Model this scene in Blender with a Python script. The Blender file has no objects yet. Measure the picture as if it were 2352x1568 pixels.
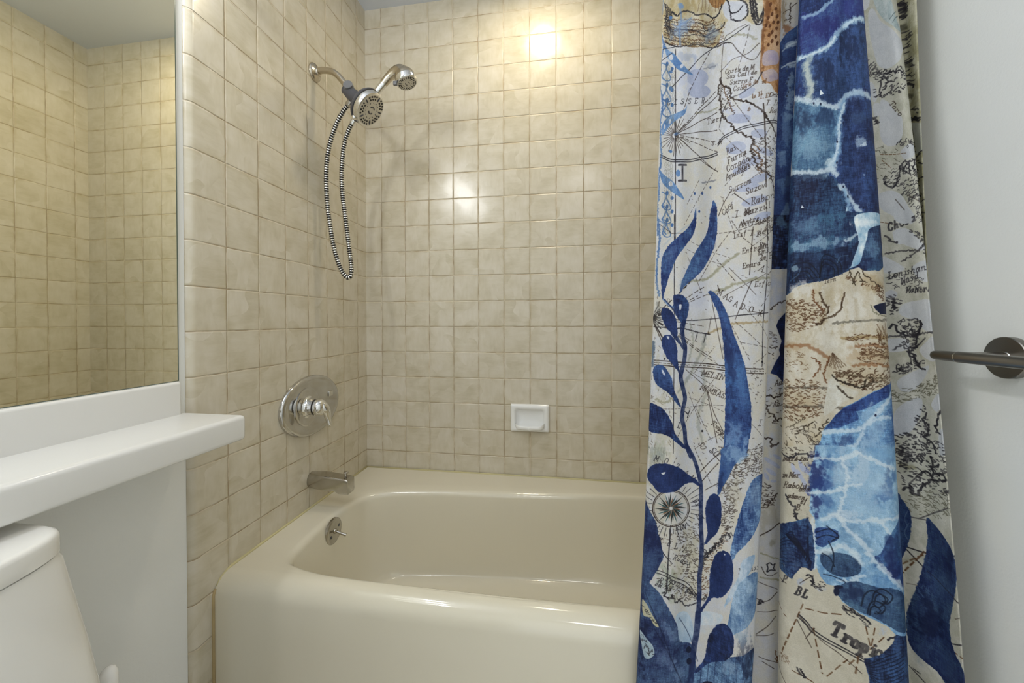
import bpy, bmesh, math, random
import numpy as np
from mathutils import Vector, Matrix

# ------------------------------------------------------------------ camera, world, lights, exposure
scene = bpy.context.scene
COL = scene.collection
PITCH = 0.1095            # tile pitch in metres
ZR = 2.425                # height of tile row 0
UO_BACK, UO_LEFT = 0.66908, 0.67104
CEIL = 2.399
XR = 1.55                # painted right wall
XM = -0.012               # mirror wall
YN = -2.75                # wall behind the camera

cam = bpy.data.cameras.new('camera')
cam.sensor_width = 36.0
cam.lens = 914.29 * 36.0 / 2352.0
cam.shift_x = 0.009775
cam.shift_y = -0.016899
cam.clip_start = 0.02
camo = bpy.data.objects.new('camera', cam)
COL.objects.link(camo)
right = Vector((0.98688096, 0.16142673, -0.0027179))
up = Vector((0.0013287, 0.00871306, 0.99996116))
fwd = Vector((-0.16144414, 0.98684624, -0.00838426))
M = Matrix((right, up, -fwd)).transposed().to_4x4()
M.translation = Vector((0.88203, -1.652545, 1.025959))
camo.matrix_world = M
scene.camera = camo

world = bpy.data.worlds.new('world')
scene.world = world
world.use_nodes = True
world.node_tree.nodes['Background'].inputs[0].default_value = (0.90, 0.95, 1.0, 1)
world.node_tree.nodes['Background'].inputs[1].default_value = 1.1


def lamp(name, kind, loc, energy, color, size=0.1, aim=None, spread=None):
    l = bpy.data.lights.new(name, kind)
    l.energy = energy
    l.color = color
    if kind == 'AREA':
        l.shape = 'DISK'
        l.size = size
        if spread:
            l.spread = spread
    else:
        l.shadow_soft_size = size
    o = bpy.data.objects.new(name, l)
    o.location = loc
    if aim is not None:
        o.rotation_euler = (Vector(aim) - Vector(loc)).to_track_quat('-Z', 'Y').to_euler()
    COL.objects.link(o)
    return o


WARM = (1.0, 0.88, 0.66)
SOFT = (0.97, 0.985, 1.0)
for yy in (-1.13, -1.41, -1.69):                       # globes of the light bar over the mirror
    lamp('vanity_globe_light', 'POINT', (0.11, yy, 1.97), 4.3, SOFT, 0.045)
lamp('tub_ceiling_light', 'AREA', (0.77, -0.30, CEIL - 0.02), 3.2, WARM, 0.12, (0.77, -0.30, 0))
lamp('room_ceiling_light', 'AREA', (1.05, -2.30, CEIL - 0.02), 4.0, (1.0, 0.985, 0.97), 0.25, (1.05, -2.30, 0))

# daylight of the hall comes in through the doorway behind the camera
pl = bpy.data.lights.new('doorway_portal', 'AREA')
pl.shape = 'RECTANGLE'
pl.size, pl.size_y = 0.85, 2.03
pl.cycles.is_portal = True
po = bpy.data.objects.new('doorway_portal', pl)
po.location = (0.975, YN - 0.05, 1.015)
po.rotation_euler = (math.radians(90), 0, 0)
COL.objects.link(po)

vs = scene.view_settings
vs.view_transform = 'Standard'
vs.look = 'None'
vs.gamma = 1.0
vs.use_curve_mapping = False
vs.exposure = 0.30
scene.cycles.max_bounces = 10
scene.cycles.diffuse_bounces = 6
scene.cycles.glossy_bounces = 6
scene.cycles.sample_clamp_indirect = 4.0
scene.cycles.use_denoising = True


# ------------------------------------------------------------------ helpers
def srgb(r, g, b):
    def c(v):
        v /= 255.0
        return v / 12.92 if v <= 0.04045 else ((v + 0.055) / 1.055) ** 2.4
    return (c(r), c(g), c(b), 1.0)


def tag(o, label=None, cat=None, group=None, kind=None):
    if label:
        o['label'] = label
    if cat:
        o['category'] = cat
    if group:
        o['group'] = group
    if kind:
        o['kind'] = kind
    return o


def thing(name, label, cat, loc=(0, 0, 0)):
    o = bpy.data.objects.new(name, None)
    o.empty_display_size = 0.05
    COL.objects.link(o)
    o.location = loc
    return tag(o, label, cat)


def build(name, bm, mat, parent=None, smooth=True, mats=None, label=None, angle=None):
    me = bpy.data.meshes.new(name)
    bmesh.ops.recalc_face_normals(bm, faces=bm.faces)
    bm.to_mesh(me)
    bm.free()
    for m in (mats or [mat]):
        me.materials.append(m)
    me.polygons.foreach_set('use_smooth', [smooth] * len(me.polygons))
    if smooth and angle is not None:
        me.set_sharp_from_angle(angle=math.radians(angle))
    o = bpy.data.objects.new(name, me)
    COL.objects.link(o)
    if parent is not None:
        o.parent = parent
        o.matrix_parent_inverse = Matrix.Translation(-Vector(parent.location))
    if label:
        o['label'] = label
    return o


def box(bm, lo, hi, bevel=0.0, seg=3):
    vs_ = [bm.verts.new((x, y, z)) for x in (lo[0], hi[0]) for y in (lo[1], hi[1]) for z in (lo[2], hi[2])]
    fs = [(0, 1, 3, 2), (4, 6, 7, 5), (0, 4, 5, 1), (2, 3, 7, 6), (0, 2, 6, 4), (1, 5, 7, 3)]
    faces = [bm.faces.new([vs_[i] for i in f]) for f in fs]
    if bevel > 0:
        es = list({e for f in faces for e in f.edges})
        bmesh.ops.bevel(bm, geom=es, offset=bevel, segments=seg, profile=0.5, affect='EDGES')
    return bm


def frame_of(n):
    n = Vector(n).normalized()
    a = n.cross(Vector((0, 0, 1)))
    if a.length < 1e-4:
        a = Vector((1, 0, 0))
    a.normalize()
    b = n.cross(a).normalized()
    return n, a, b


def lathe(bm, origin, axis, prof, seg=48, mat=0, cap0=True, cap1=True):
    """prof: (distance along axis, radius)"""
    n, a, b = frame_of(axis)
    o = Vector(origin)
    rings = []
    for h, r in prof:
        if r < 1e-6:
            rings.append([bm.verts.new(o + n * h)])
        else:
            rings.append([bm.verts.new(o + n * h + (a * math.cos(t) + b * math.sin(t)) * r)
                          for t in (2 * math.pi * k / seg for k in range(seg))])
    for R0, R1 in zip(rings, rings[1:]):
        for k in range(seg):
            k2 = (k + 1) % seg
            if len(R0) == 1 and len(R1) == 1:
                continue
            if len(R0) == 1:
                f = bm.faces.new((R0[0], R1[k], R1[k2]))
            elif len(R1) == 1:
                f = bm.faces.new((R0[k2], R0[k], R1[0]))
            else:
                f = bm.faces.new((R0[k2], R0[k], R1[k], R1[k2]))
            f.material_index = mat
    if cap0 and len(rings[0]) > 1:
        bm.faces.new(rings[0]).material_index = mat
    if cap1 and len(rings[-1]) > 1:
        bm.faces.new(list(reversed(rings[-1]))).material_index = mat
    return bm


def catmull(pts, n):
    P = [np.array(p, float) for p in pts]
    P = [2 * P[0] - P[1]] + P + [2 * P[-1] - P[-2]]
    out = []
    for i in range(1, len(P) - 2):
        for k in range(n):
            t = k / n
            p0, p1, p2, p3 = P[i - 1], P[i], P[i + 1], P[i + 2]
            out.append(0.5 * ((2 * p1) + (-p0 + p2) * t + (2 * p0 - 5 * p1 + 4 * p2 - p3) * t * t
                              + (-p0 + 3 * p1 - 3 * p2 + p3) * t ** 3))
    out.append(P[-2])
    return np.array(out)


def resample(p, step):
    d = np.r_[0, np.cumsum(np.linalg.norm(np.diff(p, axis=0), axis=1))]
    n = max(2, int(round(d[-1] / step)) + 1)
    t = np.linspace(0, d[-1], n)
    return np.stack([np.interp(t, d, p[:, k]) for k in range(p.shape[1])], 1)


def tube(bm, path, radii, seg=16, mats=None, caps=True):
    path = [Vector(p) for p in path]
    if not hasattr(radii, '__len__'):
        radii = [radii] * len(path)
    t0 = (path[1] - path[0]).normalized()
    _, a, _ = frame_of(t0)
    rings = []
    for i, p in enumerate(path):
        t = (path[min(i + 1, len(path) - 1)] - path[max(i - 1, 0)]).normalized()
        a = (a - t * a.dot(t)).normalized()
        b = t.cross(a)
        rings.append([bm.verts.new(p + (a * math.cos(w) + b * math.sin(w)) * radii[i])
                      for w in (2 * math.pi * k / seg for k in range(seg))])
    for i in range(len(rings) - 1):
        for k in range(seg):
            k2 = (k + 1) % seg
            f = bm.faces.new((rings[i][k], rings[i][k2], rings[i + 1][k2], rings[i + 1][k]))
            if mats is not None:
                f.material_index = mats[i]
    if caps:
        bm.faces.new(list(reversed(rings[0])))
        bm.faces.new(rings[-1])
    return bm


def loft(bm, rings, closed=True, cap0=False, cap1=False):
    R = [[bm.verts.new(p) for p in r] for r in rings]
    n = len(R[0])
    for A, B in zip(R, R[1:]):
        for k in range(n if closed else n - 1):
            k2 = (k + 1) % n
            bm.faces.new((A[k], A[k2], B[k2], B[k]))
    if cap0:
        bm.faces.new(list(reversed(R[0])))
    if cap1:
        bm.faces.new(R[-1])
    return R


# ------------------------------------------------------------------ materials
class NT:
    def __init__(self, name):
        self.m = bpy.data.materials.new(name)
        self.m.use_nodes = True
        self.t = self.m.node_tree
        self.b = self.t.nodes['Principled BSDF']

    def n(self, typ, **kw):
        nd = self.t.nodes.new(typ)
        ins = kw.pop('ins', {})
        for k, v in kw.items():
            setattr(nd, k, v)
        for k, v in ins.items():
            self.put(nd, k, v)
        return nd

    def put(self, nd, k, v):
        if isinstance(v, bpy.types.NodeSocket):
            self.t.links.new(v, nd.inputs[k])
        elif isinstance(v, bpy.types.Node):
            self.t.links.new(v.outputs[0], nd.inputs[k])
        else:
            nd.inputs[k].default_value = v

    def math(self, op, a, b=None, c=None):
        nd = self.n('ShaderNodeMath', operation=op)
        for i, v in enumerate((a, b, c)):
            if v is not None:
                self.put(nd, i, v)
        return nd.outputs[0]

    def mix(self, f, a, b, blend='MIX'):
        nd = self.n('ShaderNodeMix', data_type='RGBA', blend_type=blend)
        self.put(nd, 0, f)
        self.put(nd, 6, a)
        self.put(nd, 7, b)
        return nd.outputs[2]

    def smooth(self, v, a, b, lo=0.0, hi=1.0):
        nd = self.n('ShaderNodeMapRange', interpolation_type='SMOOTHSTEP',
                    ins={0: v, 1: a, 2: b, 3: lo, 4: hi})
        return nd.outputs[0]

    def set(self, **kw):
        for k, v in kw.items():
            self.put(self.b, k.replace('_', ' '), v)
        return self


def plain(name, col, rough=0.5, metal=0.0, bump=None, mottle=0.0, mscale=6.0, coat=0.0, spec=None):
    t = NT(name)
    base = col
    if mottle > 0:
        tc = t.n('ShaderNodeTexCoord')
        nz = t.n('ShaderNodeTexNoise', ins={'Vector': tc.outputs['Object'], 'Scale': mscale, 'Detail': 4.0})
        dark = tuple(c * (1 - mottle) for c in col[:3]) + (1,)
        base = t.mix(nz.outputs[0], dark, tuple(min(1, c * (1 + mottle * .6)) for c in col[:3]) + (1,))
    t.set(Base_Color=base, Roughness=rough, Metallic=metal)
    if coat:
        t.b.inputs['Coat Weight'].default_value = coat
        t.b.inputs['Coat Roughness'].default_value = 0.05
    if spec is not None:
        t.b.inputs['Specular IOR Level'].default_value = spec
    if bump:
        tc = t.n('ShaderNodeTexCoord')
        nz = t.n('ShaderNodeTexNoise', ins={'Vector': tc.outputs['Object'], 'Scale': bump[0], 'Detail': 3.0})
        bp = t.n('ShaderNodeBump', ins={'Height': nz.outputs[0], 'Strength': bump[1], 'Distance': bump[2]})
        t.set(Normal=bp)
    return t.m


def tile_material():
    t = NT('glazed_beige_tile')
    uv = t.n('ShaderNodeUVMap', uv_map='tile')
    # joints wander slightly
    wob = t.n('ShaderNodeTexNoise', ins={'Vector': uv.outputs[0], 'Scale': 0.9, 'Detail': 1.0})
    wv = t.n('ShaderNodeVectorMath', operation='SUBTRACT', ins={0: wob.outputs[1], 1: (0.5, 0.5, 0.5)})
    ws = t.n('ShaderNodeVectorMath', operation='SCALE', ins={0: wv.outputs[0]})
    ws.inputs[3].default_value = 0.014
    uvw = t.n('ShaderNodeVectorMath', operation='ADD', ins={0: uv.outputs[0], 1: ws.outputs[0]})
    fr = t.n('ShaderNodeVectorMath', operation='FRACTION', ins={0: uvw.outputs[0]})
    fl = t.n('ShaderNodeVectorMath', operation='FLOOR', ins={0: uvw.outputs[0]})
    sp = t.n('ShaderNodeSeparateXYZ', ins={0: fr.outputs[0]})

    def edge(s):
        return t.math('MINIMUM', s, t.math('SUBTRACT', 1.0, s))
    e = t.math('MULTIPLY', t.math('MINIMUM', edge(sp.outputs[0]), edge(sp.outputs[1])), PITCH)
    wn = t.n('ShaderNodeTexWhiteNoise', noise_dimensions='3D', ins={'Vector': fl.outputs[0]})
    off = t.n('ShaderNodeVectorMath', operation='SCALE', ins={0: wn.outputs[1]})
    off.inputs[3].default_value = 60.0
    v2 = t.n('ShaderNodeVectorMath', operation='ADD', ins={0: uv.outputs[0], 1: off.outputs[0]})
    n1 = t.n('ShaderNodeTexNoise', ins={'Vector': v2.outputs[0], 'Scale': 1.7, 'Detail': 3.0, 'Roughness': 0.5, 'Distortion': 0.15})
    # streaky brush of the glaze: each tile is turned one way or the other
    mp = t.n('ShaderNodeMapping', ins={0: v2.outputs[0], 3: (1.6, 6.0, 1.0)})
    n2 = t.n('ShaderNodeTexNoise', ins={'Vector': mp.outputs[0], 'Scale': 1.4, 'Detail': 4.0, 'Roughness': 0.6})
    mp3 = t.n('ShaderNodeMapping', ins={0: v2.outputs[0], 3: (6.0, 1.6, 1.0)})
    n3 = t.n('ShaderNodeTexNoise', ins={'Vector': mp3.outputs[0], 'Scale': 1.4, 'Detail': 4.0, 'Roughness': 0.6})
    pick = t.math('GREATER_THAN', wn.outputs[0], 0.5)
    st = t.n('ShaderNodeMix', data_type='FLOAT', ins={0: pick, 2: n2.outputs[0], 3: n3.outputs[0]}).outputs[0]
    mott = t.math('ADD', t.math('MULTIPLY', n1.outputs[0], 0.65), t.math('MULTIPLY', st, 0.35))
    mott = t.math('ADD', mott, t.math('MULTIPLY', t.math('SUBTRACT', wn.outputs[0], 0.5), 0.10))
    ramp = t.n('ShaderNodeValToRGB', ins={0: mott})
    cr = ramp.color_ramp
    cr.elements[0].position, cr.elements[0].color = 0.27, srgb(*TILE_DARK)
    cr.elements[1].position, cr.elements[1].color = 0.73, srgb(*TILE_LIGHT)
    el = cr.elements.new(0.5)
    el.color = srgb(*TILE_MID)
    rim = t.smooth(e, 0.001, 0.012, 0.40, 0.0)
    rim = t.math('MULTIPLY', rim, t.smooth(n1.outputs[0], 0.35, 0.6, 1.0, 0.2))
    c1 = t.mix(rim, ramp.outputs[0], srgb(186, 169, 136))
    gn = t.n('ShaderNodeTexNoise', ins={'Vector': uv.outputs[0], 'Scale': 1.7, 'Detail': 3.0})
    grout = t.mix(t.smooth(gn.outputs[0], 0.4, 0.6), srgb(158, 138, 106), srgb(212, 200, 176))
    c2 = t.mix(t.smooth(e, 0.0005, 0.0013), grout, c1)
    h = t.smooth(e, 0.0002, 0.0035)
    h2 = t.math('ADD', h, t.math('MULTIPLY', t.smooth(e, 0.0, 0.05), 0.22))
    h3 = t.math('ADD', h2, t.math('MULTIPLY', n1.outputs[0], 0.02))
    bp = t.n('ShaderNodeBump', ins={'Height': h3, 'Strength': 1.0, 'Distance': 0.0014})
    rg = t.smooth(e, 0.0007, 0.002, 0.7, 0.22)
    t.set(Base_Color=c2, Roughness=rg, Normal=bp)
    t.b.inputs['Specular IOR Level'].default_value = 0.5
    return t.m


TILE_DARK, TILE_MID, TILE_LIGHT = (188, 179, 154), (204, 196, 176), (214, 207, 192)
M_TILE = tile_material()
M_PAINT = plain('white_wall_paint', srgb(232, 234, 233), 0.5, bump=(220.0, 0.25, 0.0012))
M_CEIL = plain('grey_white_ceiling_paint', srgb(206, 212, 222), 0.35, bump=(160.0, 0.15, 0.001))
M_FLOOR = plain('pale_stone_floor', srgb(224, 221, 214), 0.35, mottle=0.12, mscale=9)
M_TUB = plain('bone_enamel', srgb(222, 216, 197), 0.12, coat=0.4)
M_JOINT = plain('tan_grout', srgb(178, 158, 116), 0.7, mottle=0.25, mscale=25)
M_CAULK = plain('yellowed_caulk', srgb(204, 195, 150), 0.5, mottle=0.15, mscale=20)
M_CHROME = plain('polished_chrome', srgb(228, 227, 224), 0.06, 1.0)
M_PLATE = plain('chrome_painted_reflections', srgb(204, 202, 198), 0.10, 1.0, mottle=0.22, mscale=22)  # grey mottle in the colour stands in for dark reflections
M_CHROMEW = plain('worn_chrome', srgb(188, 184, 176), 0.16, 1.0, mottle=0.2, mscale=40)
M_NICKEL = plain('brushed_nickel', srgb(196, 186, 168), 0.2, 1.0)
M_DARKNI = plain('dark_brushed_nickel', srgb(140, 136, 130), 0.3, 1.0)
M_SEAM = plain('bright_seam_metal', srgb(215, 212, 205), 0.2, 1.0)
M_GREY = plain('charcoal_plastic', srgb(72, 72, 76), 0.40)
M_GREYL = plain('mid_grey_plastic', srgb(108, 108, 110), 0.42)
M_FACE = plain('silver_spray_face', srgb(196, 192, 182), 0.33, 0.75)
M_BLACK = plain('black_rubber', srgb(22, 20, 19), 0.4)
M_PORC = plain('white_porcelain', srgb(240, 241, 240), 0.12, coat=0.3)
M_TOILET = plain('white_toilet_ceramic', srgb(232, 231, 227), 0.12, coat=0.3)
M_SHELF = plain('white_solid_surface', srgb(228, 228, 226), 0.22, coat=0.2)
M_PLASTIC = plain('glossy_white_plastic', srgb(240, 240, 240), 0.15)


def mirror_material():
    t = NT('aged_mirror_silvering')
    t.set(Base_Color=(0.98, 0.965, 0.82, 1), Metallic=1.0, Roughness=0.015)
    return t.m


M_MIRROR = mirror_material()
M_GLASS = plain('greenish_glass_edge', srgb(96, 108, 100), 0.2)


# ------------------------------------------------------------------ the room
def tiled(name, prof, z0, z1, thick_pt, uoff, ulimit=None):
    """prof: plan polyline (x, y) of the tiled face, extruded from z0 to z1; UV 'tile' in tile units along it."""
    bm = bmesh.new()
    uvl = bm.loops.layers.uv.new('tile')
    pl = np.array(prof, float)
    d = np.r_[0, np.cumsum(np.linalg.norm(np.diff(pl, axis=0), axis=1))]
    us = d / PITCH - uoff
    if ulimit is not None:
        us = np.where(us > 6, 6 + (us - 6) * (ulimit - 6) / (us[-1] - 6), us)
    vs_ = [[bm.verts.new((p[0], p[1], z)) for z in (z0, z1)] for p in pl]
    back = [[bm.verts.new((p[0] + thick_pt[0], p[1] + thick_pt[1], z)) for z in (z0, z1)] for p in (pl[0], pl[-1])]
    vv = [(ZR - z) / PITCH for z in (z0, z1)]
    for i in range(len(pl) - 1):
        f = bm.faces.new((vs_[i][0], vs_[i + 1][0], vs_[i + 1][1], vs_[i][1]))
        for l, (u, v) in zip(f.loops, ((us[i], vv[0]), (us[i + 1], vv[0]), (us[i + 1], vv[1]), (us[i], vv[1]))):
            l[uvl].uv = (u, v)
    bm.faces.new((back[0][0], back[1][0], back[1][1], back[0][1]))
    bm.faces.new((vs_[0][0], vs_[0][1], back[0][1], back[0][0]))
    bm.faces.new((vs_[-1][0], vs_[-1][1], back[1][1], back[1][0]))
    bm.faces.new([v[1] for v in vs_] + [back[1][1], back[0][1]])
    bm.faces.new([v[0] for v in vs_] + [back[1][0], back[0][0]])
    o = build(name, bm, M_TILE, smooth=True, angle=40)
    return tag(o, kind='structure')


XE = 1.49                  # tiled end wall of the tub
tag(tiled('wall_back', [(0, 0), (XE, 0)], 0, CEIL, (0, 0.1), UO_BACK), 'beige square-tiled back wall above the bathtub', 'wall')
arc = [(-0.022 + 0.022 * math.cos(t), -0.824 - 0.022 * math.sin(t)) for t in np.linspace(0, math.radians(64), 9)]
tag(tiled('wall_left', [(0, 0), (0, -0.4)] + arc, 0, CEIL, (-0.1, 0), UO_LEFT, 6.985),
    'beige tiled faucet wall with a rounded bullnose edge', 'wall')
tag(tiled('wall_tub_end', [(XE, 0), (XE, -0.70)], 0, CEIL, (0.1, 0), 0.5),
    'beige tiled wall at the far end of the tub, seen in the mirror', 'wall')


def slab(name, lo, hi, mat, label, cat='wall'):
    o = build(name, box(bmesh.new(), lo, hi), mat, smooth=False)
    return tag(o, label, cat, kind='structure')


slab('wall_mirror_side', (-0.112, YN, 0), (XM, -0.8405, CEIL), M_PAINT, 'white painted wall holding mirror and shelf, left of the tub')
slab('wall_right', (XR, YN, 0), (XR + 0.1, -0.7005, CEIL), M_PAINT, 'white painted wall right of the shower curtain')
bm = bmesh.new()
box(bm, (-0.112, YN - 0.1, 0), (0.55, YN, CEIL))
box(bm, (1.40, YN - 0.1, 0), (XR + 0.1, YN, CEIL))
box(bm, (0.55, YN - 0.1, 2.03), (1.40, YN, CEIL))
tag(build('wall_near', bm, M_PAINT, smooth=False), 'white painted wall with a doorway behind the viewer', 'wall', kind='structure')
slab('floor', (-0.112, YN - 0.1, -0.1), (XR + 0.1, 0.1, 0.0), M_FLOOR, 'pale floor', 'floor')
slab('ceiling', (-0.112, YN - 0.1, CEIL), (XR + 0.1, 0.1, CEIL + 0.1), M_CEIL, 'grey-white ceiling over the tub', 'ceiling')


# ------------------------------------------------------------------ bathtub
RIM = 0.378
tub = thing('bathtub', 'bone-coloured enamel bathtub under the beige tiles', 'bathtub', (0.745, -0.39, 0))
inner_pts = [(.185, -.7015), (.158, -.692), (.137, -.668), (.126, -.635), (.117, -.551), (.114, -.457), (.124, -.368), (.140, -.306), (.171, -.266), (.227, -.238),
             (.389, -.207), (.553, -.190), (.85, -.160), (1.142, -.138), (1.28, -.145), (1.36, -.19), (1.395, -.28), (1.40, -.42), (1.395, -.58),
             (1.37, -.66), (1.30, -.702), (1.14, -.714), (.9, -.7155), (.63, -.719), (.42, -.7215), (.283, -.7185), (.22, -.710)]
bot_pts = [(.30, -.655), (.255, -.645), (.225, -.615), (.205, -.56), (.20, -.457), (.207, -.37), (.225, -.31), (.26, -.27), (.32, -.245),
           (.43, -.228), (.56, -.215), (.82, -.198), (1.05, -.20), (1.15, -.215), (1.21, -.25), (1.235, -.32), (1.24, -.42), (1.235, -.53),
           (1.21, -.60), (1.16, -.64), (1.05, -.655), (.9, -.66), (.75, -.66), (.6, -.66), (.5, -.66), (.42, -.66), (.35, -.66)]
CT = np.array((0.745, -0.44))


def polar(pts):
    p = catmull(pts + pts[:3], 12)[12:12 + 12 * len(pts)] - CT
    a = np.arctan2(p[:, 1], p[:, 0])
    r = np.hypot(p[:, 0], p[:, 1])
    o = np.argsort(a)
    return np.r_[a[o] - 2 * math.pi, a[o], a[o] + 2 * math.pi], np.tile(r[o], 3)


ia, ir = polar(inner_pts)
ba, br = polar(bot_pts)
corners = [math.atan2(y - CT[1], x - CT[0]) for x in (0.0, XE) for y in (0.0, -0.785)]
th = np.sort(np.r_[np.linspace(-math.pi, math.pi, 400, endpoint=False), corners])
dirs = np.stack([np.cos(th), np.sin(th)], 1)
inner = CT + dirs * np.interp(th, ia, ir)[:, None]
bottom = CT + dirs * np.interp(th, ba, br)[:, None]
with np.errstate(divide='ignore'):
    tx = np.where(dirs[:, 0] > 0, (XE - CT[0]) / dirs[:, 0], (0 - CT[0]) / dirs[:, 0])
    ty = np.where(dirs[:, 1] > 0, (0 - CT[1]) / dirs[:, 1], (-0.785 - CT[1]) / dirs[:, 1])
outer = CT + dirs * np.minimum(tx, ty)[:, None]
outer[:, 0] = np.clip(outer[:, 0], 0.001, XE - 0.001)
outer[:, 1] = np.minimum(outer[:, 1], -0.0013)
rings = []


def ring(xy, z):
    zz = np.full(len(xy), z) if np.isscalar(z) else z
    rings.append([(x, y, q) for (x, y), q in zip(xy, zz)])


ring(outer, 0.0)
RR = 0.05
for k in range(0, 9):
    ph = math.radians(90 * k / 8)
    o2 = outer.copy()
    o2[:, 1] = np.maximum(o2[:, 1], -0.785 + RR * (1 - math.cos(ph)))
    isf = outer[:, 1] < -0.785 + RR
    z = np.where(isf, RIM - RR + RR * math.sin(ph), RIM - 0.004 * (1 - k / 8))
    if k == 0:
        ring(o2 * 1.0, np.where(isf, 0.10, RIM - 0.2))
        ring(o2, np.where(isf, 0.24, RIM - 0.1))
    ring(o2, z)
o2 = outer.copy()
o2[:, 1] = np.maximum(o2[:, 1], -0.785 + RR)
lip = inner + (inner - CT) * (0.022 / np.linalg.norm(inner - CT, axis=1))[:, None]
for t in (0.25, 0.5, 0.75):
    ring(o2 * (1 - t) + lip * t, RIM)
for k in range(0, 6):
    ph = math.radians(90 * k / 5)
    ring(lip + (inner - lip) * math.sin(ph), RIM - 0.020 * (1 - math.cos(ph)))
wall_prof = [(0.06, .335), (0.14, .28), (0.24, .22), (0.36, .165), (0.50, .125), (0.66, .097), (0.83, .080), (1.0, .073)]
for t, z in wall_prof:
    ring(inner * (1 - t) + bottom * t, z)
for t, z in ((0.75, .070), (0.45, .067), (0.15, .064), (0.03, .062)):
    ring(CT + (bottom - CT) * t, z)
bm = bmesh.new()
loft(bm, rings, cap1=True)
build('tub_shell', bm, M_TUB, tub, smooth=True, angle=60)
bm = bmesh.new()
pth = [(0.0015, -0.775, 0.352), (0.0015, -0.765, 0.364), (0.0015, -0.75, 0.373), (0.0015, -0.73, 0.3785), (0.0015, -0.5, 0.3785), (0.0015, -0.2, 0.3785), (0.0015, -0.0056, 0.3785)]
tube(bm, pth, 0.0045, 8)
tube(bm, [(0.003, -0.0056, 0.3785), (0.7, -0.0056, 0.3785), (XE - .003, -0.0056, 0.3785)], 0.004, 8)
build('caulk_bead', bm, M_CAULK, tub, label='yellowed caulk bead along the tile')
bm = bmesh.new()
tube(bm, [(0.0015, -0.7868, 0.0), (0.0015, -0.7868, 0.2), (0.0015, -0.786, 0.335), (0.0015, -0.78, 0.349)], 0.0038, 8)
build('grout_joint', bm, M_JOINT, tub, label='tan grout joint down the apron edge')

PC = Vector((0.1225, -0.453, 0.335))
bm = bmesh.new()
lathe(bm, PC - Vector((0.006, 0, 0)), (1, 0, -0.03), [(0, 0.042), (0.007, 0.042), (0.0095, 0.0395), (0.0105, 0.035), (0.0105, 0)], 48)
plate = build('overflow_plate', bm, M_CHROMEW, tub, angle=35)
for dy, dz in ((-0.022, -0.010), (0.022, 0.010)):
    bm = bmesh.new()
    lathe(bm, PC + Vector((0.004, dy, dz)), (1, 0, 0), [(0, .0052), (.0012, .0048), (.0018, .003), (.0008, .0022), (.0008, 0)], 16)
    s = build('screw', bm, M_GREY, None)
    s.parent = plate
bm = bmesh.new()
lathe(bm, PC + Vector((0.003, 0, 0)), (1, 0, 0), [(0, .0085), (.004, .008), (.006, .006), (.006, 0)], 20)
lv = resample(np.array([PC + Vector((.006, 0, 0)), PC + Vector((.022, .002, -.006)), PC + Vector((.040, .006, -.013))]), .004)
tube(bm, lv, np.linspace(.0036, .0050, len(lv)), 12)
s = build('trip_lever', bm, M_CHROMEW, None, angle=50)
s.parent = plate

# ------------------------------------------------------------------ tub spout
SY = -0.393
sp = thing('tub_spout', 'worn chrome tub spout with diverter knob below the oval valve plate', 'tub spout', (0.0, SY, 0.47))


def spout_section(x):
    # rounded, flat-sided section: (half width, top z, bottom z)
    top = np.interp(x, [0, .02, .06, .11, .142, .149], [.5015, .5015, .4985, .4935, .490, .488])
    bot = np.interp(x, [0, .02, .07, .095, .105, .112, .120, .149], [.4475, .4475, .4475, .4475, .4445, .4385, .4375, .4375])
    hw = np.interp(x, [0, .02, .10, .149], [.026, .0265, .0245, .0235])
    return hw, top, bot


bm = bmesh.new()
rg = []
for x in [0.0005, .003, .01, .02, .03, .04, .055, .07, .085, .093, .098, .102, .106, .11, .114, .12, .13, .14, .1455, .1485, .149]:
    hw, top, bot = spout_section(x)
    sh = 1.0 if x < .1455 else (0.985 if x < .1488 else .95)
    cz, hh = (top + bot) / 2, (top - bot) / 2
    pts = []
    for k in range(48):
        a = 2 * math.pi * k / 48
        c, s_ = math.cos(a), math.sin(a)
        e = 0.62 + 0.05 * min(1, x / .1)
        e = 0.95 - 0.68 * min(1, x / .05)
        pts.append((x, SY + hw * sh * math.copysign(abs(c) ** e, c), cz + hh * sh * math.copysign(abs(s_) ** e, s_)))
    rg.append(pts)
loft(bm, rg, cap0=True, cap1=True)
build('spout_body', bm, M_CHROMEW, sp, angle=38)
bm = bmesh.new()
lathe(bm, (0.131, SY, 0.489), (0, 0, 1), [(0, .0045), (.010, .004), (.013, .0065), (.0155, .0085), (.0185, .0088), (.0205, .0075), (.0210, 0)], 24)
build('diverter_knob', bm, M_CHROMEW, sp)

# ------------------------------------------------------------------ shower valve with the oval cover plate
VY, VZ = -0.395, 0.735
val = thing('shower_valve', 'oval polished chrome valve plate with lever handle on left wall', 'shower valve', (0, VY, VZ))
bm = bmesh.new()
rgs = []
for x, k in ((0.0003, 1.0), (0.004, 1.0), (0.008, .992), (0.0115, .972), (0.0135, .94), (0.0142, .90), (0.0142, .80), (0.0138, .6), (0.0136, .3), (0.0136, .03)):
    ins = (1 - k) * .104 if k > .85 else None
    rgs.append([(x, VY + (0.158 * k) * math.cos(a), VZ + (0.104 * k) * math.sin(a)) for a in np.linspace(0, 2 * math.pi, 96, endpoint=False)])
loft(bm, rgs, cap0=True, cap1=True)
build('cover_plate', bm, M_PLATE, val, angle=45)
HY, HZ = -0.432, 0.737
bm = bmesh.new()
lathe(bm, (0.0135, HY, HZ), (1, 0, 0), [(0, .064), (.0035, .064), (.005, .062), (.0055, .058), (.0055, .03), (.0055, 0)], 64)
build('trim_disc', bm, M_PLATE, val, angle=40)
bm = bmesh.new()
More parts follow.
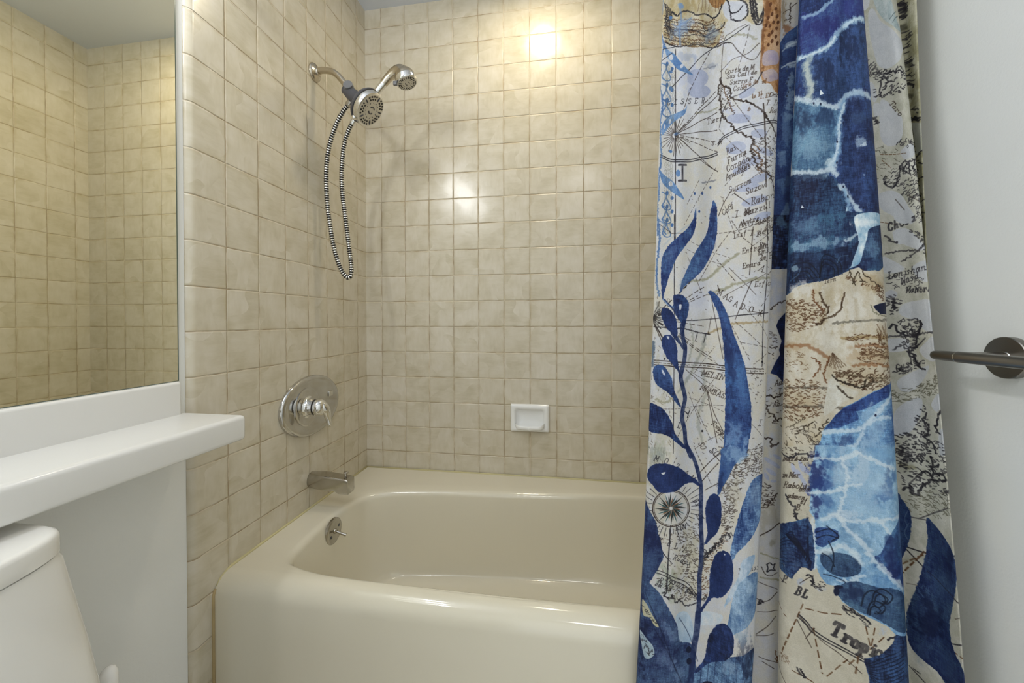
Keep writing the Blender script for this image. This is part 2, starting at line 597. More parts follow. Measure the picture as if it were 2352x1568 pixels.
lathe(bm, (0.018, HY, HZ), (1, 0, 0), [(0, .0375), (.002, .0350), (.005, .0315), (.010, .0292), (.018, .0283), (.027, .0280), (.027, 0)], 48)
build('handle_hub', bm, M_CHROME, val, angle=50)
bm = bmesh.new()
lathe(bm, (0.045, HY, HZ), (1, 0, 0), [(0, .0258), (.0065, .0258), (.0065, 0)], 48)
build('gap_ring', bm, M_BLACK, val, angle=40, label='black gap ring')
bm = bmesh.new()
lathe(bm, (0.0513, HY, HZ), (1, 0, 0), [(0, .0283), (.006, .0288), (.012, .0280), (.019, .0247), (.0245, .0195), (.0285, .0120), (.030, 0)], 48)
lp = catmull([(0.060, HY, HZ + .005), (0.0715, HY + .004, HZ - .002), (0.0785, HY + .009, HZ - .016), (0.081, HY + .013, HZ - .036), (0.084, HY + .015, HZ - .056), (0.087, HY + .016, HZ - .068)], 8)
tube(bm, lp, np.interp(np.linspace(0, 1, len(lp)), [0, .2, .4, .7, .9, 1], [.020, .0185, .0145, .0090, .0070, .0050]), 20)
build('lever_handle', bm, M_CHROME, val, angle=60)
bm = bmesh.new()
box(bm, (0.0140, -0.312, 0.749), (0.0185, -0.288, 0.769), 0.002, 2)  # bright square shaped in place of a reflection on the plate
build('reflection_tab', bm, M_SEAM, val, label='small bright square standing in for a reflection on the plate')

# ------------------------------------------------------------------ shower head assembly
AY = -0.362
sh = thing('wall_shower', 'chrome fixed shower head with round spray face on a bent arm', 'shower head', (0, AY, 1.905))
bm = bmesh.new()
lathe(bm, (0.0003, AY, 1.906), (1, 0, 0), [(0, .031), (.003, .031), (.007, .0285), (.010, .0235), (.012, .018), (.015, .0135), (.020, .0125), (.0205, 0)], 48)
build('wall_flange', bm, M_NICKEL, sh, angle=50)
arm = resample(catmull([(0.004, AY, 1.909), (0.030, AY, 1.9105), (0.055, AY, 1.9065), (0.075, AY, 1.8985), (0.093, AY, 1.884), (0.108, AY, 1.866), (0.1275, AY, 1.842)], 12), .004)
bm = bmesh.new()
tube(bm, arm, 0.0108, 24)
build('shower_arm', bm, M_NICKEL, sh, angle=60)
FN = Vector((.758, -.023, -.651)).normalized()
FC = Vector((0.2205, -0.3725, 1.7475))
bm = bmesh.new()
B0 = FC - FN * 0.118
lathe(bm, B0, FN, [(-.012, .0125), (-.010, .0165), (.0, .0175), (.012, .0205), (.03, .0225), (.06, .0225), (.072, .026), (.078, .030), (.078, 0)], 32)
build('diverter_body', bm, M_GREY, sh, angle=40)
KC = Vector((0.141, AY - 0.010, 1.829))
bm = bmesh.new()
lathe(bm, KC, (0.18, -0.93, 0.22), [(0, .0165), (.012, .0165), (.020, .0160), (.0215, .0145), (.0218, 0)], 32)
build('diverter_knob', bm, M_GREYL, sh, angle=40, label='mid grey round diverter knob')
bm = bmesh.new()
lathe(bm, FC - FN * 0.042, FN, [(-.004, .022), (0.0, .040), (.006, .0575), (.012, .0615), (.018, .0620), (.0185, .0595), (.0185, 0)], 64)
build('back_shell', bm, M_GREY, sh, angle=35)
bm = bmesh.new()
lathe(bm, FC - FN * 0.0238, FN, [(0, .0590), (.006, .0600), (.016, .0598), (.021, .0588), (.0230, .0565), (.0235, .053), (.0225, .052), (.0225, 0)], 64)
build('face_ring', bm, M_CHROME, sh, angle=35)


def spray_face(parent, c, n, r, roll):
    n, a, b = frame_of(n)
    a, b = a * math.cos(roll) + b * math.sin(roll), b * math.cos(roll) - a * math.sin(roll)
    bm = bmesh.new()
    lathe(bm, c - n * .002, n, [(0, r * .93), (.0016, r * .93), (.0028, r * .90), (.0028, r * .60), (.0034, r * .58), (.0034, r * .42), (.0026, r * .40), (.0026, 0)], 64)
    fo = build('spray_face', bm, M_FACE, parent, angle=30)
    top = c + n * .0006

    def at(rad, ang, h=0.0):
        return top + (a * math.cos(ang) + b * math.sin(ang)) * rad + n * h
    bm = bmesh.new()
    for s in range(5):
        base = math.radians(72 * s)
        for k in range(4):                                        # outer row of each sector
            lathe(bm, at(r * .83, base + math.radians(-20 + 13.3 * k)), n, [(-.001, r * .058), (.0012, r * .056), (.0012, r * .032), (.0002, r * .020), (.0002, 0)], 12)
        for k in range(3):
            lathe(bm, at(r * .665, base + math.radians(-15.5 + 15.5 * k)), n, [(-.001, r * .055), (.0012, r * .053), (.0012, r * .030), (.0002, r * .018), (.0002, 0)], 12)
    o = build('nozzles', bm, M_BLACK, None, angle=30)
    o.parent = fo
    bm = bmesh.new()
    for s in range(5):
        ang = math.radians(72 * s + 36)
        p = [at(r * q, ang, .0004) for q in (.60, .66, .72, .78, .84, .88)]
        tube(bm, p, [r * .020, r * .042, r * .048, r * .046, r * .036, r * .015], 10)
    for k in range(12):
        lathe(bm, at(r * .46, math.radians(30 * k + 8)), n, [(-.001, r * .036), (.0011, r * .034), (.0011, 0)], 10)
    for a0 in (20, 200):
        p = [at(r * .20, math.radians(a0 + 14 * q), .0006) for q in range(9)]
        tube(bm, p, r * .034, 8)
    o = build('spray_slots', bm, M_GREY, None, angle=40)
    o.parent = fo
    return fo


spray_face(sh, FC, FN, 0.0575, 0.35)
bm = bmesh.new()
lathe(bm, FC - FN * .030 + Vector((-.026, -.020, -.045)), (-.5, -.35, -.75), [(-.012, .008), (0, .0095), (.008, .008), (.012, .005), (.012, 0)], 20)
build('spray_lever', bm, M_CHROME, sh, angle=50)
bm = bmesh.new()
p0 = B0 + FN * .045
tube(bm, [p0, p0 + Vector((.0, .022, -.006)), p0 + Vector((.0, .036, -.012))], [.012, .012, .012], 20)
build('hose_dock', bm, M_GREY, sh, angle=50)

# handheld shower with its hose
hs = thing('hand_shower', 'small chrome hand shower docked behind the round head with ribbed metal hose', 'hand shower', (0.205, -0.325, 1.83))
HYp = -0.325
HN = Vector((.32, -.05, -.945)).normalized()
HC = Vector((0.3315, HYp, 1.857))
hd = catmull([(0.128, HYp, 1.742), (0.160, HYp, 1.777), (0.195, HYp, 1.814), (0.225, HYp, 1.8455), (0.252, HYp, 1.873)], 8)
bm = bmesh.new()
tube(bm, hd, np.interp(np.linspace(0, 1, len(hd)), [0, .2, .5, .8, 1], [.0095, .0110, .0120, .0125, .0135]), 24)
build('hand_shower_handle', bm, M_CHROME, hs, angle=60)
bm = bmesh.new()
neck = catmull([(0.243, HYp, 1.864), (0.262, HYp, 1.8835), (0.282, HYp, 1.8965), (0.302, HYp, 1.8995), (0.319, HYp, 1.888)], 8)
tube(bm, neck, np.interp(np.linspace(0, 1, len(neck)), [0, .3, .6, .85, 1], [.0135, .0150, .0205, .0265, .029]), 24)
lathe(bm, HC - HN * .050, HN, [(-.004, 0), (-.0035, .008), (-.001, .017), (.005, .0265), (.013, .0325), (.022, .0355), (.028, .0362)], 48, cap1=True)
build('shower_shell', bm, M_NICKEL, hs, angle=60)
bm = bmesh.new()
lathe(bm, HC - HN * .0225, HN, [(0, .0350), (.002, .0368), (.016, .0372), (.020, .0362), (.0222, .0345), (.0218, .0325), (.0218, 0)], 60)
build('spray_collar', bm, M_CHROME, hs, angle=35)
spray_face(hs, HC, HN, 0.0350, 0.2)
bm = bmesh.new()
tp = HC + Vector((-.030, -.018, -.004))
box(bm, tp + Vector((-.012, -.008, -.012)), tp + Vector((.002, .002, .002)), .002, 2)
build('spray_tab', bm, M_GREYL, hs, label='grey plastic spray selector tab')
ys = lambda a, b, n: np.linspace(a, b, n)
L = [(0.135, -.362, 1.786), (0.110, -.362, 1.760), (0.080, -.362, 1.709), (0.060, -.362, 1.655), (0.050, -.362, 1.612), (0.0445, -.362, 1.56), (0.0432, -.361, 1.505), (0.047, -.36, 1.43), (0.0555, -.358, 1.36),
     (0.066, -.356, 1.295), (0.079, -.353, 1.243), (0.092, -.350, 1.207), (0.106, -.347, 1.186), (0.1165, -.344, 1.180), (0.1235, -.342, 1.188), (0.125, -.34, 1.212), (0.120, -.337, 1.25), (0.107, -.334, 1.335),
     (0.0965, -.332, 1.41), (0.0855, -.330, 1.49), (0.083, -.329, 1.55), (0.086, -.328, 1.615), (0.094, -.327, 1.665), (0.105, -.326, 1.70), (0.117, -.325, 1.727), (0.128, -.325, 1.742)]
hp = resample(catmull(L, 14), 0.00105)
rad, mats = [], []
for i in range(len(hp)):
    k = i % 8
    rad.append((0.0084, 0.0091, 0.0093, 0.0091, 0.0084, 0.0070, 0.0066, 0.0070)[k])
    mats.append((0, 0, 0, 0, 1, 1, 1, 1)[k])
bm = bmesh.new()
tube(bm, hp, rad, 14, mats=mats)
build('shower_hose', bm, None, hs, mats=[M_CHROME, M_BLACK], angle=70, label='ribbed metal hose hanging in a long loop')
bm = bmesh.new()
n0 = (Vector(hp[0]) - Vector(hp[24])).normalized()
lathe(bm, Vector(hp[0]) - n0 * .012, n0, [(0, .0098), (.002, .0115), (.020, .0120), (.034, .0128), (.036, .011), (.036, 0)], 32)
build('hose_nut', bm, M_CHROMEW, hs, angle=40)
bm = bmesh.new()
n1 = (Vector(hp[-1]) - Vector(hp[-24])).normalized()
lathe(bm, Vector(hp[-1]) - n1 * .014, n1, [(0, .0092), (.003, .0108), (.022, .0108), (.024, .009), (.024, 0)], 32)
build('handle_nut', bm, M_CHROME, hs, angle=40)

# ------------------------------------------------------------------ soap dish
sd = thing('soap_dish', 'white ceramic soap dish set in the back wall', 'soap dish', (0.729, 0, 0.62))
X0, X1, Z0, Z1 = 0.648, 0.8085, 0.566, 0.6795


def rrect(x0, x1, z0, z1, r, y, n=8):
    pts = []
    for cx, cz, a0 in ((x1 - r, z1 - r, 0), (x0 + r, z1 - r, 90), (x0 + r, z0 + r, 180), (x1 - r, z0 + r, 270)):
        for k in range(n + 1):
            a = math.radians(a0 + 90 * k / n)
            pts.append((cx + r * math.cos(a), y, cz + r * math.sin(a)))
    return pts


bm = bmesh.new()
loft(bm, [rrect(X0, X1, Z0, Z1, .004, -.0003), rrect(X0, X1, Z0, Z1, .005, -.008), rrect(X0 + .002, X1 - .002, Z0 + .002, Z1 - .002, .006, -.0125),
          rrect(X0 + .007, X1 - .007, Z0 + .007, Z1 - .006, .008, -.0155), rrect(X0 + .014, X1 - .014, Z0 + .011, Z1 - .013, .010, -.0165),
          rrect(X0 + .019, X1 - .019, Z0 + .015, Z1 - .019, .013, -.0145), rrect(X0 + .022, X1 - .022, Z0 + .018, Z1 - .023, .016, -.006),
          rrect(X0 + .027, X1 - .027, Z0 + .024, Z1 - .029, .016, -.0012), rrect(X0 + .06, X1 - .06, Z0 + .05, Z1 - .05, .004, -.0008)], cap0=True, cap1=True)
build('back_plate', bm, M_PORC, sd, angle=60)
# projecting tray lip along the lower half, with a drip notch at the centre
bm = bmesh.new()
rgs = []
for h, out in ((0.0, 0.0), (.0, .9), (.002, 1.0), (.012, 1.0), (.015, .94), (.014, .85), (.006, .80), (.004, .4)):
    pts = []
    for k in range(33):
        s_ = -1 + 2 * k / 32
        xx = 0.729 + s_ * 0.061
        e = (1 - abs(s_) ** 5) ** .5
        yy = -0.012 - (0.030 * e) * out
        zz = 0.580 + h - .003 * math.exp(-(s_ / .10) ** 2) + 0.010 * abs(s_) ** 6
        pts.append((xx, yy, zz))
    rgs.append(pts)
loft(bm, rgs, closed=False)
build('soap_tray', bm, M_PORC, sd, angle=60)

# ------------------------------------------------------------------ mirror, shelf, toilet
mi = thing('bathroom_mirror', 'large wall mirror reflecting the tiled tub corner', 'mirror', (-0.0095, -1.5, 1.37))
bm = bmesh.new()
box(bm, (XM + .0005, -2.2, 0.8885), (-0.0065, -0.8635, 1.84))
o = build('mirror_backing', bm, M_GLASS, mi, smooth=False)
bm = bmesh.new()
v = [bm.verts.new(p) for p in ((-0.0062, -2.1985, 0.89), (-0.0062, -0.8665, 0.89), (-0.0062, -0.8665, 1.8385), (-0.0062, -2.1985, 1.8385))]
bm.faces.new(v)
build('mirror_glass', bm, M_MIRROR, mi, smooth=False)

she = thing('counter_shelf', 'white ledge countertop with raised backsplash above the toilet tank', 'shelf', (0.07, -1.5, 0.76))
bm = bmesh.new()
box(bm, (XM + .0005, -2.2, 0.757), (0.158, -0.849, 0.8135))
es = [e for e in bm.edges if max(v.co.x for v in e.verts) > .1 and min(v.co.x for v in e.verts) > .1]
es += [e for e in bm.edges if all(v.co.y > -1 for v in e.verts) and e not in es and abs(e.verts[0].co.z - e.verts[1].co.z) < .001 and abs(e.verts[0].co.x - e.verts[1].co.x) > .1]
bmesh.ops.bevel(bm, geom=es, offset=.010, segments=5, profile=.5, affect='EDGES')
build('shelf_slab', bm, M_SHELF, she, angle=40)
bm = bmesh.new()
box(bm, (XM + .0005, -2.2, 0.8135), (0.008, -0.869, 0.8885))
es = [e for e in bm.edges if all(v.co.z > .88 for v in e.verts) and (all(v.co.x > 0 for v in e.verts) or all(v.co.y > -1 for v in e.verts))] + \
     [e for e in bm.edges if all(v.co.y > -1 and v.co.x > 0 for v in e.verts) and abs(e.verts[0].co.z - e.verts[1].co.z) > .01]
bmesh.ops.bevel(bm, geom=es, offset=.006, segments=4, profile=.5, affect='EDGES')
build('backsplash', bm, M_SHELF, she, angle=40)

to = thing('toilet', 'white one-piece toilet with bowed tank under the white ledge', 'toilet', (0.3, -1.43, 0))
TC = -1.411


def tank_ring(hw, depth, x0, z, n=48, bow=.03, r=.05):
    """plan outline of the bowed tank, right end at TC + hw"""
    pts = []
    for k in range(n):
        a = 2 * math.pi * k / n
        c, s_ = math.cos(a), math.sin(a)
        yy = TC + hw * math.copysign(abs(s_) ** .30, s_)
        xx = x0 + depth / 2 + depth / 2 * math.copysign(abs(c) ** .30, c)
        if c > 0:
            xx += bow * (1 - ((yy - TC) / hw) ** 2) * abs(c) ** .3
        pts.append((xx, yy, z))
    return pts


bm = bmesh.new()
loft(bm, [tank_ring(.205, .187, .018, .7105), tank_ring(.2085, .191, .016, .7125), tank_ring(.2085, .191, .016, .728), tank_ring(.2080, .1905, .0162, .7350),
          tank_ring(.2060, .1885, .0172, .7390), tank_ring(.2020, .1845, .0190, .7410), tank_ring(.1960, .1785, .0220, .7416), tank_ring(.10, .10, .06, .7422)], cap0=True, cap1=True)
build('tank_lid', bm, M_TOILET, to, angle=50)
bm = bmesh.new()
loft(bm, [tank_ring(.255, .23, .014, .395), tank_ring(.254, .218, .014, .43), tank_ring(.251, .197, .014, .499), tank_ring(.242, .190, .016, .562), tank_ring(.2275, .188, .018, .629),
          tank_ring(.2130, .186, .018, .700), tank_ring(.207, .183, .02, .7083)], cap0=True, cap1=True)
build('toilet_tank', bm, M_TOILET, to, angle=50)
bm = bmesh.new()


def bowl_ring(hw, l, xc, z, n=48):
    return [(xc + l * math.cos(a), TC + hw * math.sin(a), z) for a in np.linspace(0, 2 * math.pi, n, endpoint=False)]


loft(bm, [bowl_ring(.13, .27, .34, 0), bowl_ring(.125, .26, .34, .05), bowl_ring(.14, .28, .36, .2), bowl_ring(.18, .31, .40, .33), bowl_ring(.185, .32, .41, .385), bowl_ring(.18, .31, .41, .395)], cap0=True, cap1=True)
build('toilet_bowl', bm, M_TOILET, to, angle=50)
bm = bmesh.new()
loft(bm, [bowl_ring(.188, .235, .49, .397), bowl_ring(.19, .24, .49, .405), bowl_ring(.188, .237, .49, .43), bowl_ring(.17, .22, .49, .438)], cap0=True, cap1=True)
build('toilet_seat', bm, M_TOILET, to, angle=50)

tb = thing('toilet_brush', 'white rounded brush handle standing between toilet tank and tub', 'toilet brush', (0.131, -1.114, 0))
bm = bmesh.new()
lathe(bm, (0.131, -1.114, 0.12), (0, 0, 1), [(0, .012), (.26, .0135), (.310, .0142), (.322, .0132), (.330, .0100), (.334, .0055), (.3355, 0)], 28)
for v in bm.verts:
    if v.co.z > .43:
        v.co.z += (v.co.x - .131) * .25 + (v.co.y + 1.114) * .25
build('brush_handle', bm, M_PLASTIC, tb, angle=60)
bm = bmesh.new()
lathe(bm, (0.131, -1.114, 0.0005), (0, 0, 1), [(0, .045), (.006, .048), (.12, .044), (.15, .040), (.152, .030), (.13, .028), (.13, 0)], 32)
build('brush_holder', bm, M_PLASTIC, tb, angle=50)

# ------------------------------------------------------------------ towel bar on the right wall
BX, BZ, BY = 1.4843, 0.9676, -0.9300
tw = thing('towel_bar', 'dark brushed nickel towel bar on the white wall right of the curtain', 'towel bar', (XR, BY, BZ))
for yy in (BY, BY - 0.46):
    bm = bmesh.new()
    lathe(bm, (XR - .0002, yy, BZ), (-1, 0, 0), [(0, 0.0318), (0.0092, 0.0318), (0.0102, 0.0307), (0.0102, 0)], 56)
    r_ = build('rosette', bm, M_DARKNI, tw, angle=35)
    bm = bmesh.new()
    lathe(bm, (XR - .009, yy, BZ), (-1, 0, 0), [(0, 0.0084), (0.0571, 0.0082), (0.0571, 0)], 28)
    p_ = build('post', bm, M_DARKNI, tw, angle=40)
    bm = bmesh.new()
    lathe(bm, (XR - .009, yy, BZ), (-1, 0, 0), [(0, 0.0095), (0.0013, 0.0097), (0.0024, 0.0086), (0.0024, 0)], 28)
    s_ = build('seam_ring', bm, M_SEAM, None, angle=40)
    s_.parent = r_
bm = bmesh.new()
lathe(bm, (BX, BY + .004, BZ), (0, -1, 0), [(0, 0.0086), (0.4956, 0.0086), (0.5064, 0.0086)], 32)
build('bar', bm, M_DARKNI, tw, angle=40)
bm = bmesh.new()
lathe(bm, (BX, BY + .0045, BZ), (0, 1, 0), [(0, 0.0082), (0.0215, 0.0079), (0.0366, 0.0075), (0.0415, 0.0067), (0.0442, 0.0045), (0.0453, 0)], 32)
build('end_cap', bm, M_DARKNI, tw, angle=60)
bm = bmesh.new()
lathe(bm, (BX, BY + .0035, BZ), (0, 1, 0), [(0, 0.0087), (0.0010, 0.0088), (0.0015, 0.0084), (0.0015, 0)], 32)
build('seam_ring', bm, M_SEAM, tw, angle=40, label='bright seam ring near the bar end')

UMAX, ZLO, ZHI = 0.80, 0.20, 1.84
# ------------------------------------------------------------------ shower curtain
# plan of the bunched cloth as (x, y, z) at three heights, hem first; every point is one fold station
STATIONS = [
    ((1.0744, -0.8, 1.673), (1.0556, -0.803, 0.983), (1.0244, -0.812, 0.286)),
    ((1.0739, -0.806, 1.669), (1.0523, -0.811, 0.984), (1.0193, -0.822, 0.294)),
    ((1.0793, -0.811, 1.664), (1.0586, -0.817, 0.984), (1.0274, -0.829, 0.302)),
    ((1.1134, -0.815, 1.657), (1.0946, -0.818, 0.984), (1.0726, -0.83, 0.309)),
    ((1.157, -0.804, 1.659), (1.1432, -0.802, 0.984), (1.1233, -0.814, 0.302)),
    ((1.187, -0.803, 1.656), (1.1766, -0.804, 0.984), (1.1618, -0.82, 0.313)),
    ((1.2208, -0.817, 1.641), (1.211, -0.822, 0.985), (1.1907, -0.838, 0.334)),
    ((1.2599, -0.82, 1.633), (1.2391, -0.828, 0.985), (1.2089, -0.846, 0.344)),
    ((1.2818, -0.812, 1.637), (1.2571, -0.82, 0.985), (1.2227, -0.838, 0.339)),
    ((1.2911, -0.802, 1.643), (1.2667, -0.808, 0.985), (1.2317, -0.824, 0.327)),
    ((1.2899, -0.79, 1.653), (1.2677, -0.793, 0.984), (1.2338, -0.806, 0.311)),
    ((1.297, -0.78, 1.66), (1.2766, -0.782, 0.983), (1.2455, -0.795, 0.303)),
    ((1.3086, -0.782, 1.657), (1.2915, -0.784, 0.983), (1.2686, -0.8, 0.311)),
    ((1.3254, -0.784, 1.653), (1.3055, -0.786, 0.984), (1.2849, -0.802, 0.315)),
    ((1.3361, -0.79, 1.647), (1.3126, -0.792, 0.984), (1.2953, -0.806, 0.32)),
    ((1.3293, -0.8, 1.64), (1.3048, -0.803, 0.985), (1.2874, -0.816, 0.328)),
    ((1.3178, -0.812, 1.632), (1.2931, -0.816, 0.985), (1.2771, -0.828, 0.337)),
    ((1.3215, -0.826, 1.62), (1.2975, -0.834, 0.986), (1.2807, -0.848, 0.356)),
    ((1.3445, -0.834, 1.611), (1.3294, -0.846, 0.987), (1.3169, -0.866, 0.378)),
    ((1.3728, -0.84, 1.603), (1.3814, -0.858, 0.988), (1.3821, -0.89, 0.409)),
    ((1.397, -0.838, 1.601), (1.4219, -0.86, 0.988), (1.4257, -0.9, 0.424)),
    ((1.411, -0.828, 1.607), (1.4402, -0.85, 0.988), (1.4484, -0.888, 0.416)),
    ((1.4163, -0.812, 1.619), (1.4499, -0.828, 0.987), (1.4609, -0.864, 0.397)),
    ((1.4239, -0.8, 1.627), (1.4589, -0.815, 0.986), (1.4719, -0.85, 0.386)),
    ((1.4398, -0.8, 1.625), (1.4742, -0.82, 0.986), (1.4827, -0.862, 0.398)),
    ((1.4579, -0.806, 1.618), (1.4884, -0.838, 0.987), (1.4948, -0.888, 0.423)),
    ((1.4713, -0.812, 1.612), (1.4913, -0.866, 0.989), (1.4945, -0.92, 0.452)),
    ((1.4825, -0.804, 1.617), (1.493, -0.872, 0.989), (1.4953, -0.926, 0.458)),
    ((1.4889, -0.79, 1.627), (1.5063, -0.85, 0.988), (1.5045, -0.908, 0.443)),
    ((1.4937, -0.78, 1.634), (1.5116, -0.832, 0.987), (1.5119, -0.886, 0.424)),
    ((1.5067, -0.788, 1.626), (1.5162, -0.826, 0.987), (1.5154, -0.874, 0.414)),
    ((1.5124, -0.806, 1.611), (1.5123, -0.838, 0.988), (1.5131, -0.88, 0.419)),
    ((1.5395, -0.7257, 1.671), (1.5427, -0.762, 0.984), (1.5462, -0.804, 0.355)),  # unseen end fold added to stop tub light at the wall gap
]


def curtain_grid(nu=900, nz=260, zt=1.915, zb=0.115):
    A = [catmull([s[k] for s in STATIONS], 24) for k in range(3)]
    mid = A[1]
    d = np.r_[0, np.cumsum(np.linalg.norm(np.diff(mid, axis=0), axis=1))]
    u = np.linspace(0, d[-1], nu)
    B = [np.stack([np.interp(u, d, a[:, k]) for k in range(3)], 1) for a in A]
    z = np.linspace(zt, zb, nz)
    G = np.zeros((nz, nu, 3))
    z0, z1, z2 = (b[:, 2] for b in B)
    for i, q in enumerate(z):
        t = np.where(q >= z1, (q - z1) / (z0 - z1), -(q - z1) / (z2 - z1))
        e = np.clip(t, -1.08, 1.05)                       # straight beyond the outer heights
        w0, w1, w2 = (w[:, None] for w in (e * (e + 1) / 2, 1 - e * e, e * (e - 1) / 2))
        P = B[0] * w0 + B[1] * w1 + B[2] * w2
        # soft creases of the hanging cloth
        rip = 0.0022 * np.sin(u * 61 + 1.3 * math.sin(q * 3.1)) + 0.0012 * np.sin(u * 147 + 2.2 * q)
        G[i, :, 0] = P[:, 0] + 0.25 * rip
        G[i, :, 1] = P[:, 1] + rip
        G[i, :, 2] = q
    return G, u, z

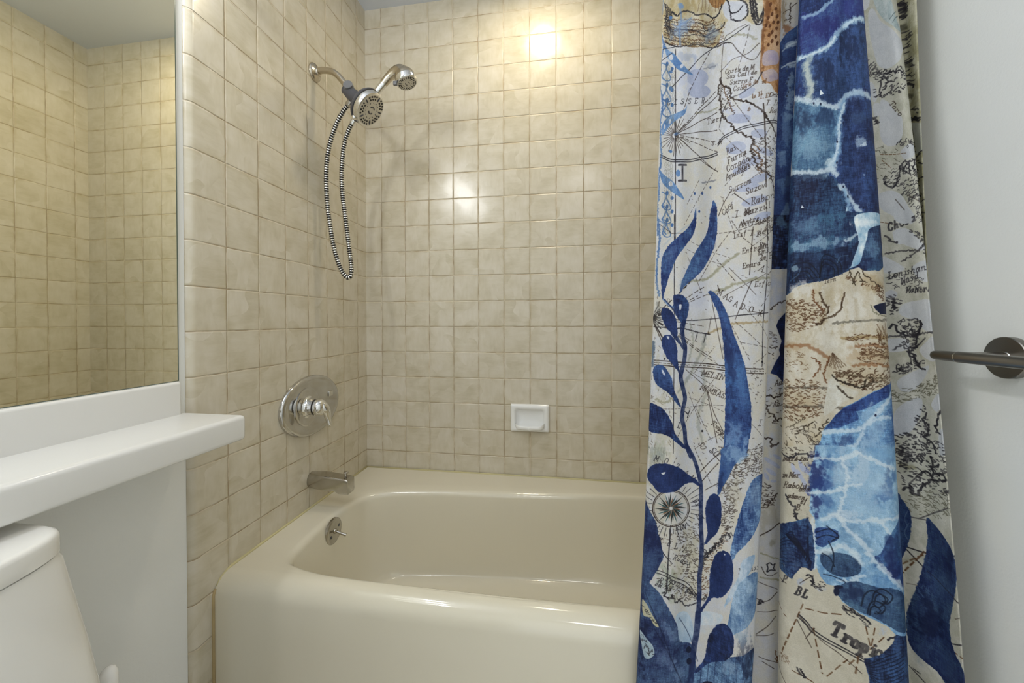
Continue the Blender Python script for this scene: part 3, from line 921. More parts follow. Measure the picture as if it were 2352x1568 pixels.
# ------------------------------------------------------------------ the print on the cloth
# Drawn on the flat cloth: coordinates are tenths of a millimetre along the cloth (u) and above the floor (z).
# f fill; s strokes; k small ticks; h soft wash
PRINT = """f;ddd7c8;d6d8df;0.5;0;0;-20,2000 2455,2000 2455,18400 -20,18400
f;d5cfbe;cbccd2;0.5;0;0;2510,2000 3100,2000 3100,18400 2510,18400
f;d9d0bb;cfc7b4;0.6;0;0;3385,2000 5190,2000 5190,18400 3385,18400
f;d6d4c8;bcbaa8;0.7;0;0;5510,2000 6350,2000 6350,18400 5510,18400
f;cfcbb2;a29d78;0.9;0;0;6750,2000 7070,2000 7070,18400 6750,18400
h;e2e4ee;0.75;0.5;809,14818 1535,14786 839,13844
h;dfe2ee;0.8;0.5;1834,13804 2231,13784 1849,12595
h;dcdfee;0.7;0.5;1726,15569 2050,15478 1731,15136
h;c7cde2;0.8;0.5;731,15056 1030,14966 598,14716
h;c9cfe6;0.7;0.5;1741,14238 1991,14121 1712,14023
h;9aa6c4;0.5;0.5;613,15446 824,15417 598,15358
h;8f98ae;0.5;0.5;1172,15308 1324,15319 1187,15244
f;c8b78e;ddd5c0;1.2;1;0;25,16821 2050,16439 2025,16162 2006,15996 1913,15887 1815,15985 1623,16147 1457,16122 1344,15847 1260,15684 785,15646 392,15719 172,15837
f;94602f;b58a55;1.0;1;0;1054,16670 1432,16652 1393,16483 1270,16428 1143,16493
f;dfe0e6;cfd2dc;0.6;1;0;1393,16483 1535,16509 1790,16337 1815,16128 1726,16056 1569,16117 1422,16245
s;6b4526;15;0;0.85;1;5;123,16340 294,16244 495,16184 765,16199 1015,16138 1231,16214
s;2a2730;15;0;0.85;1;5;128,16276 294,16208 495,16123 765,16144 1015,16079 1231,16167
s;6b4526;15;0;0.85;1;5;132,16211 294,16140 500,16061 770,16056 1020,16022 1231,16109
s;2a2730;15;0;0.85;1;5;132,16149 294,16083 500,15999 770,15980 1020,15963 1236,16012
s;6b4526;15;0;0.85;1;5;137,16085 299,16020 505,15937 770,15960 1025,15906 1236,15971
s;2a2730;15;0;0.85;1;5;137,16022 299,15922 505,15875 775,15898 1025,15847 1236,15892
s;6b4526;15;0;0.85;1;5;137,15959 299,15893 505,15814 775,15793 1025,15789 1241,15847
s;2a2730;15;0;0.85;1;5;142,15895 304,15833 510,15752 780,15729 1030,15731 1241,15757
s;6b4526;15;0;0.85;1;5;142,15833 304,15752 510,15690 780,15661 1030,15673 1241,15745
s;2a2730;16;0;0.85;1;4;137,16589 181,16344 167,16136 230,15954
s;2a2730;16;0;0.85;1;4;167,16554 206,16343 186,16135 255,15952
s;2a2730;16;0;0.85;1;4;196,16522 235,16341 206,16134 284,15948
s;2a2730;16;0;0.85;1;4;221,16491 260,16338 226,16133 314,15944
s;2a2730;16;0;0.85;1;4;250,16458 284,16334 245,16131 343,15938
s;2a2730;26;0;1;1;3;289,16393 392,16285 495,16348 672,16338 834,16270 1045,16295 1197,16240 1309,16320 1368,16487
s;2a2730;23;0;1;1;3;1432,16623 1506,16460 1535,16291 1672,16238 1746,16302/1540,16260 1569,16146 1736,16036 1819,16126 1790,16337 1643,16510/1844,16402 1888,16021 1947,15880 2006,15940 2025,16190/1908,16386 1937,16081 1971,15947 2001,16082/1883,16363 1913,16015 1957,15921
s;2a2730;20;0;1;1;3;211,16104 383,16011 770,15975 1025,15871 1187,15968 1368,16019 1427,16128/947,16099 1020,15978 1152,16040
s;2a2730;20;0;1;1;3;162,15803 451,15670 780,15699 1226,15658 1432,15723 1545,15705
s;6b4526;10;0;0.8;1;2;858,16593 858,16448 829,16335
s;6b4526;10;0;0.8;1;2;937,16592 937,16447 917,16330
s;6b4526;10;0;0.8;1;2;1015,16604 1015,16458 1000,16339
s;6b4526;10;0;0.8;1;2;1094,16618 1089,16472 1084,16354
s;6b4526;10;0;0.8;1;2;1167,16625 1162,16479 1167,16362
s;6b4526;10;0;0.8;1;2;1236,16622 1236,16476 1241,16359
s;6b4526;10;0;0.8;1;2;1305,16613 1300,16468 1319,16348
k;6b4526;336;39;0;9;152,16138 1280,16150 1403,15927 1260,15678 392,15719 172,15837
h;6f96cc;0.9;0.5;427,16475 495,16460 432,16415
h;7fa3d6;0.6;0.5;456,15998 647,16094 520,15887
h;86a8d8;0.5;0.5;1157,15923 1226,15821 981,15811
h;a9bfe2;0.6;0.5;662,16139 873,16128 662,16063
s;7397cb;39;0;0.7;1;0;446,16411 466,16201 441,15972 466,15702
s;8fb0dd;33;0;0.7;1;0;294,16155 427,16078 691,16228
f;a8743f;d3a77c;1.2;1;0;2035,16414 2408,16527 2403,15718 2403,15199 2408,14682 2246,14613 2143,14736 2030,14787 1991,15091 2001,15629 2025,16077
h;7d4a20;0.7;0.5;2055,16156 2104,16149 2065,15759
h;e0bf9e;0.7;0.5;2212,15398 2359,15463 2227,14976
h;7a4720;0.6;0.5;2021,15484 2045,15479 2030,14915
f;6e3f1c;6e3f1c;0.3;1;0;2124,16224 2114,16206 2109,16194 2099,16190 2089,16195 2084,16208 2084,16225 2084,16244 2094,16260 2099,16272 2109,16276 2119,16272 2124,16260 2124,16243
f;6e3f1c;6e3f1c;0.3;1;0;2227,16160 2217,16143 2207,16131 2192,16124 2177,16124 2173,16133 2168,16146 2173,16161 2177,16175 2192,16187 2202,16193 2217,16194 2227,16188 2231,16177
f;6e3f1c;6e3f1c;0.3;1;0;2153,16042 2143,16023 2133,16011 2124,16006 2114,16010 2109,16022 2109,16039 2114,16058 2119,16075 2128,16088 2138,16093 2148,16090 2153,16078 2153,16061
f;6e3f1c;6e3f1c;0.3;1;0;2094,15972 2089,15955 2079,15944 2070,15940 2065,15945 2060,15958 2060,15975 2060,15994 2070,16010 2074,16022 2084,16025 2094,16020 2099,16008 2099,15990
f;6e3f1c;6e3f1c;0.3;1;0;2276,16039 2261,16016 2246,15998 2227,15986 2212,15984 2207,15994 2202,16009 2207,16029 2217,16048 2231,16065 2251,16078 2266,16081 2276,16074 2280,16060
f;6e3f1c;6e3f1c;0.3;1;0;2187,15892 2177,15877 2168,15867 2158,15863 2148,15866 2138,15875 2138,15888 2138,15903 2143,15916 2153,15926 2163,15930 2177,15928 2187,15921 2187,15907
f;6e3f1c;6e3f1c;0.3;1;0;2124,15815 2114,15801 2109,15791 2099,15789 2089,15794 2084,15805 2084,15819 2084,15835 2089,15848 2099,15857 2109,15859 2114,15855 2124,15845 2124,15830
f;6e3f1c;6e3f1c;0.3;1;0;2266,15807 2251,15787 2241,15775 2222,15765 2207,15764 2202,15772 2197,15784 2197,15799 2207,15815 2222,15828 2236,15836 2251,15839 2261,15833 2266,15822
f;6e3f1c;6e3f1c;0.3;1;0;2163,15704 2153,15685 2143,15672 2133,15667 2124,15671 2119,15683 2114,15700 2119,15719 2128,15737 2138,15749 2148,15755 2158,15752 2163,15741 2168,15724
f;6e3f1c;6e3f1c;0.3;1;0;2251,15644 2241,15626 2227,15611 2212,15603 2197,15603 2187,15611 2187,15625 2187,15641 2197,15658 2212,15671 2227,15679 2241,15681 2251,15674 2256,15662
f;6e3f1c;6e3f1c;0.3;1;0;2114,15645 2109,15630 2099,15621 2089,15618 2084,15622 2079,15634 2074,15650 2079,15666 2084,15681 2094,15690 2099,15693 2109,15689 2114,15678 2119,15662
f;6e3f1c;6e3f1c;0.3;1;0;2070,15834 2065,15818 2055,15809 2045,15806 2040,15811 2035,15823 2035,15839 2035,15858 2040,15873 2050,15883 2055,15886 2065,15880 2070,15868 2070,15852
f;6e3f1c;6e3f1c;0.3;1;0;2305,15940 2290,15918 2276,15901 2256,15889 2241,15887 2231,15893 2227,15906 2231,15924 2241,15942 2256,15958 2271,15968 2290,15973 2300,15968 2310,15959
f;6e3f1c;6e3f1c;0.3;1;0;2168,15535 2158,15516 2148,15503 2138,15498 2128,15502 2124,15513 2119,15530 2124,15550 2128,15567 2143,15580 2153,15586 2163,15583 2168,15572 2173,15555
f;6e3f1c;6e3f1c;0.3;1;0;2109,15462 2104,15449 2094,15442 2084,15440 2079,15445 2070,15456 2070,15469 2070,15484 2074,15496 2084,15503 2094,15505 2099,15501 2109,15490 2109,15477
f;6e3f1c;6e3f1c;0.3;1;0;2300,15537 2290,15515 2271,15494 2251,15481 2236,15479 2227,15488 2227,15505 2227,15525 2241,15547 2256,15566 2276,15579 2295,15584 2305,15577 2310,15562
f;6e3f1c;6e3f1c;0.3;1;0;2148,15335 2138,15319 2128,15309 2119,15305 2109,15309 2104,15320 2104,15336 2104,15353 2114,15367 2124,15378 2133,15381 2143,15378 2148,15368 2148,15352
f;b0a3b8;c9b7b5;0.8;1;0;2050,15351 2271,15362 2354,15259 2261,15130 2074,15078 2016,15144
f;a99cae;cdb9b0;0.8;1;0;2030,14971 2207,15014 2359,14916 2153,14779 2050,14827
s;8a5a3c;16;0;0.7;1;0;2021,15484 1996,15119 2006,14918
f;aeb6d2;c3c9de;0.5;1;0;1883,14109 1869,14072 1824,14051 1751,14058 1667,14093 1584,14141 1520,14191 1501,14236 1520,14272 1579,14290 1663,14276 1751,14237 1819,14196 1869,14151
f;aeb6d2;c3c9de;0.5;1;0;1819,13598 1815,13544 1780,13503 1721,13486 1648,13497 1574,13529 1515,13574 1491,13628 1496,13683 1540,13727 1609,13746 1682,13735 1751,13699 1800,13651
f;aeb6d2;c3c9de;0.5;1;0;2119,13800 2109,13764 2074,13736 2025,13723 1976,13728 1932,13749 1898,13783 1888,13822 1898,13857 1932,13883 1971,13895 2025,13890 2070,13869 2104,13838
f;aeb6d2;c3c9de;0.5;1;0;2280,13423 2241,13394 2173,13380 2109,13390 2050,13419 2006,13457 1976,13496 1971,13528 1991,13546 2025,13547 2079,13531 2143,13505 2212,13477 2266,13451
f;aeb6d2;c3c9de;0.5;1;0;2060,13333 2050,13294 2011,13255 1957,13222 1888,13204 1824,13208 1770,13234 1746,13270 1756,13306 1795,13337 1854,13361 1922,13375 1986,13377 2035,13362
f;aeb6d2;c3c9de;0.5;1;0;1878,13195 1873,13162 1849,13127 1800,13101 1746,13090 1687,13098 1643,13118 1618,13148 1623,13181 1653,13212 1707,13231 1766,13238 1819,13234 1859,13220
f;aeb6d2;c3c9de;0.5;1;0;2212,13033 2197,12993 2148,12944 2074,12899 2001,12868 1932,12855 1883,12862 1859,12888 1864,12926 1903,12967 1962,13006 2035,13037 2104,13052 2173,13051
f;aeb6d2;c3c9de;0.5;1;0;2016,12841 2006,12807 1962,12769 1898,12738 1824,12723 1751,12729 1697,12751 1667,12782 1682,12814 1726,12841 1795,12859 1869,12871 1942,12874 1991,12865
f;aeb6d2;c3c9de;0.5;1;0;2168,12590 2153,12547 2099,12499 2021,12459 1937,12433 1859,12430 1795,12451 1770,12486 1780,12527 1829,12565 1903,12597 1986,12622 2065,12629 2133,12618
f;aeb6d2;c3c9de;0.5;1;0;2256,12306 2251,12272 2202,12228 2133,12189 2070,12163 2016,12153 1976,12160 1952,12184 1957,12217 1986,12255 2030,12289 2089,12314 2153,12326 2217,12324
f;aeb6d2;c3c9de;0.5;1;0;1167,14807 1143,14748 1079,14695 976,14657 863,14656 755,14687 682,14731 652,14787 677,14846 745,14894 853,14914 971,14914 1074,14901 1143,14863
f;aeb6d2;c3c9de;0.5;1;0;1113,15068 1089,14988 1030,14919 932,14876 824,14880 721,14918 652,14975 628,15050 647,15128 711,15193 809,15224 922,15218 1020,15193 1089,15141
f;aeb6d2;c3c9de;0.5;1;0;1932,14673 1932,14637 1913,14595 1878,14555 1829,14529 1780,14523 1736,14539 1712,14569 1712,14605 1731,14641 1775,14668 1824,14689 1873,14699 1913,14694
s;8f8a62;33;0;0.5;1;6;1574,15824 1775,15744 1937,15612
s;7d8090;26;0;0.6;1;5;1005,15229 1265,15302
s;8f8a62;26;0;0.6;1;4;858,14359 1128,14406 1314,14472
s;7c7f8c;29;0;0.7;1;4;1035,12995 1314,13052
s;2a2730;16;0;1;0;0;373,15635 481,11855
s;2a2730;16;0;1;1;0;284,14863 1162,15630 1839,15897
s;3a2b24;13;0;1;0;0;407,13927 1309,14708/407,13927 1314,14383/407,13927 1319,14034/407,13927 1349,13211
s;3a2b24;13;26;1;0;0;407,13927 701,14819 1162,15630/407,13927 1305,14827/407,13927 1324,13806/407,13927 1329,13613
s;3a2b24;10;0;0.9;0;0;456,13902 726,13779
s;3a2b24;10;0;0.9;0;0;456,13892 691,13699
s;3a2b24;10;0;0.9;0;0;446,13884 579,13702
s;3a2b24;10;0;0.9;0;0;436,13878 539,13663
s;3a2b24;10;0;0.9;0;0;427,13874 530,13531
s;3a2b24;10;0;0.9;0;0;417,13873 461,13516
s;3a2b24;10;0;0.9;0;0;407,13874 397,13522
s;3a2b24;10;0;0.9;0;0;392,13879 353,13650
s;3a2b24;10;0;0.9;0;0;383,13884 289,13631
s;3a2b24;10;0;0.9;0;0;373,13892 265,13718
s;3a2b24;10;0;0.9;0;0;363,13902 167,13703
s;3a2b24;10;0;0.9;0;0;358,13913 128,13786
s;3a2b24;10;0;0.9;0;0;358,13924 191,13885
s;3a2b24;10;0;0.9;0;0;353,13936 64,13982
s;3a2b24;10;0;0.9;0;0;353,13947 191,14013
s;3a2b24;10;0;0.9;0;0;358,13958 118,14133
s;3a2b24;10;0;0.9;0;0;363,13967 230,14127
s;3a2b24;10;0;0.9;0;0;373,13974 235,14216
s;3a2b24;10;0;0.9;0;0;383,13979 260,14307
s;3a2b24;10;0;0.9;0;0;392,13981 319,14334
s;3a2b24;10;0;0.9;0;0;402,13982 387,14282
s;3a2b24;10;0;0.9;0;0;417,13978 446,14267
s;3a2b24;10;0;0.9;0;0;427,13974 500,14238
s;3a2b24;10;0;0.9;0;0;436,13967 579,14243
s;3a2b24;10;0;0.9;0;0;446,13957 603,14148
s;3a2b24;10;0;0.9;0;0;451,13947 642,14089
h;4f7fbd;0.8;0.5;427,13954 481,13946 427,13907
s;2a2730;20;0;1;1;0;137,13568 368,13460 682,13439 1054,13507 1334,13589
s;2a2730;20;0;1;1;0;137,13527 368,13419 682,13397 1054,13466 1339,13547
s;2a2730;16;0;1;1;0;1339,13760 1461,13904 1721,13972 1957,13996 2408,14098
s;2a2730;16;0;1;1;0;1339,13718 1461,13862 1721,13931 1957,13956 2408,14057
s;2a2730;16;0;0.8;1;0;1363,14081 1427,14396 1564,14617 1736,14630 1927,14759 2021,14973
s;3a2b24;13;0;0.7;1;0;1373,14404 1408,15692 1574,15897 1795,15921
s;3a2b24;13;0;0.75;1;0;1290,15739 1545,15705 1682,15479 1819,15270 1922,15230 1996,15374/1358,15171 1579,15357 1819,15356 1971,15521
s;3a2b24;10;30;0.8;1;0;1854,15887 1795,15536 1687,15130
s;3a2b24;23;0;1;1;5;1363,15023 1417,14898 1555,14781 1574,14628 1741,14492 1893,14393 2035,14226 2153,14022 2295,13829 2408,13669
s;3a2b24;23;0;1;1;7;1373,15051 1339,14821 1373,14581 1427,14307 1594,14095 1648,13982 1834,13790 1918,13689 1903,13505 1952,13271 2040,13122 2177,13022 2315,12802 2408,12596
s;6b4526;16;0;1;1;6;1883,13536 1986,13439 2055,13235 1991,13125 2070,13064/1932,13615 2006,13495/1417,14898 1594,14358
s;3a2b24;20;0;0.9;0;0;2045,14373 2070,14058 2099,13489 2128,12793
s;3a2b24;16;30;1;0;0;2133,12551 2217,11787
s;3a2b24;13;0;1;0;0;1339,13227 956,13458/1613,12828 1457,12559 1378,12331/1653,12730 1883,12476
s;3a2b24;10;22;0.8;0;0;1354,14053 1751,13512 2060,12979/2408,13901 1883,13336 1476,12911/1457,12618 1672,11936/966,13044 706,12567/1309,13290 652,12148
s;3a2b24;10;16;0.8;0;0;1589,14623 1873,14025 2212,13410/2354,14339 1756,13020/2187,13208 1613,12710
k;3a2b24;120;29;30;12;1922,13702 2408,13843 2408,12828 2060,13064 1947,13328
k;3a2b24;40;29;0;12;1417,14927 1589,14711 1643,14281 1427,14455
s;2a2730;13;0;0.92;0;0;250,14655 275,14655/265,14655 245,14554/235,14553 284,14554 294,14579/392,14647 436,14641/412,14645 397,14545/373,14548 422,14542/574,14613 569,14630 554,14634 530,14624 525,14599 544,14583 564,14569 554,14542 535,14533 510,14542 510,14559/726,14629 726,14646 706,14649 682,14637 677,14611 696,14598 716,14585 711,14557 687,14547 662,14552 662,14569/829,14653 893,14652 893,14632/844,14652 824,14552/834,14604 863,14604/809,14552 873,14552 883,14572/991,14659 1030,14666 1045,14656 1040,14632 1020,14614 996,14610/1000,14661 986,14558/971,14556 996,14560/1015,14613 1030,14565 1040,14567/1138,14587 1148,14586
s;2a2730;40;0;0.92;0;0;505,13337 657,13337/579,13333 589,13022/515,13025 667,13025
s;3a2b24;11;0;0.92;0;0;1506,15180 1501,15198 1486,15204 1471,15195 1457,15159 1461,15123 1476,15114 1491,15120 1501,15135/1540,15164 1525,15156 1515,15140 1520,15119 1535,15111 1555,15115 1560,15135 1560,15152 1540,15164/1613,15143 1599,15154 1589,15147 1604,15121 1594,15105 1579,15105 1574,15114/1658,15164 1638,15104 1643,15089 1658,15092/1638,15142 1667,15132/1721,15115 1697,15120 1687,15097 1687,15077 1697,15074 1716,15110/1721,15115 1712,15071 1721,15072/1800,15134 1785,15053 1795,15052/1795,15095 1775,15102 1761,15079 1766,15053 1780,15054 1790,15083/1815,15071 1839,15076 1834,15094 1824,15095 1810,15072 1815,15047 1824,15044 1839,15053/1878,15130 1883,15131 1893,15061 1913,15133 1922,15132/1883,15130 1873,15043/1869,15043 1878,15043/1918,15132 1908,15045/1903,15044 1913,15045
s;3a2b24;11;0;0.92;0;0;1535,15078 1530,15095 1515,15100 1501,15092 1496,15070 1510,15055 1525,15041 1520,15017 1506,15011 1486,15019 1486,15034/1550,15056 1560,15057 1545,15017 1555,15006 1579,15029/1584,15054 1574,15008 1589,15005/1638,15035 1628,15045 1613,15040 1628,15014 1623,14996 1609,14997 1604,15006/1726,15029 1726,15046 1716,15053 1702,15049 1687,15019 1692,14982 1702,14970 1716,14972 1726,14984/1770,15003 1751,15004 1736,14982 1741,14960 1751,14958 1770,14995/1770,15003 1761,14958 1775,14957/1810,15024 1795,14960 1795,14948 1810,14952/1790,14999 1815,14996/1849,15031 1839,14952 1844,14945/1913,15032 1898,14949 1908,14950/1908,14993 1893,14994 1878,14968 1883,14943 1893,14948 1903,14980/1922,14973 1947,14981 1947,14999 1937,14998 1922,14972 1922,14949 1932,14948 1947,14959
s;3a2b24;11;0;0.92;0;0;1599,14943 1599,14958 1584,14966 1564,14961 1564,14939 1574,14924 1589,14907 1584,14884 1569,14880 1550,14891 1550,14906/1618,14920 1633,14916 1623,14868/1609,14872 1638,14863/1633,14943 1638,14941/1643,14888 1672,14885 1672,14903 1658,14908 1643,14888 1643,14864 1653,14859 1672,14862/1692,14897 1707,14891 1697,14844/1687,14847 1707,14841/1702,14879 1716,14888 1726,14885 1726,14876/1746,14878 1756,14876 1746,14828/1736,14831 1756,14826/1751,14864 1766,14873 1775,14871 1775,14862/1824,14862 1800,14864 1790,14839 1795,14818 1805,14816 1819,14856/1824,14862 1815,14817 1824,14819/1869,14895 1898,14896 1898,14878/1873,14896 1864,14809/1869,14854 1883,14854/1854,14810 1869,14809
s;3a2b24;11;0;0.92;0;0;1663,14795 1663,14813 1648,14823 1633,14817 1618,14784 1618,14746 1633,14733 1648,14735 1658,14749/1712,14763 1687,14768 1672,14744 1672,14723 1687,14718 1707,14757/1712,14763 1697,14718 1712,14716/1746,14791 1726,14708 1746,14697 1761,14717 1761,14745 1736,14738/1805,14740 1785,14735 1780,14717 1780,14697 1795,14686 1810,14692 1815,14712 1815,14730 1805,14740
s;3a2b24;11;0;0.92;0;0;2104,14430 2143,14430/2124,14429 2099,14340/2084,14341 2114,14339/2143,14343 2148,14341/2251,14449 2325,14475/2285,14460 2241,14355/2212,14348 2271,14364/2339,14440 2383,14464 2315,14379/2344,14424 2408,14475 2408,14470 2408,14426/2408,14514 2408,14426/2408,14473 2408,14475 2408,14448 2408,14422 2408,14426 2408,14459
s;3a2b24;11;0;0.92;0;0;2173,14290 2207,14296 2222,14287 2212,14263 2192,14245 2168,14242/2182,14292 2153,14192/2138,14192 2163,14193/2187,14244 2192,14197 2202,14198/2320,14289 2261,14266 2231,14229 2231,14206 2251,14212 2310,14277/2320,14289 2276,14222 2310,14236/2408,14370 2359,14254 2408,14271 2408,14296 2408,14325 2408,14311
s;3a2b24;11;0;0.92;0;0;2182,14584 2158,14571 2143,14537 2138,14505 2153,14495 2177,14508 2197,14544 2202,14577 2182,14584/2212,14551 2222,14556 2197,14501/2212,14534 2251,14564 2266,14563 2236,14514 2261,14522/2300,14581 2330,14593 2295,14529/2280,14524 2325,14541/2320,14575 2369,14612 2408,14631 2408,14622
s;3a2b24;11;0;0.92;0;0;1515,13462 1564,13481 1569,13456/1525,13466 1545,13339/1535,13405 1560,13414/1535,13334 1555,13344/1594,13431 1604,13437 1604,13375 1618,13364 1633,13410/1633,13448 1638,13377 1653,13382/1653,13454 1667,13457 1677,13383/1667,13379 1692,13386/1672,13436 1682,13460 1697,13465 1697,13453/1716,13468 1726,13473 1731,13398/1726,13444 1746,13478 1756,13475 1756,13414 1770,13418/1815,13504 1785,13491 1780,13450 1790,13423 1805,13427 1810,13495/1815,13504 1815,13437 1829,13447
s;3a2b24;11;0;0.92;0;0;1560,13290 1550,13312 1530,13313 1515,13293 1515,13238 1530,13192 1550,13186 1564,13202 1569,13227/1604,13287 1589,13267 1589,13239 1599,13213 1618,13209 1633,13227 1633,13256 1628,13280 1604,13287/1643,13296 1658,13300 1667,13226/1658,13222 1682,13229/1658,13280 1672,13303 1687,13309 1687,13296/1746,13327 1716,13316 1716,13273 1726,13246 1736,13251 1746,13317/1746,13327 1751,13258 1766,13267/1795,13402 1805,13281 1819,13287/1800,13345 1780,13339 1770,13298 1785,13264 1795,13277 1805,13325/1844,13371 1829,13351 1829,13324 1834,13299 1854,13297 1869,13315 1869,13344 1859,13367 1844,13371
s;3a2b24;11;0;0.92;0;0;1510,13013 1520,13145 1564,13036/1506,13010 1515,13017/1555,13033 1569,13038/1515,13063 1545,13077/1560,13105 1569,13111 1574,13040/1569,13083 1579,13117 1589,13110 1594,13048/1594,13091 1604,13124 1613,13117 1618,13061 1628,13066/1628,13131 1638,13136 1643,13076 1653,13067 1667,13111/1667,13146 1672,13079 1682,13085/1687,13149 1697,13154 1702,13083/1697,13126 1712,13161 1726,13156 1726,13098 1741,13102/1775,13234 1785,13118 1795,13124/1780,13180 1756,13176 1751,13135 1761,13104 1775,13115 1780,13162/1810,13160 1834,13183 1829,13205 1815,13199 1805,13161 1815,13130 1829,13133 1839,13154/1883,13227 1873,13230 1864,13213 1883,13193 1883,13166 1869,13155 1859,13162
s;3a2b24;11;0;0.92;0;0;1501,13643 1530,13654 1545,13645 1545,13620 1535,13598 1515,13590/1510,13647 1525,13533/1515,13529 1535,13537/1535,13596 1560,13546 1569,13548/1609,13631 1579,13620 1574,13582 1589,13556 1599,13561 1609,13621/1609,13631 1609,13569 1628,13576/1663,13640 1653,13645 1638,13632 1663,13607 1663,13581 1648,13574 1638,13582
s;3a2b24;11;0;0.92;0;0;1697,13251 1726,13259 1741,13248 1741,13220 1731,13197 1716,13190/1707,13254 1721,13127/1716,13123 1731,13130/1731,13195 1756,13139 1766,13141/1785,13230 1770,13210 1770,13183 1780,13157 1795,13154 1810,13172 1815,13200 1805,13224 1785,13230/1819,13238 1829,13245 1834,13171/1829,13216 1844,13254 1859,13251 1859,13190 1869,13198
s;3a2b24;11;0;0.92;0;0;1604,12863 1599,12882 1579,12883 1564,12865 1569,12834 1589,12822 1609,12810 1609,12778 1594,12762 1574,12764 1569,12784/1628,12841 1633,12848 1638,12788 1648,12779 1663,12822/1667,12856 1667,12791 1682,12795/1682,12863 1697,12866 1702,12797/1692,12794 1716,12800/1697,12848 1707,12870 1726,12874 1726,12862/1741,12881 1756,12883 1761,12815/1751,12811 1770,12820/1756,12865 1766,12888 1780,12893 1780,12882/1819,12912 1805,12893 1805,12868 1810,12844 1829,12841 1844,12857 1844,12885 1839,12906 1819,12912/1849,12919 1854,12925 1859,12856/1859,12897 1864,12930 1873,12924 1878,12864/1873,12906 1883,12940 1893,12934 1893,12880 1903,12886
s;3a2b24;11;0;0.92;0;0;1873,12770 1869,12789 1854,12790 1839,12772 1839,12742 1854,12729 1873,12717 1873,12683 1859,12667 1839,12671 1834,12691/1893,12749 1898,12757 1898,12696 1908,12688 1922,12733/1927,12769 1922,12702 1937,12708/1952,12777 1986,12792 1957,12712 1991,12729/2025,12819 2011,12799 2006,12773 2016,12748 2030,12747 2050,12764 2050,12793 2045,12815 2025,12819/2065,12831 2079,12771 2109,12854
s;3a2b24;11;0;0.92;0;0;1913,12593 1947,12604 1962,12593 1962,12561 1947,12534 1927,12527/1927,12596 1922,12457/1913,12454 1937,12461/1942,12533 1967,12471 1971,12475/2030,12577 1996,12561 1986,12515 1996,12485 2011,12491 2025,12565/2030,12577 2021,12501 2040,12512/2065,12650 2060,12515 2084,12517 2104,12559 2094,12598 2070,12566/2168,12630 2138,12607 2133,12577 2138,12548 2168,12547 2197,12569 2207,12602 2197,12627 2168,12630/2231,12647 2251,12658 2246,12574/2246,12624 2295,12675 2325,12678 2310,12606 2379,12630
s;3a2b24;11;0;0.92;0;0;1824,12389 1834,12391 1859,12291 1883,12405 1893,12409/1829,12391 1829,12257/1819,12255 1839,12259/1883,12406 1883,12273/1873,12271 1893,12275/1942,12370 1908,12355 1898,12311 1908,12283 1918,12288 1937,12358/1942,12370 1932,12297 1952,12307/1967,12376 2006,12391 1967,12306 2006,12321/2035,12402 2074,12417 2035,12332 2079,12347/2099,12427 2114,12435 2104,12369 2119,12360 2143,12410/2153,12449 2143,12376 2168,12383/2217,12527 2207,12404 2231,12402
s;3a2b24;11;0;0.92;0;0;1682,12382 1726,12382/1707,12381 1692,12262/1672,12261 1716,12262/1746,12269 1751,12266/1859,12391 1839,12278 1854,12280/1849,12338 1824,12338 1810,12301 1815,12268 1829,12276 1849,12319/1878,12312 1908,12328 1908,12351 1893,12348 1873,12312 1878,12280 1893,12280 1908,12297
s;3a2b24;11;0;0.92;0;0;1736,12042 1770,12159 1790,12048/1731,12041 1746,12042/1780,12047 1795,12049/1751,12086 1780,12090/1805,12113 1815,12117 1805,12050/1810,12091 1834,12120 1844,12115 1834,12060 1849,12063/1888,12168 1873,12080 1878,12064 1893,12077/1869,12128 1903,12135/1922,12140 1932,12144 1932,12077/1922,12074 1942,12081/1932,12125 1947,12147 1962,12151 1962,12140/1986,12126 2016,12144 2016,12166 2001,12162 1986,12126 1986,12096 2001,12097 2021,12116/2109,12189 2119,12195 2109,12139 2119,12130 2148,12172/2153,12205 2143,12143 2163,12148/2187,12183 2241,12207 2236,12228 2212,12221 2187,12183 2192,12154 2217,12157 2246,12179
s;3a2b24;11;0;0.92;0;0;1476,12434 1466,12450 1452,12447 1442,12426 1447,12379 1471,12342 1486,12342 1496,12360 1496,12383/1515,12445 1506,12423 1506,12399 1520,12379 1535,12382 1550,12402 1545,12428 1535,12446 1515,12445/1545,12522 1569,12424 1584,12423/1579,12493 1589,12503 1613,12441/1599,12432 1623,12451/1579,12533 1584,12536/1618,12571 1604,12559 1618,12499 1633,12425/1604,12511 1623,12529
s;3a2b24;11;0;0.92;0;0;1108,14236 1113,14260 1182,14282 1182,14260/1148,14272 1143,14166/1128,14160 1157,14170/1202,14243 1221,14247 1216,14186/1197,14181 1236,14190/1221,14278 1226,14280/1236,14221 1275,14236 1270,14256 1251,14254 1236,14221 1236,14193 1255,14193 1275,14209/1300,14261 1314,14262 1314,14201/1300,14200 1324,14203/1314,14245 1329,14264 1349,14266 1344,14256/1368,14269 1383,14271 1378,14210/1368,14208 1393,14212/1383,14254 1398,14272 1412,14275 1412,14265/1476,14283 1447,14276 1437,14243 1442,14220 1457,14222 1476,14274/1476,14283 1466,14227 1486,14232
s;3a2b24;11;0;0.92;0;0;1270,13797 1255,13805 1241,13794 1255,13771 1251,13749 1231,13745 1221,13754/1300,13752 1305,13750/1368,13844 1378,13844 1388,13767 1422,13844 1432,13844/1373,13844 1358,13748/1349,13749 1363,13749/1422,13845 1408,13749/1403,13748 1417,13748
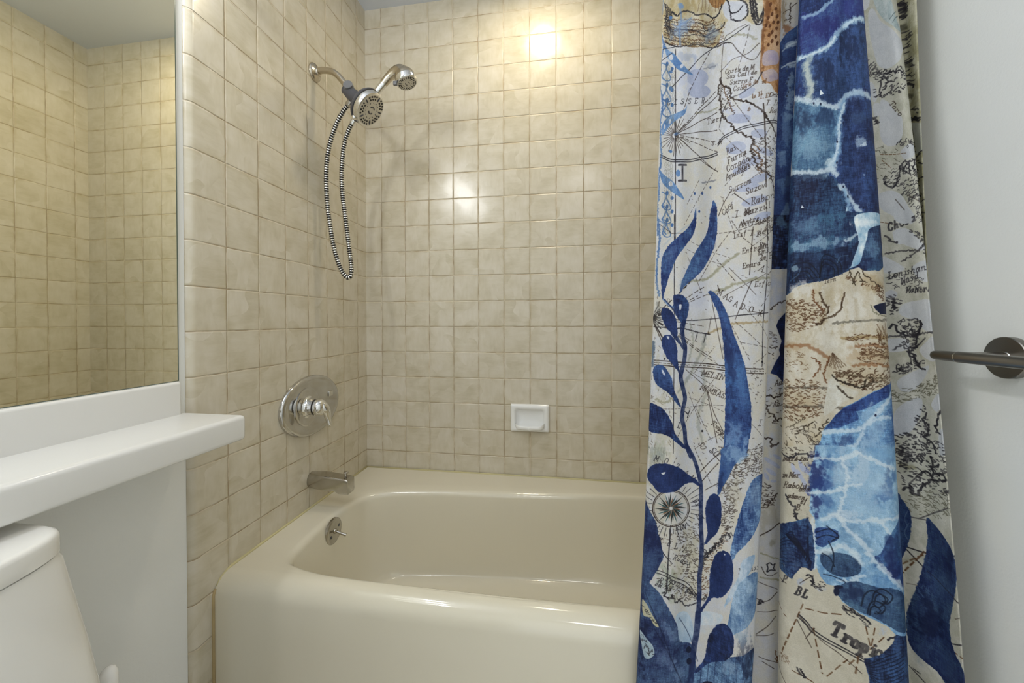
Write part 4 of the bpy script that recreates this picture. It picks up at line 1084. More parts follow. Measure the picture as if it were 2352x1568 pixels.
s;3a2b24;11;0;0.92;0;0;2060,12185 2050,12086 2065,12091/2055,12139 2035,12135 2025,12100 2030,12073 2045,12083 2055,12123/2079,12121 2114,12140 2109,12159 2094,12154 2079,12121 2084,12095 2099,12097 2114,12114/2241,12217 2231,12235 2212,12233 2187,12216 2177,12172 2187,12134 2212,12131 2231,12145 2246,12167/2369,12239 2290,12212 2276,12176 2280,12155 2310,12163 2354,12227/2369,12239 2344,12177 2413,12200/2408,12252 2408,12257 2413,12197/2408,12233 2408,12264 2408,12261 2413,12211 2413,12215
s;3a2b24;11;0;0.92;0;0;2177,12069 2222,12073 2246,12058 2241,12017 2212,11975 2173,11955 2138,11954/2192,12070 2153,11954/2413,12055 2295,12029 2256,11990 2256,11964 2285,11967 2413,12045/2413,12055 2320,11976 2413,11997/2413,12104 2413,11999 2413,11990
s;6b4526;11;0;0.92;0;0;1766,14800 1790,14802/1780,14800 1780,14721/1770,14719 1795,14721/1800,14769 1810,14770 1810,14724/1805,14722 1819,14725/1810,14757 1819,14771 1829,14772 1829,14764/1844,14776 1854,14779 1854,14733/1844,14731 1864,14735/1849,14803 1854,14803/1878,14782 1873,14785 1864,14776 1878,14759 1873,14741 1864,14736 1859,14743/1932,14838 1932,14762 1937,14765/1932,14802 1918,14800 1913,14773 1918,14752 1927,14760 1932,14790/1947,14788 1967,14801 1962,14817 1952,14813 1947,14788 1952,14767 1957,14769 1967,14782
s;6b4526;11;0;0.92;0;0;1903,14570 1903,14492 1908,14488/1937,14547 1922,14537 1918,14510 1922,14492 1927,14495 1937,14540/1937,14547 1937,14500 1947,14506/1971,14596 1996,14605/1986,14600 1986,14516/1976,14511 1996,14521/2016,14614 2016,14536 2021,14532
s;6b4526;11;0;0.92;0;0;2025,14790 2030,14794 2030,14748/2030,14776 2040,14799 2050,14796 2045,14758 2055,14761/2084,14843 2074,14837 2070,14795 2065,14742/2065,14806 2079,14813
s;6b4526;11;0;0.92;0;0;2006,14549 2030,14552/2016,14550 2011,14468/1996,14466 2021,14470/2040,14475 2045,14474/2084,14558 2114,14564 2114,14547/2089,14559 2079,14477/2084,14520 2104,14522/2074,14476 2109,14481 2109,14498/2143,14569 2128,14493 2138,14489
s;6b4526;11;0;0.92;0;0;1864,14336 1839,14266 1854,14258 1869,14275 1873,14298 1854,14290
f;5b86bd;8fb2dc;0.8;1;0;152,15765 235,15640 353,15551 446,15412 603,15240 765,15114 623,15138 436,15223 314,15380 211,15508
f;d9dbe2;d9dbe2;0.3;1;0;333,15487 329,15462 319,15443 299,15434 280,15436 265,15449 250,15471 245,15497 250,15522 260,15542 280,15552 299,15550 314,15536 329,15513
f;d0d6e2;d0d6e2;0.3;1;0;535,15268 520,15253 505,15244 490,15244 481,15252 471,15267 476,15285 481,15303 495,15317 510,15326 525,15326 535,15319 544,15305 544,15287
f;5b86bd;8fb2dc;0.8;1;0;157,13960 162,14168 284,14327 461,14378 598,14434 642,14520 598,14340 432,14235 304,14133 221,14017
f;d9dbe2;d9dbe2;0.3;1;0;329,14210 319,14188 309,14172 299,14164 289,14166 284,14179 280,14198 280,14222 284,14244 294,14260 304,14268 314,14266 324,14253 329,14233
f;d9dbe2;d9dbe2;0.3;1;0;221,14121 221,14100 216,14084 211,14075 201,14075 196,14084 191,14101 186,14122 186,14142 191,14159 201,14168 206,14168 216,14158 221,14142
f;4f7cb4;7fa5d3;0.8;1;0;113,13312 201,13181 383,13039 520,12847 638,12653 476,12747 329,12865 191,13017
f;d9dbe2;d9dbe2;0.3;1;0;392,12979 392,12956 383,12938 363,12929 348,12930 329,12942 319,12961 314,12985 314,13008 329,13026 343,13035 363,13034 378,13022 387,13003
s;4d79b5;23;0;0.95;1;0;88,15415 206,15329 177,15211 128,15115 216,15030 299,15070 211,15269 216,15358
f;4d79b5;4d79b5;0.3;1;0;245,15358 240,15338 230,15324 216,15317 206,15320 196,15332 186,15350 191,15370 196,15390 206,15405 216,15411 230,15408 240,15397 245,15379
f;4d79b5;4d79b5;0.3;1;0;348,15251 343,15236 333,15225 319,15222 304,15227 294,15237 289,15252 289,15269 294,15285 304,15295 319,15299 329,15295 338,15284 348,15268
s;4d79b5;23;0;0.95;1;0;118,14984 216,14911 186,14793 142,14693 226,14613 314,14652 221,14851 230,14940
f;4d79b5;4d79b5;0.3;1;0;255,14940 250,14921 240,14906 226,14900 216,14902 206,14914 201,14932 201,14953 206,14972 216,14987 230,14993 240,14991 250,14979 255,14961
f;4d79b5;4d79b5;0.3;1;0;358,14834 353,14819 343,14809 329,14805 319,14809 309,14819 299,14835 299,14852 304,14868 314,14878 329,14882 343,14877 353,14867 358,14851
s;4d79b5;23;0;0.95;1;0;132,14680 226,14613 196,14494 152,14393 235,14314 319,14355 226,14553 235,14642
f;4d79b5;4d79b5;0.3;1;0;265,14642 260,14622 250,14608 235,14601 226,14604 216,14615 206,14633 206,14654 211,14674 226,14688 235,14695 250,14692 260,14681 265,14663
f;4d79b5;4d79b5;0.3;1;0;368,14536 363,14521 353,14511 338,14507 324,14511 314,14522 309,14537 309,14554 314,14569 324,14580 338,14584 348,14580 358,14569 368,14553
s;4d79b5;23;0;0.95;1;0;191,12823 280,12762 245,12643 206,12539 289,12463 373,12504 280,12702 289,12792
f;4d79b5;4d79b5;0.3;1;0;319,12791 314,12772 304,12757 289,12751 275,12753 265,12765 260,12782 260,12803 265,12823 275,12838 289,12845 304,12842 314,12830 319,12812
f;4d79b5;4d79b5;0.3;1;0;422,12688 417,12672 407,12661 392,12658 378,12661 368,12671 363,12687 363,12704 368,12719 378,12730 387,12735 402,12731 412,12721 422,12705
s;4d79b5;23;0;0.95;1;0;196,12554 289,12493 255,12374 216,12270 294,12194 383,12235 289,12433 299,12523
f;4d79b5;4d79b5;0.3;1;0;324,12522 319,12503 309,12488 299,12481 284,12484 275,12495 270,12513 270,12534 275,12554 284,12569 299,12576 309,12573 319,12561 324,12543
f;4d79b5;4d79b5;0.3;1;0;427,12419 422,12404 412,12393 402,12389 387,12392 378,12402 368,12418 368,12435 378,12450 383,12462 397,12466 412,12462 422,12452 427,12437
s;4d79b5;23;0;0.95;1;0;206,12285 294,12224 265,12105 226,12000 304,11924 387,11966 299,12164 304,12253
f;4d79b5;4d79b5;0.3;1;0;333,12253 329,12233 319,12219 304,12212 294,12215 280,12226 275,12244 280,12265 284,12285 294,12300 304,12306 319,12304 329,12292 333,12274
f;4d79b5;4d79b5;0.3;1;0;436,12151 432,12135 422,12124 407,12120 397,12123 387,12133 378,12148 378,12166 383,12181 392,12192 407,12197 417,12193 427,12183 436,12168
s;4a76b2;29;0;0.9;1;5;93,16667 49,16091 147,15751 88,15415 59,15009 157,14616 123,14265 123,13907 157,13572 128,13218 128,12829 118,12472 132,11966
f;5b86bd;5b86bd;0.4;1;0;333,14861 324,14845 309,14835 294,14834 280,14840 270,14854 265,14872 265,14892 275,14908 289,14918 304,14920 319,14913 329,14898 333,14880
f;5b86bd;5b86bd;0.4;1;0;294,16261 289,16248 275,16242 260,16242 245,16249 235,16261 230,16277 230,16294 240,16307 250,16315 270,16314 280,16307 294,16293 299,16277
f;5b86bd;5b86bd;0.4;1;0;324,15188 314,15179 304,15174 289,15175 275,15182 265,15193 255,15206 260,15219 265,15230 280,15235 294,15234 309,15227 319,15215 324,15202
f;5b86bd;5b86bd;0.4;1;0;333,14861 324,14851 314,14846 299,14847 284,14853 270,14865 265,14878 265,14892 275,14902 284,14907 299,14907 314,14900 329,14888 333,14874
f;5b86bd;5b86bd;0.4;1;0;368,13609 358,13599 348,13594 333,13594 319,13601 309,13612 299,13625 299,13639 309,13649 319,13655 338,13654 353,13647 363,13636 368,13622
f;6d96cb;6d96cb;0.3;1;0;539,13171 535,13141 525,13117 505,13105 486,13107 471,13122 456,13148 451,13180 456,13210 466,13234 486,13245 500,13244 520,13228 535,13203
s;2a2730;13;0;1;1;0;128,15667 392,15690/108,15436 309,15574
s;6b6a55;10;0;0.5;1;4;206,15389 211,14732 235,14165
s;6b6a55;10;0;0.5;1;4;235,15363 245,14731 270,14164
s;6b6a55;10;0;0.5;1;4;270,15337 275,14730 294,14163
s;6b6a55;10;0;0.5;1;4;304,15310 304,14728 324,14161
s;6b6a55;10;0;0.5;1;4;333,15282 338,14724 353,14158
s;6b6a55;10;0;0.5;1;4;368,15252 368,14719 383,14154
s;6b6a55;10;0;0.5;1;4;240,13420 245,12763 260,11985
s;6b6a55;10;0;0.5;1;4;270,13419 280,12762 289,11985
s;6b6a55;10;0;0.5;1;4;304,13418 314,12761 319,11984
s;6b6a55;10;0;0.5;1;4;333,13416 348,12759 348,11983
s;6b6a55;10;0;0.5;1;4;368,13413 383,12756 378,11981
f;41639c;41639c;0.3;1;0;1010,12424 1005,12412 1000,12402 991,12397 981,12396 971,12401 966,12410 961,12422 966,12433 971,12443 981,12448 991,12449 1000,12444 1005,12435
f;41639c;41639c;0.3;1;0;1231,12911 1231,12899 1226,12890 1216,12885 1206,12885 1202,12890 1192,12900 1192,12911 1192,12923 1197,12932 1206,12937 1216,12937 1226,12932 1231,12922
f;41639c;41639c;0.3;1;0;1064,12784 1059,12772 1054,12762 1050,12757 1035,12756 1030,12760 1020,12769 1020,12781 1020,12792 1025,12802 1035,12808 1045,12809 1054,12804 1059,12795
f;41639c;41639c;0.3;1;0;897,12777 897,12765 888,12756 878,12751 868,12751 858,12756 853,12766 848,12777 848,12789 858,12798 868,12803 878,12803 888,12798 893,12788
h;dfe1ec;0.7;0.5;1035,10629 1383,10627 1054,9970
h;e0e2ec;0.7;0.5;1883,10610 2295,10611 1888,10238
h;dcd6c6;0.5;0.5;1309,8560 1672,8610 1324,7666
h;cfd3e4;0.7;0.5;1000,10749 1157,10751 1010,10510
s;8f8a62;49;0;0.6;1;5;790,11031 1206,11105 1476,11359 1741,11547
s;8f8a62;46;0;0.6;1;5;1216,10775 1638,10935 1947,11032 2315,11072
s;a58449;39;0;0.6;1;5;1231,9993 1442,10105 1648,10195 2300,10237
s;8d9184;65;0;0.5;1;5;1162,9939 1123,9668 947,9311 799,9046 628,8847
s;8d9184;46;0;0.45;1;5;848,10211 927,9851 839,9463
s;8f8a62;43;0;0.6;1;5;211,8682 373,8629 510,8711
s;8d9184;52;0;0.4;1;5;1133,9246 1202,8764 1069,8315 1167,7801
s;2a2730;16;0;1;0;0;446,12358 500,10509 530,9321 564,7638
s;2a2730;20;0;1;0;0;2187,12008 2222,11010 2173,10209 2197,9393
s;2a2730;20;0;0.9;1;0;137,10326 780,10259 1388,10299 1746,10354 2305,10404
s;2a2730;23;0;0.9;1;2;128,10137 471,10107 716,10098 1020,10024 1260,9981
s;2a2730;16;0;1;1;0;1020,10030 976,9851/1187,9984 1148,9818
s;3a2b24;20;0;1;1;0;162,9466 1069,9404 1501,9368 2246,9326
s;3a2b24;13;18;1;1;0;162,9421 1069,9359 1501,9324 2251,9282
s;3a2b24;20;0;1;1;0;162,9376 1069,9314 1506,9280 2251,9239
s;3a2b24;13;30;1;0;0;74,10309 1020,11227
s;3a2b24;13;30;1;0;0;74,10309 824,11016
s;3a2b24;13;30;1;0;0;74,10309 1123,10924
s;3a2b24;13;30;1;0;0;74,10309 1000,10749
s;3a2b24;13;30;1;0;0;74,10309 1270,10810
s;3a2b24;13;34;1;0;0;74,10309 863,9852
s;3a2b24;13;34;1;0;0;74,10309 1295,9519
s;3a2b24;13;34;1;0;0;74,10309 1501,9324
s;3a2b24;13;0;1;0;0;74,10309 490,9379
s;3a2b24;13;34;1;0;0;74,10309 1113,10149
s;3a2b24;13;0;1;0;0;74,10309 397,9704
s;3a2b24;13;0;1;0;0;74,10309 304,9912
s;2a2730;13;0;1;0;0;74,10309 196,10568
s;2a2730;13;0;1;0;0;74,10309 245,10520
s;2a2730;13;0;1;0;0;74,10309 280,10458
s;2a2730;13;0;1;0;0;74,10309 304,10385
s;2a2730;13;0;1;0;0;74,10309 314,10308
s;2a2730;13;0;1;0;0;74,10309 309,10230
s;2a2730;13;0;1;0;0;74,10309 289,10158
s;2a2730;13;0;1;0;0;74,10309 260,10096
s;2a2730;13;0;1;0;0;74,10309 216,10048
s;3a2b24;13;18;0.85;0;0;1618,12204 1795,11851 2202,11381/2163,12149 1770,11999 1358,11985/1599,12002 1417,11756 1025,11048/1368,11463 1687,11025
s;3a2b24;13;0;0.8;0;0;147,12192 412,11988 794,11984/1280,10329 1231,9983/1947,12037 1908,11124/1270,10750 1501,9501/1947,11009 1697,10268
s;3a2b24;10;22;0.8;0;0;1697,10239 2177,9751/1800,9836 2413,9714/2070,9467 2413,9685/1648,10151 1962,9467
s;3a2b24;10;16;0.85;0;0;1015,8542 1403,9168/1015,8542 593,7900/1015,8542 1515,8590/1015,8542 1319,7874/245,8489 1015,8542/878,9252 1510,8854
s;3a2b24;13;0;0.8;1;0;780,9286 1197,8914 1363,8419 1520,8093/1226,8885 1422,7837
s;3a2b24;13;0;0.92;0;0;1417,10881 1427,10876 1417,10785 1476,10851 1486,10846/1427,10877 1383,10779/1373,10782 1388,10775/1476,10851 1437,10751/1427,10755 1442,10748
s;3a2b24;13;0;0.92;0;0;1491,10695 1564,10775 1545,10665/1486,10698 1496,10690/1535,10669 1555,10661/1520,10725 1550,10708
s;3a2b24;13;0;0.92;0;0;1653,10686 1653,10706 1643,10719 1618,10720 1594,10687 1579,10645 1594,10625 1613,10623 1628,10652/1618,10659 1638,10647
s;3a2b24;13;0;0.92;0;0;1663,10540 1731,10625 1716,10515/1658,10542 1672,10536/1712,10518 1721,10512/1687,10572 1721,10558
s;3a2b24;13;0;0.92;0;0;1810,10581 1834,10571 1849,10550 1844,10512 1824,10478 1805,10469 1775,10479/1819,10577 1785,10475
s;3a2b24;13;0;0.92;0;0;1967,10519 1942,10512 1922,10474 1922,10433 1942,10415 1962,10423 1981,10460 1986,10501 1967,10519
s;3a2b24;13;0;0.92;0;0;2089,10451 2124,10337/2148,10442 2065,10345/2079,10452 2099,10449/2138,10444 2158,10441/2060,10346 2074,10343/2114,10338 2133,10335
s;3a2b24;16;0;1;1;0;1971,10424 2133,10395/1388,10955 1408,10864
s;3a2b24;13;0;0.92;0;0;1162,9260 1177,9257 1162,9167 1231,9245 1241,9243/1172,9258 1118,9155/1113,9157 1128,9152/1231,9245 1182,9139/1177,9141 1192,9137/1255,9240 1305,9230 1300,9209/1265,9238 1216,9132/1241,9187 1270,9182/1206,9134 1260,9123 1270,9144/1334,9226 1354,9222/1344,9224 1295,9116/1285,9118 1339,9110 1354,9136/1417,9212 1461,9206/1437,9209 1393,9101/1368,9104 1412,9098/1476,9203 1491,9201 1491,9087 1540,9194/1491,9201 1442,9094/1432,9095 1452,9092/1530,9195 1550,9192
s;3a2b24;13;0;0.92;0;0;1148,8979 1157,8974 1143,8888 1206,8953 1216,8948/1157,8975 1103,8883/1094,8886 1113,8879/1206,8952 1162,8857/1152,8861 1167,8854/1255,8932 1231,8928 1206,8895 1192,8856 1211,8836 1236,8839 1260,8873 1270,8912 1255,8932/1295,8916 1305,8912 1290,8825 1354,8896 1358,8892/1305,8913 1255,8816/1251,8819 1265,8813/1354,8896 1309,8796/1300,8799 1314,8794/1373,8888 1403,8878 1408,8863 1398,8840 1383,8832 1363,8839/1383,8832 1393,8814 1378,8786 1358,8779 1329,8789/1383,8885 1339,8786/1398,8766 1471,8856 1452,8748/1393,8767 1403,8763/1442,8751 1457,8746/1422,8799 1457,8790/1550,8803 1555,8821 1540,8831 1520,8827 1506,8802 1515,8782 1530,8762 1515,8736 1496,8734 1476,8747 1481,8765/1540,8719 1613,8806 1594,8701/1535,8721 1545,8716/1584,8703 1599,8699/1569,8752 1599,8742
s;3a2b24;11;0;0.92;0;0;1795,11638 1834,11647 1839,11625/1805,11640 1800,11532/1800,11589 1824,11592/1790,11531 1834,11540 1839,11561/1854,11602 1859,11607 1854,11544/1859,11582 1878,11611 1888,11607 1878,11555 1893,11559/1927,11659 1918,11576 1922,11561 1937,11574/1913,11620 1942,11628/1967,11634 1976,11638 1976,11576/1967,11573 1986,11579/1976,11621 1991,11641 2006,11646 2006,11635/2065,11663 2035,11652 2025,11617 2030,11594 2045,11598 2060,11654/2065,11663 2055,11605 2074,11612/2128,11726 2119,11622 2138,11627/2128,11677 2099,11673 2089,11637 2094,11609 2109,11619 2124,11661/2212,11702 2168,11688 2158,11653 2163,11630 2182,11635 2207,11693/2212,11702 2197,11643 2227,11652
s;3a2b24;11;0;0.92;0;0;2035,11608 2079,11624 2079,11601/2045,11612 2045,11498/2045,11557 2070,11565/2035,11495 2084,11511 2084,11534/2094,11577 2104,11583 2099,11516/2104,11557 2119,11588 2128,11582 2124,11524/2128,11564 2143,11596 2158,11590 2153,11537 2168,11542/2236,11615 2217,11618 2192,11601 2227,11581 2222,11555 2197,11545 2182,11552/2330,11683 2315,11592 2334,11580 2413,11606/2295,11637 2413,11665
s;3a2b24;11;0;0.92;0;0;2104,11502 2099,11398 2114,11403/2104,11453 2079,11448 2065,11412 2074,11384 2089,11395 2104,11436/2133,11436 2177,11456 2168,11476 2148,11470 2133,11435 2138,11408 2158,11410 2177,11429/2266,11547 2320,11561 2354,11556 2364,11533 2325,11511 2285,11501/2325,11511 2393,11511 2413,11484 2330,11454 2266,11439/2280,11551 2285,11444/2413,11540 2413,11544 2413,11480/2413,11477 2413,11485/2413,11526 2413,11548 2413,11554 2413,11543
s;3a2b24;11;0;0.92;0;0;1810,11348 1849,11355 1849,11335/1815,11350 1810,11249/1815,11301 1834,11305/1800,11247 1844,11255 1849,11275/1859,11312 1864,11316 1859,11257/1864,11293 1873,11319 1883,11312 1878,11261/1878,11297 1893,11323 1903,11316 1898,11270 1908,11273/1952,11336 1927,11327 1918,11295 1922,11273 1932,11276 1952,11328/1952,11336 1947,11281 1962,11288/1971,11341 1981,11343 1981,11285/1971,11282 1991,11288/1981,11327 1996,11346 2011,11350 2011,11340/2070,11364 2040,11354 2030,11322 2035,11300 2045,11303 2065,11356/2070,11364 2060,11309 2074,11316
s;3a2b24;11;0;0.92;0;0;2006,10994 2050,11000 2045,10980/2016,10996 2001,10896/2006,10948 2030,10950/1991,10895 2035,10900 2040,10921/2099,10958 2084,10965 2070,10953 2084,10931 2079,10908 2065,10904 2055,10912/2182,11010 2163,11005 2143,10952 2124,10886/2128,10968 2168,10972/2241,11021 2212,10930 2231,10924/2310,10989 2271,10975 2261,10954 2261,10933 2295,10928 2339,10941 2364,10965 2359,10984 2310,10989/2413,10999 2413,11001 2413,10942/2413,10940 2413,10943/2413,10984 2413,11002 2413,11004 2413,10994/2413,10979 2413,10991 2413,11011 2413,11009 2413,10979 2413,10952 2413,10951 2413,10965/2413,11013 2413,11019 2413,11007 2413,10984 2413,10962 2413,10957 2413,10966
s;3a2b24;11;0;0.92;0;0;2045,11205 2148,11297 2109,11179/2035,11208 2050,11201/2099,11183 2119,11176/2079,11239 2124,11225/2143,11172 2153,11167/2413,11263 2413,11240 2413,11218/2413,11258 2261,11139/2330,11198 2413,11195/2236,11143 2285,11135
s;3a2b24;11;0;0.92;0;0;1785,12085 1805,12192 1829,12094/1780,12084 1790,12086/1819,12093 1834,12096/1790,12126 1819,12131/1839,12153 1844,12158 1839,12098/1844,12134 1864,12161 1869,12158 1864,12109 1878,12112/1908,12207 1903,12128 1908,12115 1918,12127/1893,12171 1922,12178/1942,12185 1952,12188 1952,12129/1942,12126 1962,12133/1952,12172 1962,12192 1976,12196 1976,12186/2001,12175 2025,12193 2025,12212 2011,12207 2001,12175 2001,12149 2016,12150 2030,12167
s;3a2b24;11;0;0.92;0;0;1918,11975 1952,11980/1937,11978 1922,11872/1908,11870 1942,11874/1971,11883 1976,11881/2074,11998 2060,11897 2074,11899/2070,11951 2045,11950 2030,11916 2030,11888 2050,11896 2065,11934/2094,11929 2128,11943 2128,11963 2109,11960 2094,11928 2094,11901 2114,11900 2128,11916
s;3a2b24;11;0;0.92;0;0;1648,11955 1687,11961/1667,11958 1667,11854/1648,11852 1687,11857/1702,11917 1712,11921 1707,11860/1707,11897 1726,11924 1736,11920 1731,11870 1746,11872/1790,11929 1780,11935 1766,11923 1785,11900 1780,11878 1766,11872 1761,11880/1844,11986 1834,11979 1824,11925 1819,11857/1815,11941 1839,11947
s;3a2b24;11;0;0.92;0;0;2168,12121 2207,12123 2236,12109 2231,12068 2207,12026 2173,12007 2133,12005/2182,12121 2148,12006/2413,12107 2285,12080 2251,12042 2256,12016 2280,12019 2369,12089/2413,12107 2315,12027 2388,12044/2413,12156 2413,12052 2413,12042
s;3a2b24;11;0;0.92;0;0;2006,11953 2040,11960/2021,11956 2016,11856/1996,11853 2030,11859/2060,11869 2065,11868/2128,11977 2173,11986/2148,11981 2138,11881/2119,11877 2163,11885
s;3a2b24;11;0;0.92;0;0;2060,11737 2089,11742 2104,11733 2099,11710 2084,11692 2070,11689/2070,11739 2065,11638/2055,11637 2074,11640/2084,11692 2099,11645 2109,11647/2124,11704 2133,11709 2124,11650/2128,11685 2153,11713 2168,11710 2153,11661 2173,11664
s;3a2b24;11;0;0.92;0;0;1358,8251 1373,8264 1417,8231 1403,8215/1398,8248 1324,8181/1314,8188 1334,8173/1412,8185 1393,8189 1373,8178 1363,8161 1373,8145 1388,8140 1408,8152 1417,8168 1412,8185/1432,8163 1442,8162 1398,8124/1422,8146 1452,8155 1452,8145 1412,8113/1437,8135 1466,8142 1466,8132 1432,8104 1442,8097/1515,8105 1491,8120 1461,8105 1452,8086 1461,8079 1506,8101/1515,8105 1471,8073 1486,8066/1594,8097 1520,8039 1530,8030/1560,8069 1540,8084 1510,8072 1496,8050 1510,8044 1545,8060/1584,8053 1599,8044 1555,8006/1545,8015 1569,7997/1618,8065 1623,8062
s;3a2b24;11;0;0.92;0;0;1466,8122 1476,8109/1471,8116 1403,8058/1398,8064 1427,8037 1447,8050/1481,8054 1491,8044 1452,8011/1442,8021 1461,8001/1510,8063 1515,8060/1481,8020 1510,8006 1520,8018 1510,8028 1481,8021 1466,8003 1476,7992 1491,7988/1599,8000 1525,7952 1535,7943/1564,7977 1550,7993 1520,7984 1506,7964 1520,7958 1550,7969
s;3a2b24;11;0;0.92;0;0;2192,8364 2271,8359/2231,8362 2187,8250/2158,8251 2227,8248/2295,8247 2305,8244
s;3a2b24;11;0;0.92;0;0;1192,7765 1206,7774 1202,7792 1182,7807 1157,7800 1152,7779 1148,7755 1118,7751 1099,7767 1099,7790 1113,7798/1236,7727 1216,7744 1172,7739 1138,7723 1138,7699 1162,7680 1202,7684 1236,7703 1236,7727
s;3a2b24;11;0;0.92;0;0;1535,7786 1540,7758 1530,7742 1510,7741 1496,7754 1496,7774/1535,7776 1457,7770/1452,7778 1457,7759/1520,7683 1510,7710 1486,7718 1466,7709 1471,7698 1510,7684/1520,7683 1476,7685 1481,7670/1525,7638 1515,7655 1501,7658 1481,7652 1481,7634 1491,7618 1506,7614 1525,7621 1525,7638
s;2a2730;13;0;0.92;0;0;662,8246 687,8236/672,8242 638,8144/623,8148 682,8125 696,8148
s;2a2730;20;0;1;1;0;785,8449 858,8383 844,8324/888,8456 858,8383
k;3a2b24;40;26;40;9;1962,9353 2295,9318 2290,9060 2163,8694 1981,8754
f;2a2730;2a2730;0.3;1;0;2222,9464 2217,9455 2212,9449 2202,9445 2192,9445 2182,9449 2177,9457 2173,9465 2173,9474 2177,9481 2187,9485 2197,9484 2207,9480 2217,9473
f;2a2730;2a2730;0.3;1;0;363,9494 363,9485 358,9478 348,9473 343,9473 338,9477 333,9484 329,9494 333,9503 338,9510 343,9514 348,9514 358,9510 363,9503
f;2a2730;2a2730;0.3;1;0;1177,8041 1177,8032 1172,8025 1162,8021 1157,8021 1152,8025 1143,8033 1143,8042 1143,8051 1148,8058 1157,8062 1162,8062 1172,8058 1177,8051
s;4a76b2;29;0;0.9;1;5;128,12315 172,11921 152,11533 147,11053 206,10752
s;7d9fce;39;0;0.9;1;0;280,10691 427,10540 589,10538
s;5b86bd;23;0;1;1;0;157,12251 245,12189 235,12070 294,11979
s;55554a;10;0;0.7;1;0;157,10633 147,10393 137,10152
s;55554a;10;0;0.7;1;0;177,10632 172,10392 162,10152
s;55554a;10;0;0.7;1;0;196,10632 196,10392 186,10152
s;55554a;10;0;0.7;1;0;216,10632 216,10392 206,10152
s;48607a;59;0;0.8;1;3;128,9820 123,9609 118,9352
s;5a6a70;46;0;0.7;1;3;78,8967 78,8602
s;55604f;52;0;0.6;1;4;78,8023 103,7582
s;3a2b24;10;0;0.75;0;0;1471,10719 2192,11150
s;3a2b24;10;14;0.75;0;0;873,8724 1609,8437
s;3a2b24;10;26;0.75;0;0;1633,7840 2079,7435
s;3a2b24;10;0;0.75;0;0;755,11519 1084,10808
s;3a2b24;10;0;0.75;0;0;1579,11295 2025,10736
s;3a2b24;10;14;0.75;0;0;858,8827 1133,8173
s;3a2b24;10;14;0.75;0;0;1638,8643 2271,8056
s;3a2b24;10;26;0.75;0;0;736,11667 1501,11344
s;3a2b24;10;26;0.75;0;0;716,11866 1594,11483
s;3a2b24;10;14;0.75;0;0;1849,10491 2413,9823
s;3a2b24;10;26;0.75;0;0;652,9425 1221,9185
s;3a2b24;10;14;0.75;0;0;976,9217 1334,9699
s;3a2b24;10;14;0.75;0;0;1059,7707 1633,8135
s;3a2b24;10;14;0.75;0;0;1952,11680 2413,12074
s;3a2b24;10;26;0.75;0;0;2119,10526 2413,10893
s;3a2b24;10;26;0.75;0;0;1457,7945 1913,7527
k;4a3a30;120;26;20;9;490,12294 2079,12205 2305,7912 628,7840
k;6b5a48;96;52;80;9;142,10633 481,10628 554,7721 137,7680
h;b9b39c;0.4;0.5;358,9165 525,9172 373,8688
h;bdb7a0;0.45;0.5;343,7882 535,7897 358,7526
h;c4bfae;0.35;0.5;1108,10210 1280,10209 1113,9969
f;2a4380;4f74a8;1.0;1;1;907,12498 927,12356 912,12118 839,11925 682,11727 515,11490 422,11257 348,11020 299,10811 270,10668 240,10902 221,11291 250,11576 387,11790 549,11934 721,12086 853,12267 883,12415
f;2a4380;4f74a8;1.0;1;1;1275,12658 1344,12508 1358,12119 1334,11854 1260,11590 1143,11351 991,11167 790,11010 667,10895 603,10781 628,11013 701,11178 829,11449 971,11688 1128,11933 1192,12160 1216,12399 1251,12576
s;8fb3d4;26;0;0.35;1;3;245,11740 412,11914 790,12177
h;7fa0c4;0.5;0.5;657,10984 716,10955 564,10829
h;7fa0c4;0.35;0.5;397,11556 461,11515 275,11327
h;16265a;0.5;0.5;1290,12126 1349,12121 1295,11767
f;2a4380;3f68a4;1.0;0;1;1202,10835 1270,10864 1383,10758 1491,10558 1574,10350 1653,10087 1756,9771 1859,9459 1922,9118 2001,8640 2021,8212 1976,7927 1957,7670 1530,7597 1540,7862 1550,8156 1555,8742 1535,9326 1510,9767 1466,10091 1408,10388 1319,10599 1251,10765
h;86aedd;0.75;0.5;1736,7954 1922,7982 1741,7609
h;5f8fc9;0.6;0.5;1815,9003 1918,9030 1918,8447
h;1b2b60;0.6;0.5;1633,9333 1712,9349 1736,8393
h;5f8fc9;0.4;0.5;1545,10209 1604,10234 1653,9880
f;1b2f66;3a5c96;0.8;1;1;500,10771 672,10752 809,10593 794,10390 741,10241 682,10199 584,10295 490,10491 476,10673
f;dfe2ea;dfe2ea;0.2;1;0;593,10568 642,10574 638,10490 608,10461
f;1b2f66;2a4380;0.7;1;1;280,10512 407,10481 525,10330 564,10123 569,9915 471,9997 343,10146 255,10356
f;1b2f66;2a4380;0.7;1;1;304,9942 422,9973 510,9908 574,9731 593,9494 628,9262 490,9403 373,9548 289,9757
f;d5d9e4;d5d9e4;0.2;1;0;368,9943 422,9937 407,9883
f;1b2f66;3a5c96;0.7;1;1;157,9334 299,9373 417,9251 505,9076 539,8900 701,8541 589,8634 451,8806 226,8976 152,9159
f;cfd6e6;cfd6e6;0.2;1;0;319,9278 363,9195 343,9165 299,9254
f;1b2f66;3a5c96;1.0;1;1;78,8571 275,8550 412,8422 530,8217 598,8012 829,7726 760,7730 535,7921 368,7997 78,8078
s;1b2f66;88;0;1;1;0;711,10241 672,10146 696,9914 750,9728 741,9496 696,9290 672,9136 726,8925 780,8713 741,8513 731,8300 794,8059 824,7816 947,7536
s;1b2f66;46;0;1;1;0;569,9930 701,9712/613,9292 687,9142/731,10241 691,10033/471,10003 613,9826
s;1b2f66;26;0;0.8;1;0;309,10676 456,10510 549,10360
